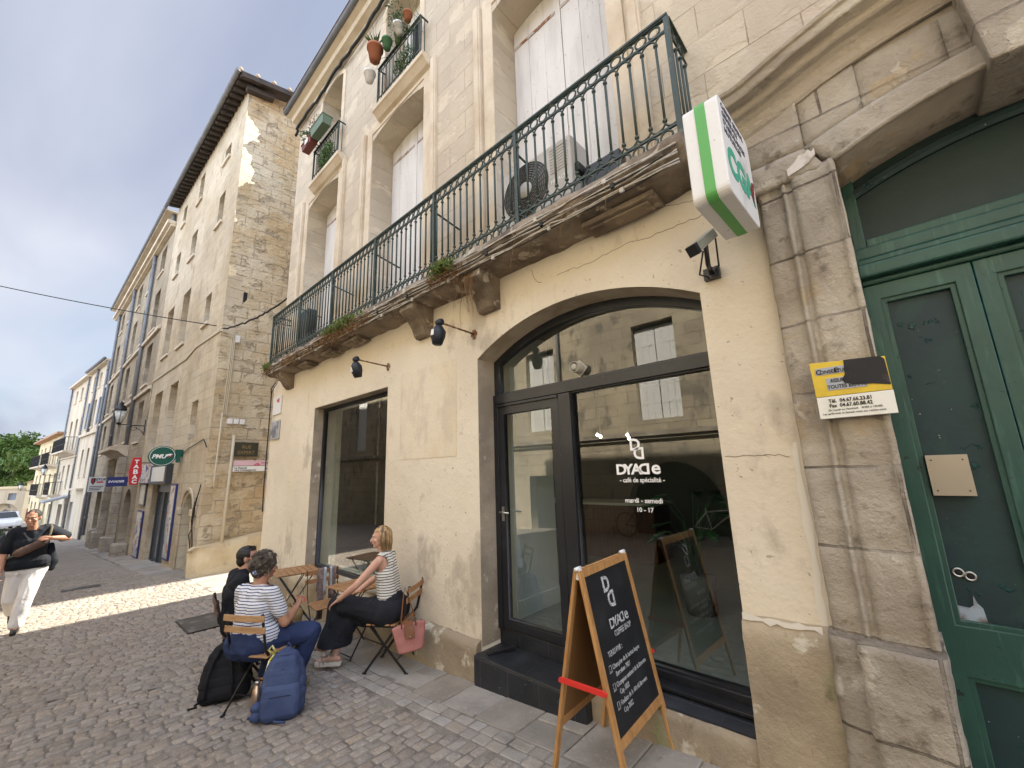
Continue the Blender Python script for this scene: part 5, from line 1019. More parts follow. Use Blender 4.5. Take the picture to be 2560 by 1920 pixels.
def weeds(x0, x1, label, green, n=120, z=3.80, seed=1, drop=.3):
    t = thing('weed_tuft', ((x0+x1)/2, 2.56, z), label, 'plant', 'weeds rooted in the balcony slab'); r_ = random.Random(seed)
    g = MB(); lv = MB()
    for i in range(n):
        u = r_.random(); x = x0+(x1-x0)*u; d = Vector((r_.gauss(0, .5), -abs(r_.gauss(.5, .3)), r_.gauss(.1, .5))); w_ = .35+.65*sin(pi*min(1, max(0, u)))
        p = twig(g, (x, 2.56, z-r_.random()*.12), d, r_.uniform(.08, drop)*w_, .0022, r_, droop=.9)
        for q in p[1:]:
            if r_.random() < .5: clump(g, q, .012, 2, .010, r_)
    g.build('dry_stems', weed_b, t)
    for i in range(int(n*green)):
        x = (x0+x1)/2+r_.gauss(0, (x1-x0)*.16); clump(lv, (x, 2.53-abs(r_.gauss(0, .03)), z+r_.gauss(.01, .03)), .04, 10, .015, r_)
    if green: lv.build('green_leaves', weed_g, t)
weeds(-3.55, -2.95, 'green and brown tuft spilling over the slab above the scrolled corbel', 1.0, 130, seed=2); weeds(-6.5, -4.9, 'long brown tuft with a green centre along the middle of the slab', .5, 380, seed=3, drop=.26)
weeds(-8.3, -6.6, 'thin dry weeds along the far half of the slab', 0, 200, seed=4, drop=.2); weeds(-9.05, -8.5, 'small green tuft at the far end of the slab', .6, 70, seed=5)
t = thing('trailing_roots', (-3.0, 2.6, 3.7), 'dry trailing stems hanging over the scrolled corbel', 'plant'); g = MB(); r_ = random.Random(9)
for i in range(26): twig(g, (-2.95+r_.gauss(0, .05), 2.60, 3.70), (r_.gauss(0, .15), -.1, -1), r_.uniform(.2, .62), .003, r_, droop=1.4, wig=.12, seg=8)
for x in (-1.65, -2.2, -1.3): twig(g, (x, 2.53, 3.8), (0, -.2, -1), .45, .0025, r_, droop=1.2, wig=.25, seg=8)
g.build('stems', weed_b, t)
# air conditioners
acm = mat('ac_casing', (.50, .485, .45), .5, .35, layers=[(5, .5, .75, (.40, .38, .34))])
def aircon(x, y, z, label, parent=None):
    t = thing('air_conditioner', (x, y, z), label, 'air conditioner', None)
    g = MB(); g.box(x-.41, x+.41, y-.15, y+.15, z+.06, z+.66); g.build('casing', acm, t, bevel=.015)
    g = MB(); cx, cz = x-.12, z+.36
    for r in [.023*k+.09 for k in range(9)]: g.ring((cx, y-.157, cz), r, .0045, (0, 1, 0), 36, 4)
    for k in range(24): a = 2*pi*k/24; g.tube([(cx+.09*cos(a), y-.157, cz+.09*sin(a)), (cx+.275*cos(a+.3), y-.157, cz+.275*sin(a+.3))], .003, 4)
    g.build('fan_grille', blackframe, t)
    g = MB(); g.lathe((cx, y-.151, cz), [(.28, 0), (.28, .004)], 32, axis=(0, -1, 0)); g.build('fan_well', mat('fan_well', (.20, .195, .18), .6), t)
    g = MB(); g.lathe((cx, y-.155, cz), [(.085, 0), (.08, .012)], 24, axis=(0, -1, 0)); g.build('fan_hub', acm, t)
    g = MB()
    for k in range(9): g.box(x+.18, x+.38, y-.156, y-.15, z+.60-.03*k, z+.612-.03*k)
    g.build('louvre', acm, t); text('HITACHI', .05, (x+.18, y-.152, z+.26), XV, ZV, white, t, off=.001)
    g = MB(); g.box(x-.3, x-.22, y-.17, y+.17, z, z+.06); g.box(x+.22, x+.3, y-.17, y+.17, z, z+.06); g.build('foot', blackframe, t)
    g = MB(); g.box(x+.41, x+.45, y-.10, y+.02, z+.30, z+.38); g.tube([(x+.43, y, z+.3), (x+.46, y, z+.2), (x+.44, y+.1, z+.15)], .012, 5); g.build('valve_cover', blackframe, t)
aircon(-2.10, 2.86, 3.93, 'grey outdoor unit with round fan grille behind the near balcony railing')
t = thing('equipment_box', (-1.45, 2.88, 3.95), 'black flat box standing beside the near outdoor unit', 'box'); g = MB(); g.box(-1.66, -1.30, 2.84, 2.96, 3.87, 4.28); g.build('casing', blackframe, t, bevel=.01)
t = thing('equipment_box', (-7.9, 2.88, 3.95), 'dark tall box beside the far outdoor unit', 'box'); g = MB(); g.box(-8.15, -7.65, 2.78, 2.96, 3.87, 4.75); g.build('casing', dk, t, bevel=.01)
# wall spotlights
lampb = mat('matt_black_lamp', (.016, .018, .024), .5, .35)
def spot(x, z, label, ty):
    t = thing('wall_spotlight', (x, 2.9, z), label, 'spotlight', 'black spotlights on rusty arms'); X = Matrix.Translation((x, 2.45, z))
    g = MB(); g.box(x-.02, x+.02, 2.885, 2.90, z-.055, z+.045); g.box(x-.045, x+.045, 2.89, 2.90, z-.02, z+.02); g.build('wall_plate', rust, t)
    g = MB(); g.tube([(x, 2.89, z), (x, 2.46, z+.02)], .0105, 8); g.build('arm', rust, t)
    g = MB(X); g.lathe((0, -.02, .02), [(.035, -.035), (.04, 0), (.035, .03)], 10, axis=(1, 0, 0)); g.build('knuckle', lampb, t)
    X2q = X @ Matrix.Translation((0, -.03, -.02)) @ Matrix.Rotation(ty, 4, 'X'); g = MB(X2q); g.lathe((0, 0, 0), [(.035, 0), (.075, -.06), (.072, -.12), (.05, -.20)], 6); g.build('head', lampb, t)
    g = MB(X2q); g.box(-.02, .02, -.075, -.0655, -.12, -.06); g.build('sticker', white, t)
spot(-4.95, 3.11, 'black faceted spotlight above the narrow shop window', .25); spot(-3.19, 3.13, 'black faceted spotlight left of the shop arch', -.1)
# insurance light box
LB = thing('projecting_sign', (-.5, 2.75, 3.0), 'green and white insurance light box sign projecting from the wall', 'sign')
e = Vector((.04, .9992, -.012)).normalized(); n_ = Vector((.9992, -.04, 0)); wv3 = n_.cross(e).normalized(); wv3 = wv3 if wv3.z > 0 else -wv3
XB = Matrix(((e.x, -n_.x, wv3.x, -.419), (e.y, -n_.y, wv3.y, 2.201), (e.z, -n_.z, wv3.z, 3.067), (0, 0, 0, 1)))   # local x: towards wall, y: away from the face, z up
def rrect(w0, w1, z0, z1, r, n=5):
    p = []
    for cx, cz, a0 in ((w1-r, z0+r, -pi/2), (w1-r, z1-r, 0), (w0+r, z1-r, pi/2), (w0+r, z0+r, pi)):
        p += [(cx+r*cos(a0+pi/2*i/n), 0, cz+r*sin(a0+pi/2*i/n)) for i in range(n+1)]
    return p
sgm = mat('sign_plastic', (.70, .70, .69), .45, .4, layers=[(2.6, .60, .72, (.20, .17, .13), (1, 1, .5), 7, .7), (60, .69, .73, (.25, .24, .22), None, 2, .6)])
g = MB(XB); g.smooth = False; g.prism(rrect(0, .55, 0, .624, .05), (0, 0, 0), (0, .194, 0)); g.build('light_box', sgm, LB, bevel=.006)
g = MB(XB); g.prism(rrect(-.004, .554, -.004, .628, .053), (0, .068, 0), (0, .124, 0)); g.build('green_band', mat('sign_green_band', (.10, .36, .085), .45, .4, layers=[(2, .55, .75, (.07, .27, .07), None, 5)]), LB)
dgr = mat('sign_logo_green', (.05, .36, .24), .5); drk = mat('sign_text_grey', (.09, .09, .12), .5)
for s, z_ in (('CABINET GENERAL', .555), ('GENERALE', .50), ("D'ASSURANCES", .445), ('MUTUELLES', .39)): text(s, .052, XB @ Vector((.05, -.0015, z_)), e, wv3, drk, LB, off=.0005, sx=.86 if len(s) > 13 else 1.05)
text('CGA', .25, XB @ Vector((.04, -.0015, .14)), e, wv3, dgr, LB, off=.012, sx=.86)
g = MB(XB); g.prism([(.42, 0, .22), (.49, 0, .30), (.52, 0, .30), (.47, 0, .14)], (0, -.005, 0), (0, 0, 0)); g.build('logo_accent', mat('dark_red_accent', (.18, .02, .03), .5), LB)
g = MB(XB); g.box(.55, .69, .08, .12, .12, .18); g.box(.55, .69, .08, .12, .45, .51); g.build('bracket', blackframe, LB)
# security camera
CC = thing('security_camera', (-.73, 2.9, 2.98), 'grey box security camera on a black bracket below the light box sign', 'camera')
dc_ = Vector((.20, .62, .52)).normalized(); sc__ = dc_.cross(Vector((0, 0, 1))).normalized(); uc_ = sc__.cross(dc_); X_ = Matrix(((dc_.x, sc__.x, uc_.x, -.69), (dc_.y, sc__.y, uc_.y, 2.60), (dc_.z, sc__.z, uc_.z, 3.05), (0, 0, 0, 1)))
g = MB(X_); g.box(-.13, .12, -.032, .032, -.03, .03); g.build('housing', mat('camera_grey', (.28, .30, .27), .45, .4), CC, bevel=.004)
g = MB(X_); g.box(-.165, -.131, -.034, .034, -.034, .034); g.build('front', blackframe, CC)
g = MB(); g.box(-.79, -.69, 2.86, 2.90, 2.90, 2.98); g.tube([(-.74, 2.87, 2.94), (-.72, 2.74, 2.95), (-.69, 2.63, 3.03)], .016, 6); g.tube([(-.72, 2.88, 2.96), (-.66, 2.75, 2.92), (-.64, 2.68, 3.08), (-.66, 2.66, 3.10)], .006, 5); g.tube([(-.76, 2.88, 2.92), (-.78, 2.74, 2.90), (-.71, 2.63, 3.0)], .006, 5); g.build('bracket', blackframe, CC)
# extractor fan in the fanlight
fn = thing('extractor_fan', (-2.04, 3.15, 2.57), 'round plastic extractor vent set in the arched fanlight', 'vent')
fm = mat('yellowed_plastic', (.40, .38, .31), .5, .3); g = MB(); g.lathe((-2.05, 3.19, 2.57), [(.052, 0), (.052, .11), (.046, .115), (.044, .02)], 22, axis=(0, -1, 0), cap=False); g.build('tube', fm, fn)
g = MB(); g.lathe((-2.05, 3.12, 2.57), [(.028, 0), (.03, .04), (.02, .045)], 16, axis=(0, -1, 0)); g.build('hub', fm, fn)
g = MB(); g.prism([(-.085, 0, 0), (0, 0, -.085), (.085, 0, 0), (0, 0, .085)], (-2.05, 3.178, 2.57), (-2.05, 3.186, 2.57)); g.build('mount', fm, fn)
# plaques at the corner
t = thing('wall_plaque', (-9.2, 2.88, 3.1), 'weathered white plaque with a red crest at the far corner of the café wall', 'plaque')
g = MB(); g.box(-9.44, -8.98, 2.875, 2.898, 2.93, 3.30); g.build('plate', grime, t); g = MB(); g.prism([(-9.22, 0, 3.18), (-9.1, 0, 3.16), (-9.07, 0, 3.26), (-9.13, 0, 3.22), (-9.16, 0, 3.27), (-9.19, 0, 3.22), (-9.25, 0, 3.26)], (0, 2.872, 0), (0, 2.875, 0)); g.build('crest', mat('faded_red', (.45, .12, .10), .6), t)
t = thing('framed_picture', (-9.2, 2.88, 2.6), 'small grey framed relief picture below the white plaque', 'picture')
g = MB(); g.box(-9.44, -8.98, 2.865, 2.898, 2.42, 2.80); g.build('frame', mat('silver_frame', (.45, .45, .44), .4, metal=.4), t, bevel=.006); g = MB(); g.box(-9.41, -9.01, 2.860, 2.866, 2.455, 2.765); g.build('relief', mat('grey_relief', (.13, .135, .15), .6, layers=[(7, .5, .58, (.36, .36, .38), (1, 1, .6), 4)], bump=[(8, .03, 3)]), t)
t = thing('corner_cable', (-9.5, 2.87, 2.5), 'black cables drooping down the far corner of the café wall', 'cable')
g = MB(); g.tube([(-9.35, 2.86, 3.62), (-9.42, 2.80, 3.48), (-9.5, 2.84, 3.38), (-9.52, 2.85, 2.6), (-9.54, 2.86, 1.5), (-9.53, 2.87, 1.0)], .012, 5); g.tube([(-9.25, 2.86, 3.6), (-9.38, 2.82, 3.45), (-9.48, 2.84, 3.4)], .008, 5); g.build('cable', cabled, t)
# eaves cables with clips
t = thing('eaves_cable', (-7, 2.9, 9.9), 'thick black cable bundle running under the café cornice', 'cable')
g = MB(); r_ = random.Random(4); g.tube([(XL+8.6*i/60, 2.90+r_.gauss(0, .006), 10.02+.04*sin(i*.5)+r_.gauss(0, .01)) for i in range(61)], .03, 6); g.tube([(XL+.02, 2.93, 10.0), (XL-.02, 2.9, 9.85), (XL+.03, 2.92, 9.9)], .03, 6); g.build('cable', cabled, t)
# plaster crack lines
ck = mat('hairline_crack', (.16, .13, .10), .95)
def crack(pts, nm='wall_crack'):
    g = MB(); r_ = random.Random(len(pts)); P_ = []
    for a, b in zip(pts, pts[1:]):
        for k in range(8): u = k/8; P_.append((a[0]+(b[0]-a[0])*u+r_.gauss(0, .006), 2.8995, a[1]+(b[1]-a[1])*u+r_.gauss(0, .006)))
    g.tube(P_, .0022, 4); g.build(nm, ck, B)
crack([(-2.05, 3.42), (-1.75, 3.40), (-1.4, 3.43), (-1.0, 3.41), (-.75, 3.40), (-.55, 3.38)]); crack([(-2.35, 3.58), (-2.33, 3.5), (-2.27, 3.42), (-2.22, 3.40)]); crack([(-1.1, 3.62), (-.9, 3.58), (-.7, 3.52)])
crack([(-.82, 1.70), (-.6, 1.71), (-.45, 1.70)]); crack([(-4.14, .09), (-3.7, .11), (-3.3, .10)])
wp = mat('fresh_filler', (.66, .61, .52), .9); g = MB()
g.smooth = False; r_ = random.Random(6); pz = [.78+i*.09 for i in range(12)]; g.add([(-.455+r_.gauss(0, .006), 2.8975, z) for z in pz]+[(-.42+r_.gauss(0, .006), 2.8975, z) for z in pz[::-1]], [tuple(range(24))]); g.build('filler_strip', wp, B)
g = MB(); z0 = .772; pz = [-.83+i*.035 for i in range(12)]; g.add([(x, 2.846, z0+.02+r_.gauss(0, .006)) for x in pz]+[(x, 2.846, z0-.005+r_.gauss(0, .006)) for x in pz[::-1]], [tuple(range(24))]); g.build('filler_strip', wp, B)
# ---------------------------------------------------------------- flower boxes and pots on the balconettes
box_g = mat('green_planter', (.11, .16, .11), .5, .3); box_r = mat('red_planter', (.16, .05, .04), .55); terra = mat('terracotta', (.30, .11, .055), .75, layers=[(6, .5, .65, (.22, .08, .045))]); leafd = mat('pot_leaves', (.05, .09, .03), .6); soil = mat('soil', (.03, .022, .015), .95)
PG = 'flower pots on the upper window railings'
def planter(x0, x1, y0, y1, z0, z1, m, label, tiltz=0):
    t = thing('planter_box', ((x0+x1)/2, (y0+y1)/2, z0), label, 'planter', PG); g = MB(); X = Matrix.Translation(((x0+x1)/2, (y0+y1)/2, z0)) @ Matrix.Rotation(tiltz, 4, 'X'); g.X = X; a, b, c = (x1-x0)/2, (y1-y0)/2, z1-z0
    g.add([(-a*.93, -b*.8, 0), (a*.93, -b*.8, 0), (a*.93, b*.8, 0), (-a*.93, b*.8, 0), (-a, -b, c), (a, -b, c), (a, b, c), (-a, b, c)], [(3, 2, 1, 0), (4, 5, 6, 7), (0, 1, 5, 4), (1, 2, 6, 5), (2, 3, 7, 6), (3, 0, 4, 7)])
    g.box(-a-.008, a+.008, -b-.008, b+.008, c-.02, c); g.build('box', m, t, bevel=.004); return t, X, a, b, c
t, X, a, b, c = planter(-7.75, -7.15, 2.60, 2.80, 8.42, 8.62, box_g, 'green flower box hanging outside the far upper window')
g = MB(X); r_ = random.Random(21)
for i in range(60): twig(g, (r_.uniform(-a, 0), 0, c-.02), (r_.gauss(0, .4), r_.gauss(-.2, .3), 1), r_.uniform(.1, .28), .003, r_, seg=4)
clump(g, (-a*.5, 0, c+.08), .2, 160, .022, r_, (1.2, .8, .7)); g.build('plants', mat('reddish_foliage', (.12, .07, .05), .7), t)
t, X, a, b, c = planter(-8.25, -7.8, 2.62, 2.80, 8.40, 8.55, box_r, 'dark red flower box at the outer end of the far upper window'); g = MB(X); clump(g, (0, 0, c+.1), .2, 260, .028, r_, (1.3, 1, .9)); g.build('plants', leafd, t)
g = MB(X); g.box(.0, .14, -b-.012, -b, .02, .12); g.build('label_card', white, t)
t = thing('climbing_plant', (-7.6, 2.85, 7.8), 'feathery green plant growing through the far window railing', 'plant'); g = MB(); clump(g, (-7.45, 2.83, 7.98), .22, 900, .016, r_, (1.6, .35, 1.1), 1.8); g.build('foliage', mat('feathery_foliage', (.07, .12, .04), .7), t)
def pot(x, y, z, r, h, m, label, plants=0, tiltx=0, kind=0):
    t = thing('flower_pot', (x, y, z), label, 'pot', PG); X = Matrix.Translation((x, y, z)) @ Matrix.Rotation(tiltx, 4, 'X'); g = MB(X)
    g.lathe((0, 0, 0), [(r*.7, 0), (r*.98, h*.82), (r*1.1, h*.82), (r*1.1, h), (r*.95, h)], 18); g.build('pot', m, t); g = MB(X)
    if kind == 1:
        for i in range(22):
            a = r_.uniform(0, 2*pi); d = Vector((cos(a)*.9, sin(a)*.9, r_.uniform(.5, 1.2))).normalized(); L_ = r_.uniform(.15, .3); s_ = d.cross(Vector((0, 0, 1))).normalized()*.014; p = Vector((0, 0, h)); g.add([p-s_, p+s_, p+d*L_*.6+s_*.9, p+d*L_+Vector((0, 0, -.02)), p+d*L_*.6-s_*.9], [(0, 1, 2, 3, 4)])
        for i in range(3): twig(g, (0, 0, h), (r_.gauss(0, .3), -.2, 1), .55, .003, r_, droop=.1, wig=.06)
    elif kind == 2: clump(g, (0, 0, h+.12), .17, 160, .018, r_, (1, 1, 1.2), 1.6)
    if kind: g.build('plant', leafd, t)
pot(-5.25, 2.66, 8.30, .12, .26, terra, 'large terracotta pot with spiky plant outside the middle upper window', kind=1)
pot(-5.48, 2.70, 8.10, .09, .17, grime, 'white bucket pot hanging lowest on the middle upper window railing')
pot(-4.98, 2.72, 8.36, .08, .17, mat('green_pot', (.06, .15, .07), .5), 'green pot beside the large terracotta one on the middle upper window')
pot(-4.70, 2.78, 8.45, .075, .17, grime, 'ribbed white pot near the right end of the middle upper window', kind=2, tiltx=.3)
pot(-4.55, 2.82, 8.62, .07, .14, terra, 'small terracotta pot topmost on the middle upper window railing'); pot(-4.85, 2.84, 8.45, .06, .2, mat('olive_pot', (.09, .14, .06), .5), 'slim green pot behind the ribbed white one', kind=2)
t = thing('climbing_plant', (-4.6, 2.85, 7.8), 'wiry plant twisting through the middle window railing', 'plant'); g = MB(); clump(g, (-4.65, 2.83, 7.95), .2, 420, .015, r_, (1.4, .35, 1.1), 1.8)
for i in range(18): twig(g, (-4.6+r_.gauss(0, .3), 2.85, 8.4), (r_.gauss(0, .6), -.3, .5), .5, .004, r_, droop=.4, wig=.4, seg=8)
g.build('foliage', leafd, t)
# ---------------------------------------------------------------- chalk board
AB = thing('chalk_board', (-1.576, 2.556, gz(-1.57)), 'wooden folding chalkboard sign with red side stays standing before the shop window', 'sign board')
hC = Vector((-1.576, 2.556, 1.046)); yw = .052; u_ = Vector((-sin(yw), cos(yw), 0)); nn = Vector((cos(yw), sin(yw), 0)); aa = .2; W2_ = .33
chalk = mat('chalk_black', (.012, .013, .015), .55, .35, layers=[(3, .5, .8, (.03, .032, .034), None, 6)]); chk = mat('white_chalk', (.55, .55, .54), .95, .05, layers=[(60, .5, .62, (.12, .12, .12), None, 3, .8)])
for sgn, nm in ((1, 'front_leaf'), (-1, 'rear_leaf')):
    d = nn*sin(aa)*sgn+Vector((0, 0, -cos(aa))); no = (nn*cos(aa)*sgn+Vector((0, 0, sin(aa)))); X = Matrix(((u_.x, d.x, no.x, hC.x+no.x*.012), (u_.y, d.y, no.y, hC.y+no.y*.012), (u_.z, d.z, no.z, hC.z+no.z*.012), (0, 0, 0, 1)))
    L_ = 1.2; g = MB(X)
    for s_ in (-1, 1):
        x0, x1 = sorted((s_*W2_, s_*(W2_-.042))); g.box(x0, x1, 0, L_, -.009, .011)
    st = g.build(nm, wood, AB, bevel=.003)
    g = MB(X); g.box(-W2_+.0425, W2_-.0425, .0, .045, -.008, .010); g.box(-W2_+.0425, W2_-.0425, .87, .92, -.008, .010); g.each('rail', wood, st, bevel=.003)
    g = MB(X); g.box(-W2_+.0425, W2_-.0425, .0455, .8695, -.004, .004); g.build('chalk_panel', chalk if sgn > 0 else mat('brown_hardboard', (.20, .10, .035), .7), st)
    if sgn < 0:
        g = MB(X); g.box(-W2_+.05, W2_-.05, .05, .865, .0045, .006); g.build('outer_panel', chalk, st)
    else:
        uu = -d; P_ = lambda x, y: X @ Vector((x, y, .0055))
        emblem(P_(-.10, .265), .125, u_, uu, chk, st, tall=1.35, off=.03); dyade(P_(-.12, .375), .078, u_, uu, chk, st, off=.010)
        text('COFFEE SHOP', .046, P_(-.085, .425), u_, uu, chk, st, ext=.0005, off=.0003, sx=.8)
        text('TENU PAR :', .042, P_(-.215, .50), u_, uu, chk, st, ext=.0005, off=.0002, sx=.85)
        for y, l1, l2 in ((.565, 'Champion de la barista league', 'Barcelone 2024'), (.655, 'Champion national de la Brewers', 'Cup 2022'), (.745, 'Finaliste de la World Brewers', 'Cup 2022')):
            text(l1, .036, P_(-.195, y), u_, uu, chk, st, ext=.0005, off=.0001, sx=.86); text(l2, .036, P_(-.175, y+.042), u_, uu, chk, st, ext=.0005, off=.0001, sx=.85)
            q = [(-.235, y-.028), (-.235, y), (-.21, y), (-.21, y-.028)]; g = MB(); g.tube([P_(a, b) for a, b in q], .0016, 4, closed=True); g.tube([P_(-.24, y+.006), P_(-.205, y+.006)], .0016, 4); g.build('cup_doodle', chk, st)
for s_ in (-1, 1):
    g = MB(); c = hC+u_*s_*(W2_-.02); g.tube([c+u_*-.03+Vector((0, 0, .012)), c+u_*.03+Vector((0, 0, .012))], .012, 8); g.box(c.x-.02, c.x+.02, c.y-.012, c.y+.012, c.z-.05, c.z+.01); g.build('hinge', white, AB)
redp = mat('red_plastic', (.62, .035, .025), .4, .45)
for s_ in (-1, 1):
    c = hC+u_*s_*(W2_+.012)+Vector((0, 0, -.62)); hh = .158; g = MB(); Xr = Matrix.Translation(c) @ Matrix.Rotation(yw, 4, 'Z')
    g.X = Xr; g.prism([(a, 0, b) for a, b in [(-hh+.0, -.016), (hh-.02, -.016), (hh, -.008), (hh+.004, .006), (hh-.015, .016), (-hh+.02, .016), (-hh, .009), (-hh-.004, -.008)]], (0, -.006, 0), (0, .006, 0)); g.build('side_stay', redp, AB, bevel=.002)
# doormat stopper
t = thing('door_wedge', (-2.98, 2.98, .03), 'long black rubber wedge lying on the black step', 'wedge'); g = MB(Matrix.Translation((-2.99, 2.99, .023)) @ Matrix.Rotation(rad(62), 4, 'Z')); g.prism([(-.13, 0, 0), (.13, 0, 0), (.13, 0, .03), (.10, 0, .038), (-.12, 0, .022), (-.13, 0, .012)], (0, -.035, 0), (0, .035, 0)); g.build('wedge', blackframe, t, bevel=.004)
# ---------------------------------------------------------------- soft-body tools
def cap(v, f, a, b, r0, r1, flat=None, ratio=1, n=12):
    a, b = Vector(a), Vector(b); d = b-a; L_ = d.length; d = d.normalized() if L_ > 1e-6 else Vector((0, 0, 1)); u = (Vector(flat)-d*Vector(flat).dot(d)).normalized() if flat else d.orthogonal().normalized(); w_ = d.cross(u); base = len(v); rings = []
    for k in range(5): t = -pi/2+pi/2*k/4; rings.append((a+d*sin(t)*r0*(ratio if False else 1), cos(t)*r0))
    for k in range(5): t = pi/2*k/4; rings.append((b+d*sin(t)*r1, cos(t)*r1))
    for c, r in rings:
        r = max(r, 1e-4)
        for j in range(n): t = 2*pi*j/n; v.append(c+u*cos(t)*r*ratio+w_*sin(t)*r)
    for i in range(len(rings)-1):
        for j in range(n): f.append((base+i*n+j, base+i*n+(j+1) % n, base+(i+1)*n+(j+1) % n, base+(i+1)*n+j))
    f.append(tuple(base+j for j in range(n))[::-1]); f.append(tuple(base+(len(rings)-1)*n+j for j in range(n)))
def ell(v, f, c, r, ax=None, n=14, m=9):
    base = len(v); c = Vector(c); ax = ax or (Vector((1, 0, 0)), Vector((0, 1, 0)), Vector((0, 0, 1)))
    for i in range(m+1):
        t = -pi/2+pi*i/m; cr = max(cos(t), 1e-3)
        for j in range(n): p = 2*pi*j/n; v.append(c+ax[0]*r[0]*cr*cos(p)+ax[1]*r[1]*cr*sin(p)+ax[2]*r[2]*sin(t))
    for i in range(m):
        for j in range(n): f.append((base+i*n+j, base+i*n+(j+1) % n, base+(i+1)*n+(j+1) % n, base+(i+1)*n+j))
    f.append(tuple(base+j for j in range(n))[::-1]); f.append(tuple(base+m*n+j for j in range(n)))
def blob(name, prims, m, parent, X=None, voxel=.006, smooth=3, fold=None, keep=None, label=None):
    v, f = [], []
    for p in prims:
        if p[0] == 'c': cap(v, f, *p[1:])
        else: ell(v, f, *p[1:])
    if X: v = [X @ q for q in v]
    me = bpy.data.meshes.new(name); me.from_pydata([tuple(q) for q in v], [], f); o = bpy.data.objects.new(name, me); C.objects.link(o)
    r = o.modifiers.new('r', 'REMESH'); r.mode = 'VOXEL'; r.voxel_size = voxel; r.use_smooth_shade = True
    s_ = o.modifiers.new('s', 'SMOOTH'); s_.iterations = smooth; s_.factor = .6
    bpy.context.view_layer.update(); dg = bpy.context.evaluated_depsgraph_get(); m2_ = bpy.data.meshes.new_from_object(o.evaluated_get(dg)); bpy.data.objects.remove(o)
    m2_.materials.clear(); m2_.materials.append(m)
    Xi = X.inverted() if X else Matrix()
    if keep:                                                   # cut openings: delete faces for which keep() is false
        b = bmesh.new(); b.from_mesh(m2_); bmesh.ops.delete(b, geom=[q for q in b.faces if not keep(Xi @ q.calc_center_median())], context='FACES'); b.to_mesh(m2_); b.free()
    if fold:
        amp, fr, st = fold; b = bmesh.new(); b.from_mesh(m2_); b.normal_update()
        for q in b.verts:
            l = Xi @ q.co; w_ = Vector((l.x*st[0], l.y*st[1], l.z*st[2]))*fr; k = 1-abs(noise.noise(w_+Vector((noise.noise(w_*.7), 0, 0))*1.5))*2; q.co += q.normal*amp*(k-.35)
        b.to_mesh(m2_); b.free()
    for q in m2_.polygons: q.use_smooth = True; q.material_index = 0
    o = bpy.data.objects.new(name, m2_); C.objects.link(o); adopt(o, parent)
    if label: o['label'] = label
    return o
V = Vector
def frame3(f, up_=(0, 0, 1)):
    f = V(f).normalized(); l = V(up_).cross(f).normalized(); return f, l, f.cross(l)
def head_prims(c, f, up_=(0, 0, 1), k=1.0, nose=1.0):
    f, l, u = frame3(f, up_); c = V(c)
    P_ = [('e', c+u*.025*k-f*.01*k, (.095*k, .076*k, .095*k), (f, l, u)), ('e', c-u*.035*k+f*.025*k, (.062*k, .058*k, .075*k), (f, l, u)), ('e', c-u*.085*k+f*.062*k, (.024*k, .026*k, .020*k), (f, l, u)),
          ('c', c+f*.083*k+u*.012*k, c+f*.106*k*nose-u*.022*k, .009*k, .0145*k), ('e', c+f*.088*k-u*.052*k, (.012*k, .024*k, .012*k), (f, l, u)), ('c', c+f*.079*k+u*.030*k-l*.03*k, c+f*.079*k+u*.030*k+l*.03*k, .013*k, .013*k)]
    for s_ in (-1, 1): P_ += [('e', c+l*s_*.077*k-u*.005*k-f*.008*k, (.018*k, .009*k, .030*k), (f, l, u)), ('e', c+l*s_*.040*k-u*.020*k+f*.055*k, (.028*k, .024*k, .024*k), (f, l, u))]
    return P_
def face_parts(body, c, f, up_=(0, 0, 1), k=1.0, hairm=None, lip=None, open_=False):
    f, l, u = frame3(f, up_); c = V(c); g = MB(); g2 = MB(); g3 = MB()
    for s_ in (-1, 1):
        e = c+f*.083*k+l*s_*.031*k+u*.008*k; v, ff = [], []; ell(v, ff, e, (.009*k, .013*k, .007*k), (f, l, u), 8, 5); g.smooth = True; g.add(v, ff)
        v, ff = [], []; ell(v, ff, e+f*.006*k, (.005*k, .006*k, .0058*k), (f, l, u), 8, 5); g2.smooth = True; g2.add(v, ff)
        g3.tube([c+f*.088*k+l*s_*.014*k+u*.027*k, c+f*.088*k+l*s_*.032*k+u*.034*k, c+f*.074*k+l*s_*.052*k+u*.026*k], .0035*k, 5)
    g.build('eye', mat('eye_white', (.6, .58, .55), .3), body); g2.build('iris', mat('iris_brown', (.03, .018, .01), .3), body); g3.build('eyebrow', hairm, body)
    g = MB(); g.tube([c+f*.088*k+l*.024*k-u*.050*k, c+f*.100*k-u*.0535*k, c+f*.088*k-l*.024*k-u*.050*k], .0045*k, 6); g.build('lips', lip or mat('lips', (.36, .12, .09), .5), body)
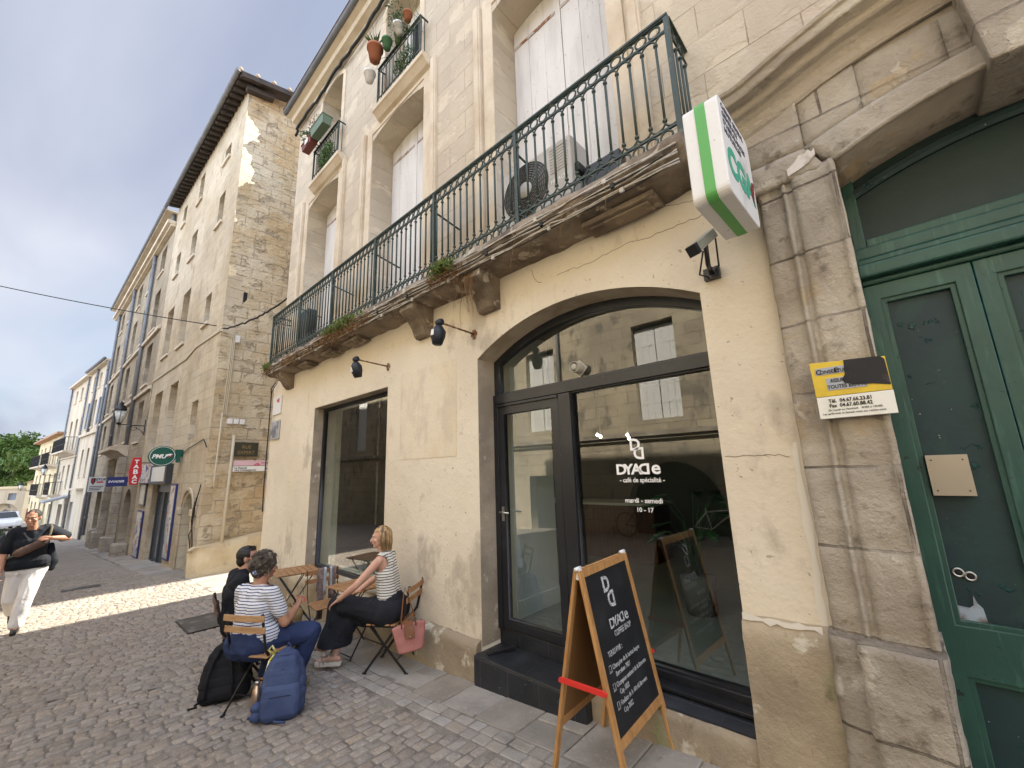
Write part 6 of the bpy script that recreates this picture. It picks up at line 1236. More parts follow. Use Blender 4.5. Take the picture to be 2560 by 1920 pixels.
def hand_prims(w_, d, nrm, side=1, curl=.5, k=1.0, spread=.12):
    """w_: wrist, d: hand direction, nrm: palm normal, side: +1 thumb lies towards d x nrm"""
    w_, d = V(w_), V(d).normalized(); nrm = (V(nrm)-d*V(nrm).dot(d)).normalized(); t = d.cross(nrm)*side; P_ = [('c', w_+d*.015*k+t*.012*k, w_+d*.075*k+t*.020*k, .020*k, .017*k, nrm, .62), ('c', w_+d*.015*k-t*.010*k, w_+d*.070*k-t*.024*k, .020*k, .015*k, nrm, .62), ('c', w_-d*.02*k, w_+d*.02*k, .024*k, .023*k, nrm, .75)]
    for i, (o_, L_) in enumerate(((.029, .072), (.010, .082), (-.010, .076), (-.029, .060))):
        b0 = w_+d*(.082-.006*abs(i-1))*k+t*o_*k; d0 = (d+t*spread*(1.5-i)/1.5*.6+nrm*curl*.35*(1+.12*i)).normalized(); b1 = b0+d0*L_*.45*k; d1_ = (d0*(1-curl*.5)+nrm*curl*.95).normalized(); b2 = b1+d1_*L_*.32*k; d2_ = (d1_*(1-curl*.35)+nrm*curl*.6-d*curl*.3).normalized(); b3 = b2+d2_*L_*.22*k
        P_ += [('c', b0-d*.012*k, b1, .0088*k, .0080*k), ('c', b1, b2, .0080*k, .0073*k), ('c', b2, b3, .0073*k, .0062*k)]
    a0 = w_+d*.022*k+t*.024*k; d0 = (d*.6+t*.8+nrm*.35).normalized(); a1 = a0+d0*.036*k; d1_ = (d*.85+t*.35+nrm*.35*(1+curl)).normalized()
    P_ += [('c', a0, a1, .0125*k, .0105*k), ('c', a1, a1+d1_*.028*k, .0100*k, .0080*k)]
    return P_
def limbs(J, k=1.0, arm=1.0, leg=1.0):
    P_ = []
    for s_ in 'LR':
        P_ += [('c', J['sh'+s_], J['el'+s_], .046*k*arm, .036*k*arm), ('c', V(J['el'+s_]), V(J['el'+s_]).lerp(V(J['wr'+s_]), .35), .036*k*arm, .037*k*arm), ('c', V(J['el'+s_]).lerp(V(J['wr'+s_]), .3), J['wr'+s_], .036*k*arm, .024*k*arm)]
        P_ += [('c', J['hp'+s_], J['kn'+s_], .082*k*leg, .055*k*leg), ('c', J['kn'+s_], V(J['kn'+s_]).lerp(V(J['an'+s_]), .35), .053*k*leg, .055*k*leg), ('c', V(J['kn'+s_]).lerp(V(J['an'+s_]), .3), J['an'+s_], .054*k*leg, .034*k*leg)]
        a, t = V(J['an'+s_]), V(J['toe'+s_]); h_ = a-(t-a).normalized()*.035*k; P_ += [('c', (h_.x, h_.y, a.z-.045*k), (a.x, a.y, a.z-.035*k), .030*k, .036*k), ('c', (a.x, a.y, a.z-.03*k), t, .036*k, .022*k)]
    return P_
def torso(J, f, shw=.05, k=1.0, fat=1.0):
    f, l, u = frame3(f); h, c, n_ = V(J['hip']), V(J['chest']), V(J['neck'])
    return [('c', V(J['hpL'])+V((0, 0, .03)), V(J['hpR'])+V((0, 0, .03)), .105*k*fat, .105*k*fat), ('c', h+l*.05*k, c+l*.05*k, .100*k*fat, .105*k), ('c', h-l*.05*k, c-l*.05*k, .100*k*fat, .105*k), ('c', c+l*.07*k, c-l*.07*k, .098*k, .098*k), ('c', V(J['shL'])-l*.035, c+l*.04*k+V((0, 0, .03)), .060*k, .09*k), ('c', V(J['shR'])+l*.035, c-l*.04*k+V((0, 0, .03)), .060*k, .09*k), ('c', V(J['shL'])-l*.02, n_-V((0, 0, .03)), .050*k, .05*k), ('c', V(J['shR'])+l*.02, n_-V((0, 0, .03)), .050*k, .05*k), ('c', c+V((0, 0, .10)), n_, .075*k, .055*k), ('c', n_-V((0, 0, .02)), V(J['head'])-V((0, 0, .06)), .052*k, .05*k)]
def grow(P_, d, names=None):
    out_ = []
    for p in P_:
        if p[0] == 'c': out_.append(('c', p[1], p[2], p[3]+d, p[4]+d)+tuple(p[5:]))
        else: out_.append(('e', p[1], tuple(q+d for q in p[2]), *p[3:]))
    return out_
def placed(c, f):
    f = V((f[0], f[1], 0)).normalized(); l = V((-f.y, f.x, 0)); return Matrix(((f.x, l.x, 0, c[0]), (f.y, l.y, 0, c[1]), (0, 0, 1, gz(c[0])+.008), (0, 0, 0, 1)))
# ---------------------------------------------------------------- bistro chairs and tables
CG = 'folding slatted chairs on the café terrace'
def chair(c, f, label, woodm=chairwood):
    X = placed(c, f); t = thing('folding_chair', X.translation, label, 'chair', CG, rz=math.atan2(f[1], f[0])); fx = []
    for s_ in (-1, 1):
        g = MB(X); y = s_*.185; g.smooth = False
        g.bar((-.27, y, .82), (-.20, y, .50), .006, .024, side=(0, 1, 0)); g.bar((-.20, y, .51), (.19, y, .012), .006, .024, side=(0, 1, 0)); g.box(.175, .215, y-.008, y+.008, .0, .014); g.build('front_leg', blackframe, t)
        g = MB(X); y = s_*.160; g.bar((.17, y, .435), (-.23, y, .012), .006, .022, side=(0, 1, 0)); g.box(-.255, -.215, y-.008, y+.008, .0, .014); g.build('rear_leg', blackframe, t)
        g = MB(X); g.bar((-.19, s_*.172, .432), (.19, s_*.172, .432), .006, .02, side=(0, 1, 0)); g.build('seat_rail', blackframe, t)
    g = MB(X); g.bar((.10, -.185, .13), (.10, .185, .13), .008); g.build('stretcher', blackframe, t); g = MB(X); g.bar((-.13, -.16, .12), (-.13, .16, .12), .008); g.build('stretcher', blackframe, t)
    for i in range(6): g = MB(X); x = -.165+i*.066; g.box(x-.025, x+.025, -.195, .195, .443, .457); g.build('seat_slat', woodm, t, bevel=.003)
    for z, x in ((.782, -.262), (.685, -.241)):
        g = MB(X); g.smooth = False; vs = []
        for i in range(9):
            y = -.21+.42*i/8; o_ = .012*(1-(y/.21)**2); 
            for dx_, dz_ in ((-.006, -.026), (.006, -.026), (.006, .026), (-.006, .026)): vs.append((x-o_+dx_-.01, y, z+dz_))
        g.add(vs, [(i*4+j, i*4+(j+1) % 4, i*4+4+(j+1) % 4, i*4+4+j) for i in range(8) for j in range(4)]+[(0, 1, 2, 3), (35, 34, 33, 32)]); g.build('back_slat', woodm, t, bevel=.003)
    return X, t
def table(c, rz, label):
    X = Matrix.Translation((c[0], c[1], gz(c[0])+.008)) @ Matrix.Rotation(rz, 4, 'Z'); t = thing('bistro_table', X.translation, label, 'table', 'folding slatted tables on the café terrace', rz=rz)
    for i in range(7): g = MB(X); y = -.24+i*.08; g.box(-.28, .28, y-.034, y+.034, .70, .715); g.build('top_slat', chairwood, t, bevel=.003)
    for s_ in (-1, 1):
        g = MB(X); g.bar((s_*.22, -.26, .692), (s_*.22, .26, .692), .012); g.build('top_rail', blackframe, t)
        g = MB(X); g.tube([(s_*.21, -.22, .69), (s_*.21, .22, .01)], .0085, 6); g.build('leg', blackframe, t); g = MB(X); g.tube([(s_*.19, .22, .69), (s_*.19, -.22, .01)], .0085, 6); g.build('leg', blackframe, t)
    for y in (-.2, .2): g = MB(X); g.tube([(-.2, y, .04), (.2, y, .04)], .007, 5); g.build('stretcher', blackframe, t)
    g = MB(X); g.tube([(-.21, .0, .35), (.0, .12, .68)], .006, 5); g.build('brace', blackframe, t)
    return t
XA, chA = chair((-4.54, 1.49), (-.5, .86), 'slatted folding chair carrying the curly haired woman, blue backpack at its feet', mat('pale_slats', (.42, .26, .13), .55, .3, layers=[(10, .42, .65, (.32, .18, .085), (1, 1, 6), 5)]))
XBc, chB = chair((-5.36, 1.53), (.15, .99), 'dark slatted folding chair under the man in the black polo shirt', mat('dark_slats', (.085, .04, .03), .5, .35))
XC, chC = chair((-4.22, 2.60), (-.83, -.55), 'slatted folding chair with the pink tote bag hanging from its back')
XD, chD = chair((-5.50, 2.48), (1, -.1), 'empty slatted folding chair with a scarf over its back between the tables')
table((-6.66, 2.50), -.17, 'slatted table farther from the door, under the left end of the shop window'); table((-4.93, 2.60), .10, 'slatted table nearer the door, behind the blonde woman')
# scarf over the empty chair
sc = thing('scarf', XD @ V((-.26, 0, .8)), 'brown and pale grey scarf draped over the empty chair back', 'scarf'); scm = mat('brown_scarf', (.17, .12, .11), .9, layers=[(30, .5, .6, (.26, .20, .18), None, 3)]); scp = mat('grey_scarf', (.42, .45, .46), .9)
def drape(g, X, y0, w_, z0, z1, side, ph=0):
    n = 12; vs = []
    pts = [(-.262+side*.014, z0)] if 0 else []
    path = [(-.235, z0)]+[(-.235, z0+(.815-z0)*i/4) for i in range(1, 5)]+[(-.262, .83), (-.29, .815)]+[(-.292, .815-(.815-z1)*i/5) for i in range(1, 6)]
    for i, (x, z) in enumerate(path):
        for j in range(5): a = j/4; vs.append((x+.012*sin(a*pi*3+i*.6+ph), y0+(a-.5)*w_*(1+.25*sin(i*.7+ph)), z+.004*sin(a*9)))
    g.add(vs, [(i*5+j, i*5+j+1, i*5+5+j+1, i*5+5+j) for i in range(len(path)-1) for j in range(4)])
g = MB(XD); g.smooth = True; drape(g, XD, -.02, .07, .22, .55, 1); drape(g, XD, .13, .07, .42, .35, 1, 2); o_ = g.build('brown_band', scm, sc, recalc=False); o_.modifiers.new('s', 'SOLIDIFY').thickness = .006
g = MB(XD); g.smooth = True; drape(g, XD, .03, .03, .50, .6, 1, 1); drape(g, XD, .10, .025, .55, .6, 1, 4); o_ = g.build('grey_band', scp, sc, recalc=False); o_.modifiers.new('s', 'SOLIDIFY').thickness = .006
# ---------------------------------------------------------------- bags
navyf = mat('navy_backpack_cloth', (.040, .058, .125), .75, .25, layers=[(3, .45, .7, (.055, .078, .155), None, 5)], bump=[(9, .008, 5), (120, .0008, 2)])
bp = thing('backpack', (-4.07, 1.5, gz(-4.07)), 'navy blue backpack standing on the cobbles with a steel bottle in its side pocket', 'backpack')
XK = placed((-4.10, 1.50), (.87, -.50)) @ Matrix.Rotation(rad(-9), 4, 'Y')      # local x: front pocket side, y: left
BP = []
for z, w_, r_0, x_ in ((.09, .115, .095, -.03), (.16, .118, .095, -.03), (.23, .115, .092, -.03), (.30, .108, .086, -.035), (.36, .095, .078, -.04), (.415, .07, .068, -.045), (.455, .035, .05, -.05)): BP.append(('c', (x_, -w_+.03, z), (x_, w_-.03, z), r_0, r_0))
for s_ in (-1, 1): BP.append(('c', (-.035, s_*.10, .07), (-.04, s_*.085, .36), .075, .065))
blob('bag_body', BP, navyf, bp, XK, .006, 6, fold=(.006, 5, (1.2, 1.2, .8)))
blob('front_pocket', [('c', (.035, -.085, z), (.035, .085, z), .068-.1*max(0, z-.15), .068-.1*max(0, z-.15)) for z in (.06, .09, .12, .15, .18, .205)], navyf, bp, XK, .005, 6, fold=(.005, 7, (1, 1.2, 1)))
blob('upper_pocket', [('c', (.018, -.075+.15*max(0, z-.33), z), (.018, .075-.15*max(0, z-.33), z), .060-.12*max(0, z-.30), .060-.12*max(0, z-.30)) for z in (.265, .29, .32, .35, .38, .405)], navyf, bp, XK, .005, 6, fold=(.005, 7, (1, 1.2, 1)))
g = MB(XK); g.tube([(-.13, -.10, .05), (-.15, -.11, .2), (-.14, -.08, .38), (-.11, -.04, .46)], .016, 6); g.tube([(-.13, .10, .05), (-.15, .11, .2), (-.14, .08, .38), (-.11, .04, .46)], .016, 6); g.tube([(-.13, -.1, .03), (-.18, -.18, .012), (-.10, -.26, .012)], .011, 5); g.tube([(.05, -.05, .02), (.10, -.02, .01), (.15, .06, .01)], .010, 5); g.build('strap', navyf, bp)
g = MB(XK); g.tube([(-.09, -.02, .48), (-.08, 0, .53), (-.09, .03, .48)], .008, 5); g.build('grab_loop', navyf, bp)
g = MB(XK); g.smooth = True; g.tube([(.055, -.075, .355), (.072, 0, .362), (.055, .075, .355)], .0028, 4); g.tube([(.10, -.08, .175), (.112, 0, .18), (.10, .08, .175)], .0028, 4); g.tube([(.0, -.10, .40), (.03, -.03, .455), (.03, .03, .455), (.0, .10, .40)], .0025, 4); g.build('zip', mat('zip_dark', (.015, .02, .04), .5), bp)
yl = mat('yellow_ribbon', (.62, .52, .04), .6, layers=[(60, .5, .55, (.75, .75, .7))]); g = MB(XK)
for pts in ([(-.06, -.09, .47), (-.03, -.12, .53), (-.05, -.15, .50), (-.06, -.10, .46)], [(-.06, -.10, .46), (-.03, -.13, .42), (-.02, -.145, .34)]): g.tube(pts, .009, 5)
g.build('ribbon', yl, bp)
bt = thing('water_bottle', XK @ V((-.02, -.19, .1)), 'copper coloured steel bottle in the side pocket of the navy backpack', 'bottle')
g = MB(XK); g.lathe((.01, -.195, .08), [(.030, 0), (.032, .12), (.030, .15), (.018, .18), (.018, .185)], 14); g.build('flask', mat('brushed_copper', (.55, .40, .28), .3, .5, metal=.9), bt); g = MB(XK); g.lathe((.01, -.195, .266), [(.020, 0), (.020, .025), (.018, .028)], 14); g.build('cap', hw, bt)
blob('side_pocket', [('c', (-.02, -.175, .05), (.03, -.175, .05), .045, .045), ('c', (-.02, -.175, .11), (.03, -.175, .11), .044, .044)], navyf, bp, XK, .006, 3, fold=(.005, 9, (1, 1, 1)))
bkf = mat('black_backpack_cloth', (.010, .010, .012), .8, .2, bump=[(10, .006, 4)])
bb = thing('backpack', (-5.0, 1.32, gz(-5)), 'black backpack slumped behind the curly haired woman, strap trailing on the cobbles', 'backpack')
XQ = placed((-4.86, 1.28), (.75, -.66)) @ Matrix.Scale(.88, 4) @ Matrix.Rotation(rad(-20), 4, 'Y') @ Matrix.Rotation(rad(8), 4, 'X')
blob('bag_body', [('c', (0, -.15+k_, z), (0, .15-k_, z), r0_, r0_) for z, k_, r0_ in ((.10, 0, .10), (.18, 0, .105), (.26, .005, .10), (.34, .015, .095), (.41, .03, .085), (.47, .06, .07), (.51, .09, .05))], bkf, bb, XQ, .007, 6, fold=(.006, 5, (1, 1, 1)))
g = MB(XQ)
for s_ in (-1, 1): g.tube([(.09, s_*.05, .48), (.13, s_*.09, .36), (.14, s_*.12, .2), (.11, s_*.13, .06)], lambda t: .022*(1-.5*t), 8)
g.tube([(.11, -.13, .06), (.2, -.17, .03), (.26, -.12, .012), (.36, -.14, .008)], .010, 6); g.build('strap', bkf, bb)
pinkc = mat('dusty_pink_nylon', (.36, .15, .125), .6, .3, layers=[(4, .45, .65, (.36, .125, .11), (1, 1, .6), 5)], bump=[(11, .006, 5, (1, 1, .5))]); lea = mat('brown_leather', (.17, .065, .025), .5, .4)
tt_ = thing('tote_bag', XC @ V((-.30, .0, .4)), 'dusty pink tote bag with brown leather flap hanging from the chair back', 'bag')
XT = XC @ Matrix.Translation((-.30, .20, .25)) @ Matrix.Rotation(rad(-62), 4, 'Z') @ Matrix.Rotation(rad(-7), 4, 'X') @ Matrix.Diagonal((.95, .95, .95, 1))
g = MB(XT); g.smooth = True; n = 16; vs = []
for j in range(11):
    t = j/10; z = -.02+.27*t; hw_ = .135+.045*t; dp = .055*(1-t*.75)+.006
    for i in range(n): a = 2*pi*i/n; sx_ = abs(cos(a))**.5*(1 if cos(a) > 0 else -1); sy_ = abs(sin(a))**.5*(1 if sin(a) > 0 else -1); q = V((sy_*dp, sx_*hw_, z)); q.x += noise.noise(q*14)*.012; vs.append(q)
g.add(vs, [(j*n+i, j*n+(i+1) % n, (j+1)*n+(i+1) % n, (j+1)*n+i) for j in range(10) for i in range(n)]+[tuple(range(n))[::-1], tuple(10*n+i for i in range(n))]); o_ = g.build('bag_body', pinkc, tt_); sm_ = o_.modifiers.new('s', 'SUBSURF'); sm_.levels = sm_.render_levels = 1
g = MB(XT); vs = [(-.045, -.045, .24), (-.045, .045, .24), (-.066, .05, .17), (-.070, .045, .12), (-.070, -.045, .12), (-.066, -.05, .17)]; g.prism([V(q) for q in vs], (0, 0, 0), (-.004, 0, 0)); g.prism([V((-.045, -.045, .24)), V((-.045, .045, .24)), V((.02, .045, .262)), V((.02, -.045, .262))], (0, 0, 0), (0, 0, .004)); g.build('flap', lea, tt_, bevel=.002)
g = MB(XT); g.lathe((-.074, 0, .14), [(.007, 0), (.006, .003)], 8, axis=(-1, 0, 0)); g.lathe((-.072, -.01, .05), [(.004, 0), (.003, .002)], 8, axis=(-1, 0, 0)); g.build('stud', mat('gold_stud', (.6, .5, .3), .3, metal=1), tt_)
for x_, top in ((-.03, (.03, .565)), (.03, (.075, .565))):
    g = MB(XT); g.tube([(x_, -.075, .22), (x_, -.07, .30), (x_*.5+.02, -.03, .48), (.04, .0, .60), (x_*.5+.02, .03, .48), (x_, .07, .30), (x_, .075, .22)], .006, 6); g.build('handle', lea, tt_)
# ---------------------------------------------------------------- people
skin = mat('tanned_skin', (.40, .205, .13), .5, .35, layers=[(12, .5, .75, (.34, .16, .10), None, 4)]); skin2 = mat('fair_skin', (.56, .32, .23), .5, .35, layers=[(12, .5, .75, (.48, .245, .17), None, 4)]); skin3 = mat('warm_skin', (.45, .24, .16), .5, .35)
def strands(g, pts_fn, n, rng):
    for i in range(n): g.tube(pts_fn(rng), .0035, 4, r1=.0012)
# --- woman with curly hair
WA = thing('person', (-4.6, 1.42, gz(-4.6)), 'seated woman with curly grey brown hair, striped T-shirt and navy trousers, seen from behind', 'person')
XW = placed((-4.62, 1.42), (-.45, .89)); fa = (1, 0, 0)
J = dict(hip=(-.02, 0, .55), chest=(.0, .02, .80), neck=(.035, .03, .985), head=(.075, .02, 1.135), shL=(.0, .185, .925), shR=(.0, -.155, .925), elL=(.10, .28, .68), elR=(.06, -.27, .665), wrL=(.30, .16, .66), wrR=(.27, -.20, .72), hpL=(.0, .10, .53), hpR=(.0, -.10, .53), knL=(.42, .10, .50), knR=(.30, -.36, .515), anL=(.16, .02, .12), anR=(.26, -.22, .10), toeL=(.30, .04, .035), toeR=(.40, -.26, .035))
LM = limbs(J, 1.02, 1.18, 1.12); TR = torso(J, fa, k=1.06, fat=1.22); hf = V((.91, -.41, -.12))
hand = hand_prims(J['wrR'], (.7, .35, .45), (0, .6, .8), -1, .7)+hand_prims(J['wrL'], (.6, -.7, .1), (0, 0, -1), 1, .5)
body = blob('body', LM+TR+head_prims(J['head'], hf, k=1.0)+hand, skin, WA, XW, .0055, 3); hairc = mat('grey_brown_curls', (.055, .042, .032), .6, .4, layers=[(16, .54, .66, (.20, .165, .125), None, 4)], bump=[(60, .004, 3)])
face_parts(body, XW @ V(J['head']), XW.to_3x3() @ hf, hairm=hairc)
stripeA = mat('navy_striped_jersey', (.62, .62, .64), .85, .15, stripes=(.0235, .30, (.035, .045, .11), .012), bump=[(9, .006, 4)])
shirt = grow([p for p in TR if True], .012)
sl = []
for s_ in 'LR': a, b = V(J['sh'+s_]), V(J['el'+s_]); sl += [('c', a, a.lerp(b, .62), .068, .066)]
blob('t_shirt', shirt[:9]+sl, stripeA, WA, XW, .006, 4, fold=(.006, 7, (1, 1, 1.8)), keep=lambda p: p.z < .995 and p.z > .52)
navyt = mat('navy_linen', (.022, .034, .085), .85, .2, layers=[(4, .45, .7, (.03, .045, .11))], bump=[(7, .01, 5), (60, .001, 3)])
PT_ = [('c', J['hpL'], J['hpR'], .150, .150), ('c', (-.05, .08, .51), (-.05, -.08, .51), .145, .145)]
for s_ in 'LR': PT_ += [('c', J['hp'+s_], J['kn'+s_], .125, .086), ('c', J['kn'+s_], V(J['kn'+s_]).lerp(V(J['an'+s_]), .85), .088, .072)]
blob('trousers', PT_, navyt, WA, XW, .007, 4, fold=(.011, 6, (1, 1.6, 1)), keep=lambda p: p.z > .15 or 0)
r_ = random.Random(31); hc = V(J['head']); f_, l_, u_h = frame3(hf); HP = [('e', hc+u_h*.035-f_*.025, (.112, .098, .105), (f_, l_, u_h)), ('e', hc-u_h*.03-f_*.06, (.06, .08, .07), (f_, l_, u_h))]
for i in range(120):
    d = V((r_.gauss(0, 1), r_.gauss(0, 1), r_.gauss(.15, 1))).normalized()
    if d.dot(f_) > .45 and d.dot(u_h) < .55: continue
    c_ = hc+u_h*.03-f_*.028+V((d.x*.108, d.y*.10, d.z*.108)); s_ = r_.uniform(.012, .024); HP.append(('e', c_, (s_, s_, s_)))
hr = blob('hair', HP, hairc, body, XW, .0045, 1, fold=(.006, 26, (1, 1, 1)))
g = MB(XW); g.smooth = True
for i in range(240):
    d = V((r_.gauss(0, 1), r_.gauss(0, 1), r_.gauss(.15, 1))).normalized()
    if d.dot(f_) > .5 and d.dot(u_h) < .5: continue
    p = hc+u_h*.03-f_*.028+d*.112; t1 = d.orthogonal().normalized(); t2 = d.cross(t1); rr_ = r_.uniform(.007, .014); ph = r_.uniform(0, 6); g.tube([p+(t1*cos(ph+k*.9)+t2*sin(ph+k*.9))*rr_+d*.0035*k for k in range(7)], .0026, 4, r1=.001)
g.build('curls', hairc, hr)
clipm = mat('blue_white_scrunchie', (.45, .50, .62), .7, layers=[(40, .48, .54, (.06, .09, .28), (1, 3, 1), 3)]); v_ = hc-f_*.085+l_*.01-u_h*.045
blob('hair_clip', [('e', v_-l_*.055-f_*.01, (.026, .026, .022), (f_, l_, u_h)), ('c', v_-l_*.075+f_*.04+u_h*.03, v_-l_*.085+f_*.10+u_h*.055, .012, .012)], clipm, WA, XW, .004, 2, fold=(.003, 30, (1, 1, 1)))
g = MB(XW); g.ring(hc-l_*.094-u_h*.065, .024, .0018, f_+u_h*.2, 18, 4); g.build('earring', hw, WA)
goldm = mat('gold_leather', (.42, .32, .17), .35, .5, metal=.6)
for s_ in 'LR': a, t = V(J['an'+s_]), V(J['toe'+s_]); h_ = a-(t-a).normalized()*.035; blob('shoe', [('c', (h_.x, h_.y, .048), (a.x, a.y, .055), .040, .044), ('c', (a.x, a.y, .045), (t.x, t.y, .032), .042, .030)], goldm, WA, XW, .005, 3, keep=lambda p: p.z < .085)
sg = thing('sunglasses', XW @ V((.36, -.16, .8)), 'red rimmed glasses held in the seated woman right hand', 'glasses'); g = MB(XW); q = V(J['wrR'])+V((.075, .03, .05)); g.tube([q, q+V((.02, -.02, .06)), q+V((.0, -.02, .115)), q+V((-.02, -.01, .125))], .0022, 5); g.build('temple_arm', blackframe, sg); g = MB(XW); g.ring(q+V((.0, -.03, -.0)), .022, .0045, (1, .3, 0), 14, 5); g.ring(q+V((.01, .02, -.01)), .022, .0045, (1, .3, 0), 14, 5); g.build('rim', redp, sg)
# --- man in black polo
WM = thing('person', (-5.4, 1.5, gz(-5.4)), 'seated man with short black hair, black polo shirt and khaki trousers', 'person')
XM = placed((-5.40, 1.50), (.12, .99)); J = dict(hip=(-.03, .02, .55), chest=(-.04, .04, .82), neck=(-.01, .04, 1.0), head=(.035, .04, 1.145), shL=(-.04, .25, .945), shR=(-.04, -.165, .945), elL=(.02, .32, .68), elR=(.02, -.24, .68), wrL=(.26, .22, .62), wrR=(.26, -.16, .62), hpL=(0, .11, .53), hpR=(0, -.10, .53), knL=(.45, .16, .52), knR=(.48, -.24, .53), anL=(.42, .16, .10), anR=(.44, -.2, .10), toeL=(.58, .18, .035), toeR=(.60, -.22, .035))
LM = limbs(J, 1.05, 1.15, 1.05); TR = torso(J, fa, k=1.12, fat=1.05); hf = V((.93, -.35, .02)); hand = hand_prims(J['wrR'], (1, .1, -.3), (0, 0, -1), -1, .45)+hand_prims(J['wrL'], (1, -.1, -.3), (0, 0, -1), 1, .45)
body = blob('body', LM+TR+head_prims(J['head'], hf, k=1.04)+hand, skin3, WM, XM, .006, 3); hb = mat('black_hair', (.012, .010, .009), .5, .4, bump=[(90, .002, 2, (1, 1, .4))]); face_parts(body, XM @ V(J['head']), XM.to_3x3() @ hf, k=1.04, hairm=hb)
bkp = mat('black_jersey', (.012, .014, .019), .8, .2, bump=[(7, .008, 4)])
sl = []
for s_ in 'LR': a, b = V(J['sh'+s_]), V(J['el'+s_]); sl += [('c', a, a.lerp(b, .72), .074, .068)]
f_, l_, u_h = frame3(fa); blob('polo_shirt', grow(TR[:9], .013)+sl+[('c', V(J['neck'])-V((0, 0, .02)), V(J['neck'])+V((.0, 0, .015)), .068, .064)], bkp, WM, XM, .0065, 4, fold=(.006, 6, (1, 1, 1.6)), keep=lambda p: p.z < 1.045 and p.z > .5)
kh = mat('khaki_cotton', (.30, .205, .095), .85, .15, bump=[(8, .008, 4)]); PT_ = [('c', J['hpL'], J['hpR'], .135, .135)]
for s_ in 'LR': PT_ += [('c', J['hp'+s_], J['kn'+s_], .112, .078), ('c', J['kn'+s_], V(J['kn'+s_]).lerp(V(J['an'+s_]), .9), .078, .062)]
blob('trousers', PT_, kh, WM, XM, .007, 4, fold=(.008, 8, (1, 1.5, 1)))
hc = V(J['head']); f_, l_, u_h = frame3(hf); kk = 1.04
blob('hair', [('e', hc+u_h*.036-f_*.018, (.104, .086, .094), (f_, l_, u_h)), ('e', hc-u_h*.02-f_*.055, (.058, .074, .07), (f_, l_, u_h)), ('c', hc+u_h*.10+f_*.0-l_*.03, hc+u_h*.098+f_*.045+l_*.02, .03, .022)], hb, body, XM, .005, 2, fold=(.003, 30, (1, 1, 1)), keep=lambda p: (p-hc).dot(f_) < .03 or (p-hc).dot(u_h) > .078)
for s_ in 'LR': a, t = V(J['an'+s_]), V(J['toe'+s_]); blob('shoe', [('c', (a.x-.04, a.y, .045), (a.x, a.y, .05), .042, .045), ('c', (a.x, a.y, .045), (t.x, t.y, .035), .044, .034)], blackframe, WM, XM, .006, 3)
# --- blonde woman
WB = thing('person', (-4.3, 2.55, gz(-4.3)), 'seated blonde woman in profile with sleeveless striped top and wide black trousers', 'person')
XP = placed((-4.22, 2.60), (-.83, -.55)); J = dict(hip=(.02, 0, .55), chest=(.07, 0, .90), neck=(.10, 0, 1.105), head=(.155, 0, 1.265), shL=(.09, .155, 1.06), shR=(.09, -.155, 1.06), elL=(.30, .235, .83), elR=(.28, -.2, .82), wrL=(.53, .17, .67), wrR=(.5, -.12, .66), hpL=(.05, .10, .54), hpR=(.05, -.10, .54), knL=(.60, .06, .60), knR=(.55, -.10, .50), anL=(.76, .06, .21), anR=(.60, .05, .115), toeL=(.90, .05, .16), toeR=(.77, .08, .055))
LM = limbs(J, .96, 1.02, 1.0); TR = torso(J, fa, k=.90, fat=1.05); hf = V((.90, .43, -.04)); hand = hand_prims(J['wrL'], (.8, -.25, -.55), (-.35, 0, -.95), -1, .35)+hand_prims(J['wrR'], (.9, .3, -.3), (0, 0, -1), -1, .4)
body = blob('body', LM+TR+head_prims(J['head'], hf, k=.96)+hand, skin2, WB, XP, .0052, 3); blo = mat('highlighted_hair', (.16, .095, .045), .5, .45, layers=[(7, .46, .56, (.42, .27, .12), (5, 5, .5), 4)], bump=[(40, .004, 3, (1, 1, .15))]); face_parts(body, XP @ V(J['head']), XP.to_3x3() @ hf, k=.96, hairm=blo)
stripeB = mat('black_striped_knit', (.66, .63, .56), .85, .15, stripes=(.0262, .30, (.02, .02, .025), .008), bump=[(160, .001, 2), (8, .004, 4)])
def armhole(p):
    for s_ in (-1, 1):
        if abs(p.y) > .105 and (V((p.x-.095, 0, p.z-1.03))).length < .085: return False
    return .60 < p.z < 1.135 and (p.z < 1.085 or abs(p.y) > .035 or 1)
blob('sleeveless_top', grow(TR[:9], .011), stripeB, WB, XP, .005, 3, fold=(.003, 8, (1, 1, 1.5)), keep=armhole)
blk2 = mat('black_linen', (.013, .014, .018), .85, .2, layers=[(3, .45, .7, (.02, .021, .026))], bump=[(6, .012, 5)]); PT_ = [('c', J['hpL'], J['hpR'], .140, .140), ('c', (-.03, .07, .55), (-.03, -.07, .55), .135, .135), ('c', (.0, .04, .62), (.0, -.04, .62), .115, .115),
     ('c', J['hpL'], J['knL'], .135, .095), ('c', J['hpR'], J['knR'], .125, .09), ('c', (.60, .06, .58), (.60, .05, .42), .10, .11), ('c', (.58, .02, .45), (.66, .05, .22), .125, .13), ('c', (.58, -.05, .45), (.58, .02, .24), .11, .13), ('c', (.40, .05, .50), (.55, .05, .30), .09, .10), ('c', (.22, .05, .50), (.45, .02, .47), .11, .10)]
blob('wide_trousers', PT_, blk2, WB, XP, .008, 5, fold=(.014, 5, (1.3, 1.3, .7)), keep=lambda p: p.z > .20)
hc = V(J['head']); f_, l_, u_h = frame3(hf); HP = [('e', hc+u_h*.032-f_*.022, (.104, .088, .096), (f_, l_, u_h))]
for s_ in (-1, 1): HP += [('c', hc+u_h*.03+l_*s_*.062-f_*.02, hc-u_h*.10+l_*s_*.062-f_*.035, .036, .026), ('c', hc+u_h*.04+l_*s_*.055+f_*.02, hc-u_h*.06+l_*s_*.070+f_*.012, .026, .016)]
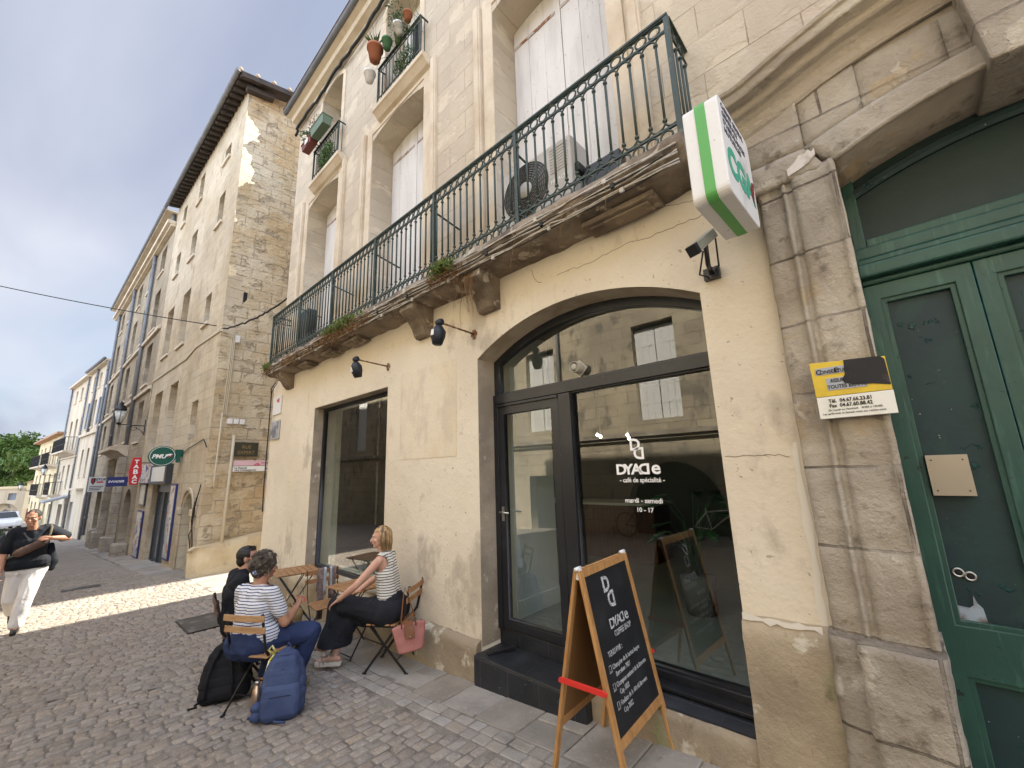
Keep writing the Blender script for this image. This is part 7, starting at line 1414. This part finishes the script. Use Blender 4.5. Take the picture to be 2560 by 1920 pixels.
HP += [('c', hc-f_*.07+u_h*.02, hc-f_*.075-u_h*.12, .055, .040), ('c', hc-f_*.05+l_*.05, hc-f_*.06+l_*.045-u_h*.12, .045, .032), ('c', hc-f_*.05-l_*.05, hc-f_*.06-l_*.045-u_h*.12, .045, .032)]
hr = blob('hair', HP, blo, body, XP, .0045, 2, fold=(.005, 22, (1, 1, .25)), keep=lambda p: (p-hc).dot(f_) < .02 or (p-hc).dot(u_h) > .075)
g = MB(XP)
for i in range(130):
    a = r_.uniform(1.35, 2*pi-1.35); d = -f_*cos(a-pi) if 0 else (f_*cos(a)+l_*sin(a)).normalized(); p = hc+u_h*.105*r_.uniform(.3, 1)+d*.07-f_*.02; g.tube([p, hc+d*.102-f_*.02+u_h*.02, hc+d*.105-f_*.02-u_h*.05, hc+d*r_.uniform(.085, .10)-f_*.015-u_h*r_.uniform(.10, .14)], .0028, 4, r1=.001)
g.build('hair_strands', blo, hr)
white_s = mat('cream_sole', (.55, .50, .42), .7); met = mat('pale_metallic_strap', (.50, .44, .34), .35, .5, metal=.5)
for s_ in 'LR':
    a, t = V(J['an'+s_]), V(J['toe'+s_]); d = (t-a); d.z = 0; d.normalize(); sd_ = V((-d.y, d.x, 0)); z0 = t.z-.02-.03
    g = MB(XP); Xs = Matrix(((d.x, sd_.x, 0, a.x), (d.y, sd_.y, 0, a.y), (0, 0, 1, 0), (0, 0, 0, 1))); g.X = XP @ Xs; L_ = (V((t.x, t.y, 0))-V((a.x, a.y, 0))).length
    pr = [(-.065, -.02), (-.05, -.035), (.05, -.032), (L_, -.045), (L_+.035, -.02), (L_+.035, .02), (L_, .04), (.05, .03), (-.05, .035), (-.065, .02)]
    zt0 = a.z-.085 if s_ == 'L' else .008; zt1 = t.z-.055 if s_ == 'L' else .006
    g.prism([(x, y, 0) for x, y in pr], (0, 0, min(zt0, zt1)), (0, 0, min(zt0, zt1)+.042)); g.build('sandal_sole', white_s, WB, bevel=.006)
    g = MB(XP)
    for k, (u_, w_) in enumerate(((.35, .040), (.62, .040), (.85, .038))): c_ = a.lerp(t, u_); g.tube([c_+sd_*w_+V((0, 0, -.045)), c_+sd_*w_*.8+V((0, 0, .012)), c_+V((0, 0, .028)), c_-sd_*w_*.8+V((0, 0, .012)), c_-sd_*w_+V((0, 0, -.045))], .007, 5)
    g.ring(a+V((0, 0, -.0)), .040, .006, (d.x*.25, d.y*.25, 1), 14, 5); g.build('sandal_strap', met, WB)
g = MB(XP); g.ring(V(J['wrL'])-V((.02, -.0, -.02)), .030, .007, V(J['wrL'])-V(J['elL']), 18, 6); g.lathe(V(J['wrL'])+V((-.015, .022, .035)), [(.016, 0), (.015, .007)], 12, axis=(-.2, .4, .9)); g.build('wristwatch', goldm, WB)
# --- walking man
WK = thing('person', (-10.1, -.1, gz(-10.1)), 'walking man with cropped hair, black T-shirt and white trousers, sling bag across his chest', 'person')
XWk = placed((-10.1, 0), (1, 0)); J = dict(hip=(.0, -.15, .90), chest=(.03, -.16, 1.25), neck=(.04, -.165, 1.46), head=(.08, -.185, 1.625), shL=(.0, .01, 1.43), shR=(.04, -.335, 1.42), elL=(.02, .235, 1.27), elR=(.02, -.405, 1.13), wrL=(.20, .055, 1.31), wrR=(.14, -.405, .90), hpL=(.0, -.05, .86), hpR=(.0, -.23, .86), knL=(.14, -.11, .48), knR=(-.03, -.255, .47), anL=(.16, -.15, .10), anR=(-.32, -.215, .22), toeL=(.32, -.16, .035), toeR=(-.20, -.21, .08))
LM = limbs(J, 1.04, 1.15, 1.0); TR = torso(J, (1, 0, 0), k=1.10, fat=1.1); hf = V((.93, -.25, -.16)); hand = hand_prims(J['wrL'], (.25, -.95, .05), (-.9, -.1, -.2), 1, .5)+hand_prims(J['wrR'], (.15, -.02, -1), (0, 1, 0), 1, .6)
body = blob('body', LM+TR+head_prims(J['head'], hf, k=1.06)+hand, skin, WK, XWk, .0065, 3); hb2 = mat('cropped_dark_hair', (.022, .018, .016), .7, .3, layers=[(30, .5, .7, (.05, .045, .042))]); face_parts(body, XWk @ V(J['head']), XWk.to_3x3() @ hf, k=1.06, hairm=hb2)
sl = []
for s_ in 'LR': a, b = V(J['sh'+s_]), V(J['el'+s_]); sl += [('c', a, a.lerp(b, .78), .080, .084)]
blob('t_shirt', grow(TR[:9], .018)+sl+[('c', (.02, -.24, .96), (.02, -.06, .96), .15, .15)], bkp, WK, XWk, .008, 4, fold=(.010, 5, (1, 1.4, 1)), keep=lambda p: p.z > .88 and not (p.z > 1.445 and abs(p.y+.165) < .065) and p.z < 1.53)
wl = mat('white_linen', (.66, .63, .60), .85, .15, bump=[(6, .012, 5)]); PT_ = [('c', J['hpL'], J['hpR'], .135, .135)]
for s_, e_ in (('L', .93), ('R', .9)): PT_ += [('c', J['hp'+s_], J['kn'+s_], .118, .092), ('c', J['kn'+s_], V(J['kn'+s_]).lerp(V(J['an'+s_]), e_), .090, .082)]
blob('trousers', PT_, wl, WK, XWk, .008, 4, fold=(.012, 5, (1, 2, .6)))
hc = V(J['head']); f_, l_, u_h = frame3(hf); blob('hair', [('e', hc+u_h*.038-f_*.020, (.104, .088, .092), (f_, l_, u_h)), ('e', hc-u_h*.0-f_*.05, (.06, .08, .07), (f_, l_, u_h))], hb2, body, XWk, .006, 2, keep=lambda p: (p-hc).dot(f_) < .045 or (p-hc).dot(u_h) > .085)
for s_ in 'LR': a, t = V(J['an'+s_]), V(J['toe'+s_]); blob('shoe', [('c', (a.x-.05, a.y, a.z-.055), (a.x, a.y, a.z-.05), .044, .046), ('c', (a.x, a.y, a.z-.055), (t.x, t.y, t.z), .046, .036)], blackframe, WK, XWk, .006, 3)
sb = thing('sling_bag', XWk @ V((.15, -.16, 1.2)), 'brown leather sling bag strapped across the walking man chest', 'bag'); bl_ = mat('dark_brown_leather', (.075, .040, .028), .5, .4, layers=[(5, .5, .7, (.13, .075, .055))])
blob('pouch', [('c', (.17, -.26, 1.13), (.19, -.06, 1.24), .062, .058, (1, 0, 0), .55)], bl_, sb, XWk, .006, 3, fold=(.004, 10, (1, 1, 1)))
g = MB(XWk); g.tube([(.17, -.02, 1.27), (.15, .03, 1.37), (.09, .035, 1.46), (.0, .02, 1.50), (-.08, -.02, 1.46)], .018, 6); g.tube([(.17, -.30, 1.10), (.12, -.37, 1.06), (.02, -.38, 1.08)], .016, 6); g.build('strap', mat('olive_strap', (.09, .075, .045), .7), sb)
jk = thing('hanging_jacket', XWk @ V((0, .1, 1)), 'dark jacket hanging at the walking man left side', 'jacket'); blob('cloth', [('c', (-.02, .06, 1.18), (.0, .10, .92), .045, .075, (1, 0, 0), .6), ('c', (.0, .10, .95), (.02, .11, .84), .07, .045, (1, 0, 0), .6)], bkp, jk, XWk, .008, 3, fold=(.008, 7, (1, 1, .5)))
g = MB(XWk); g.tube([V(J['wrR'])+V((.03, .01, -.13)), V(J['wrR'])+V((.09, .03, -.12))], .004, 5); tag(g.build('cigarette', white), 'thin white cigarette between the walking man right fingers', 'cigarette')
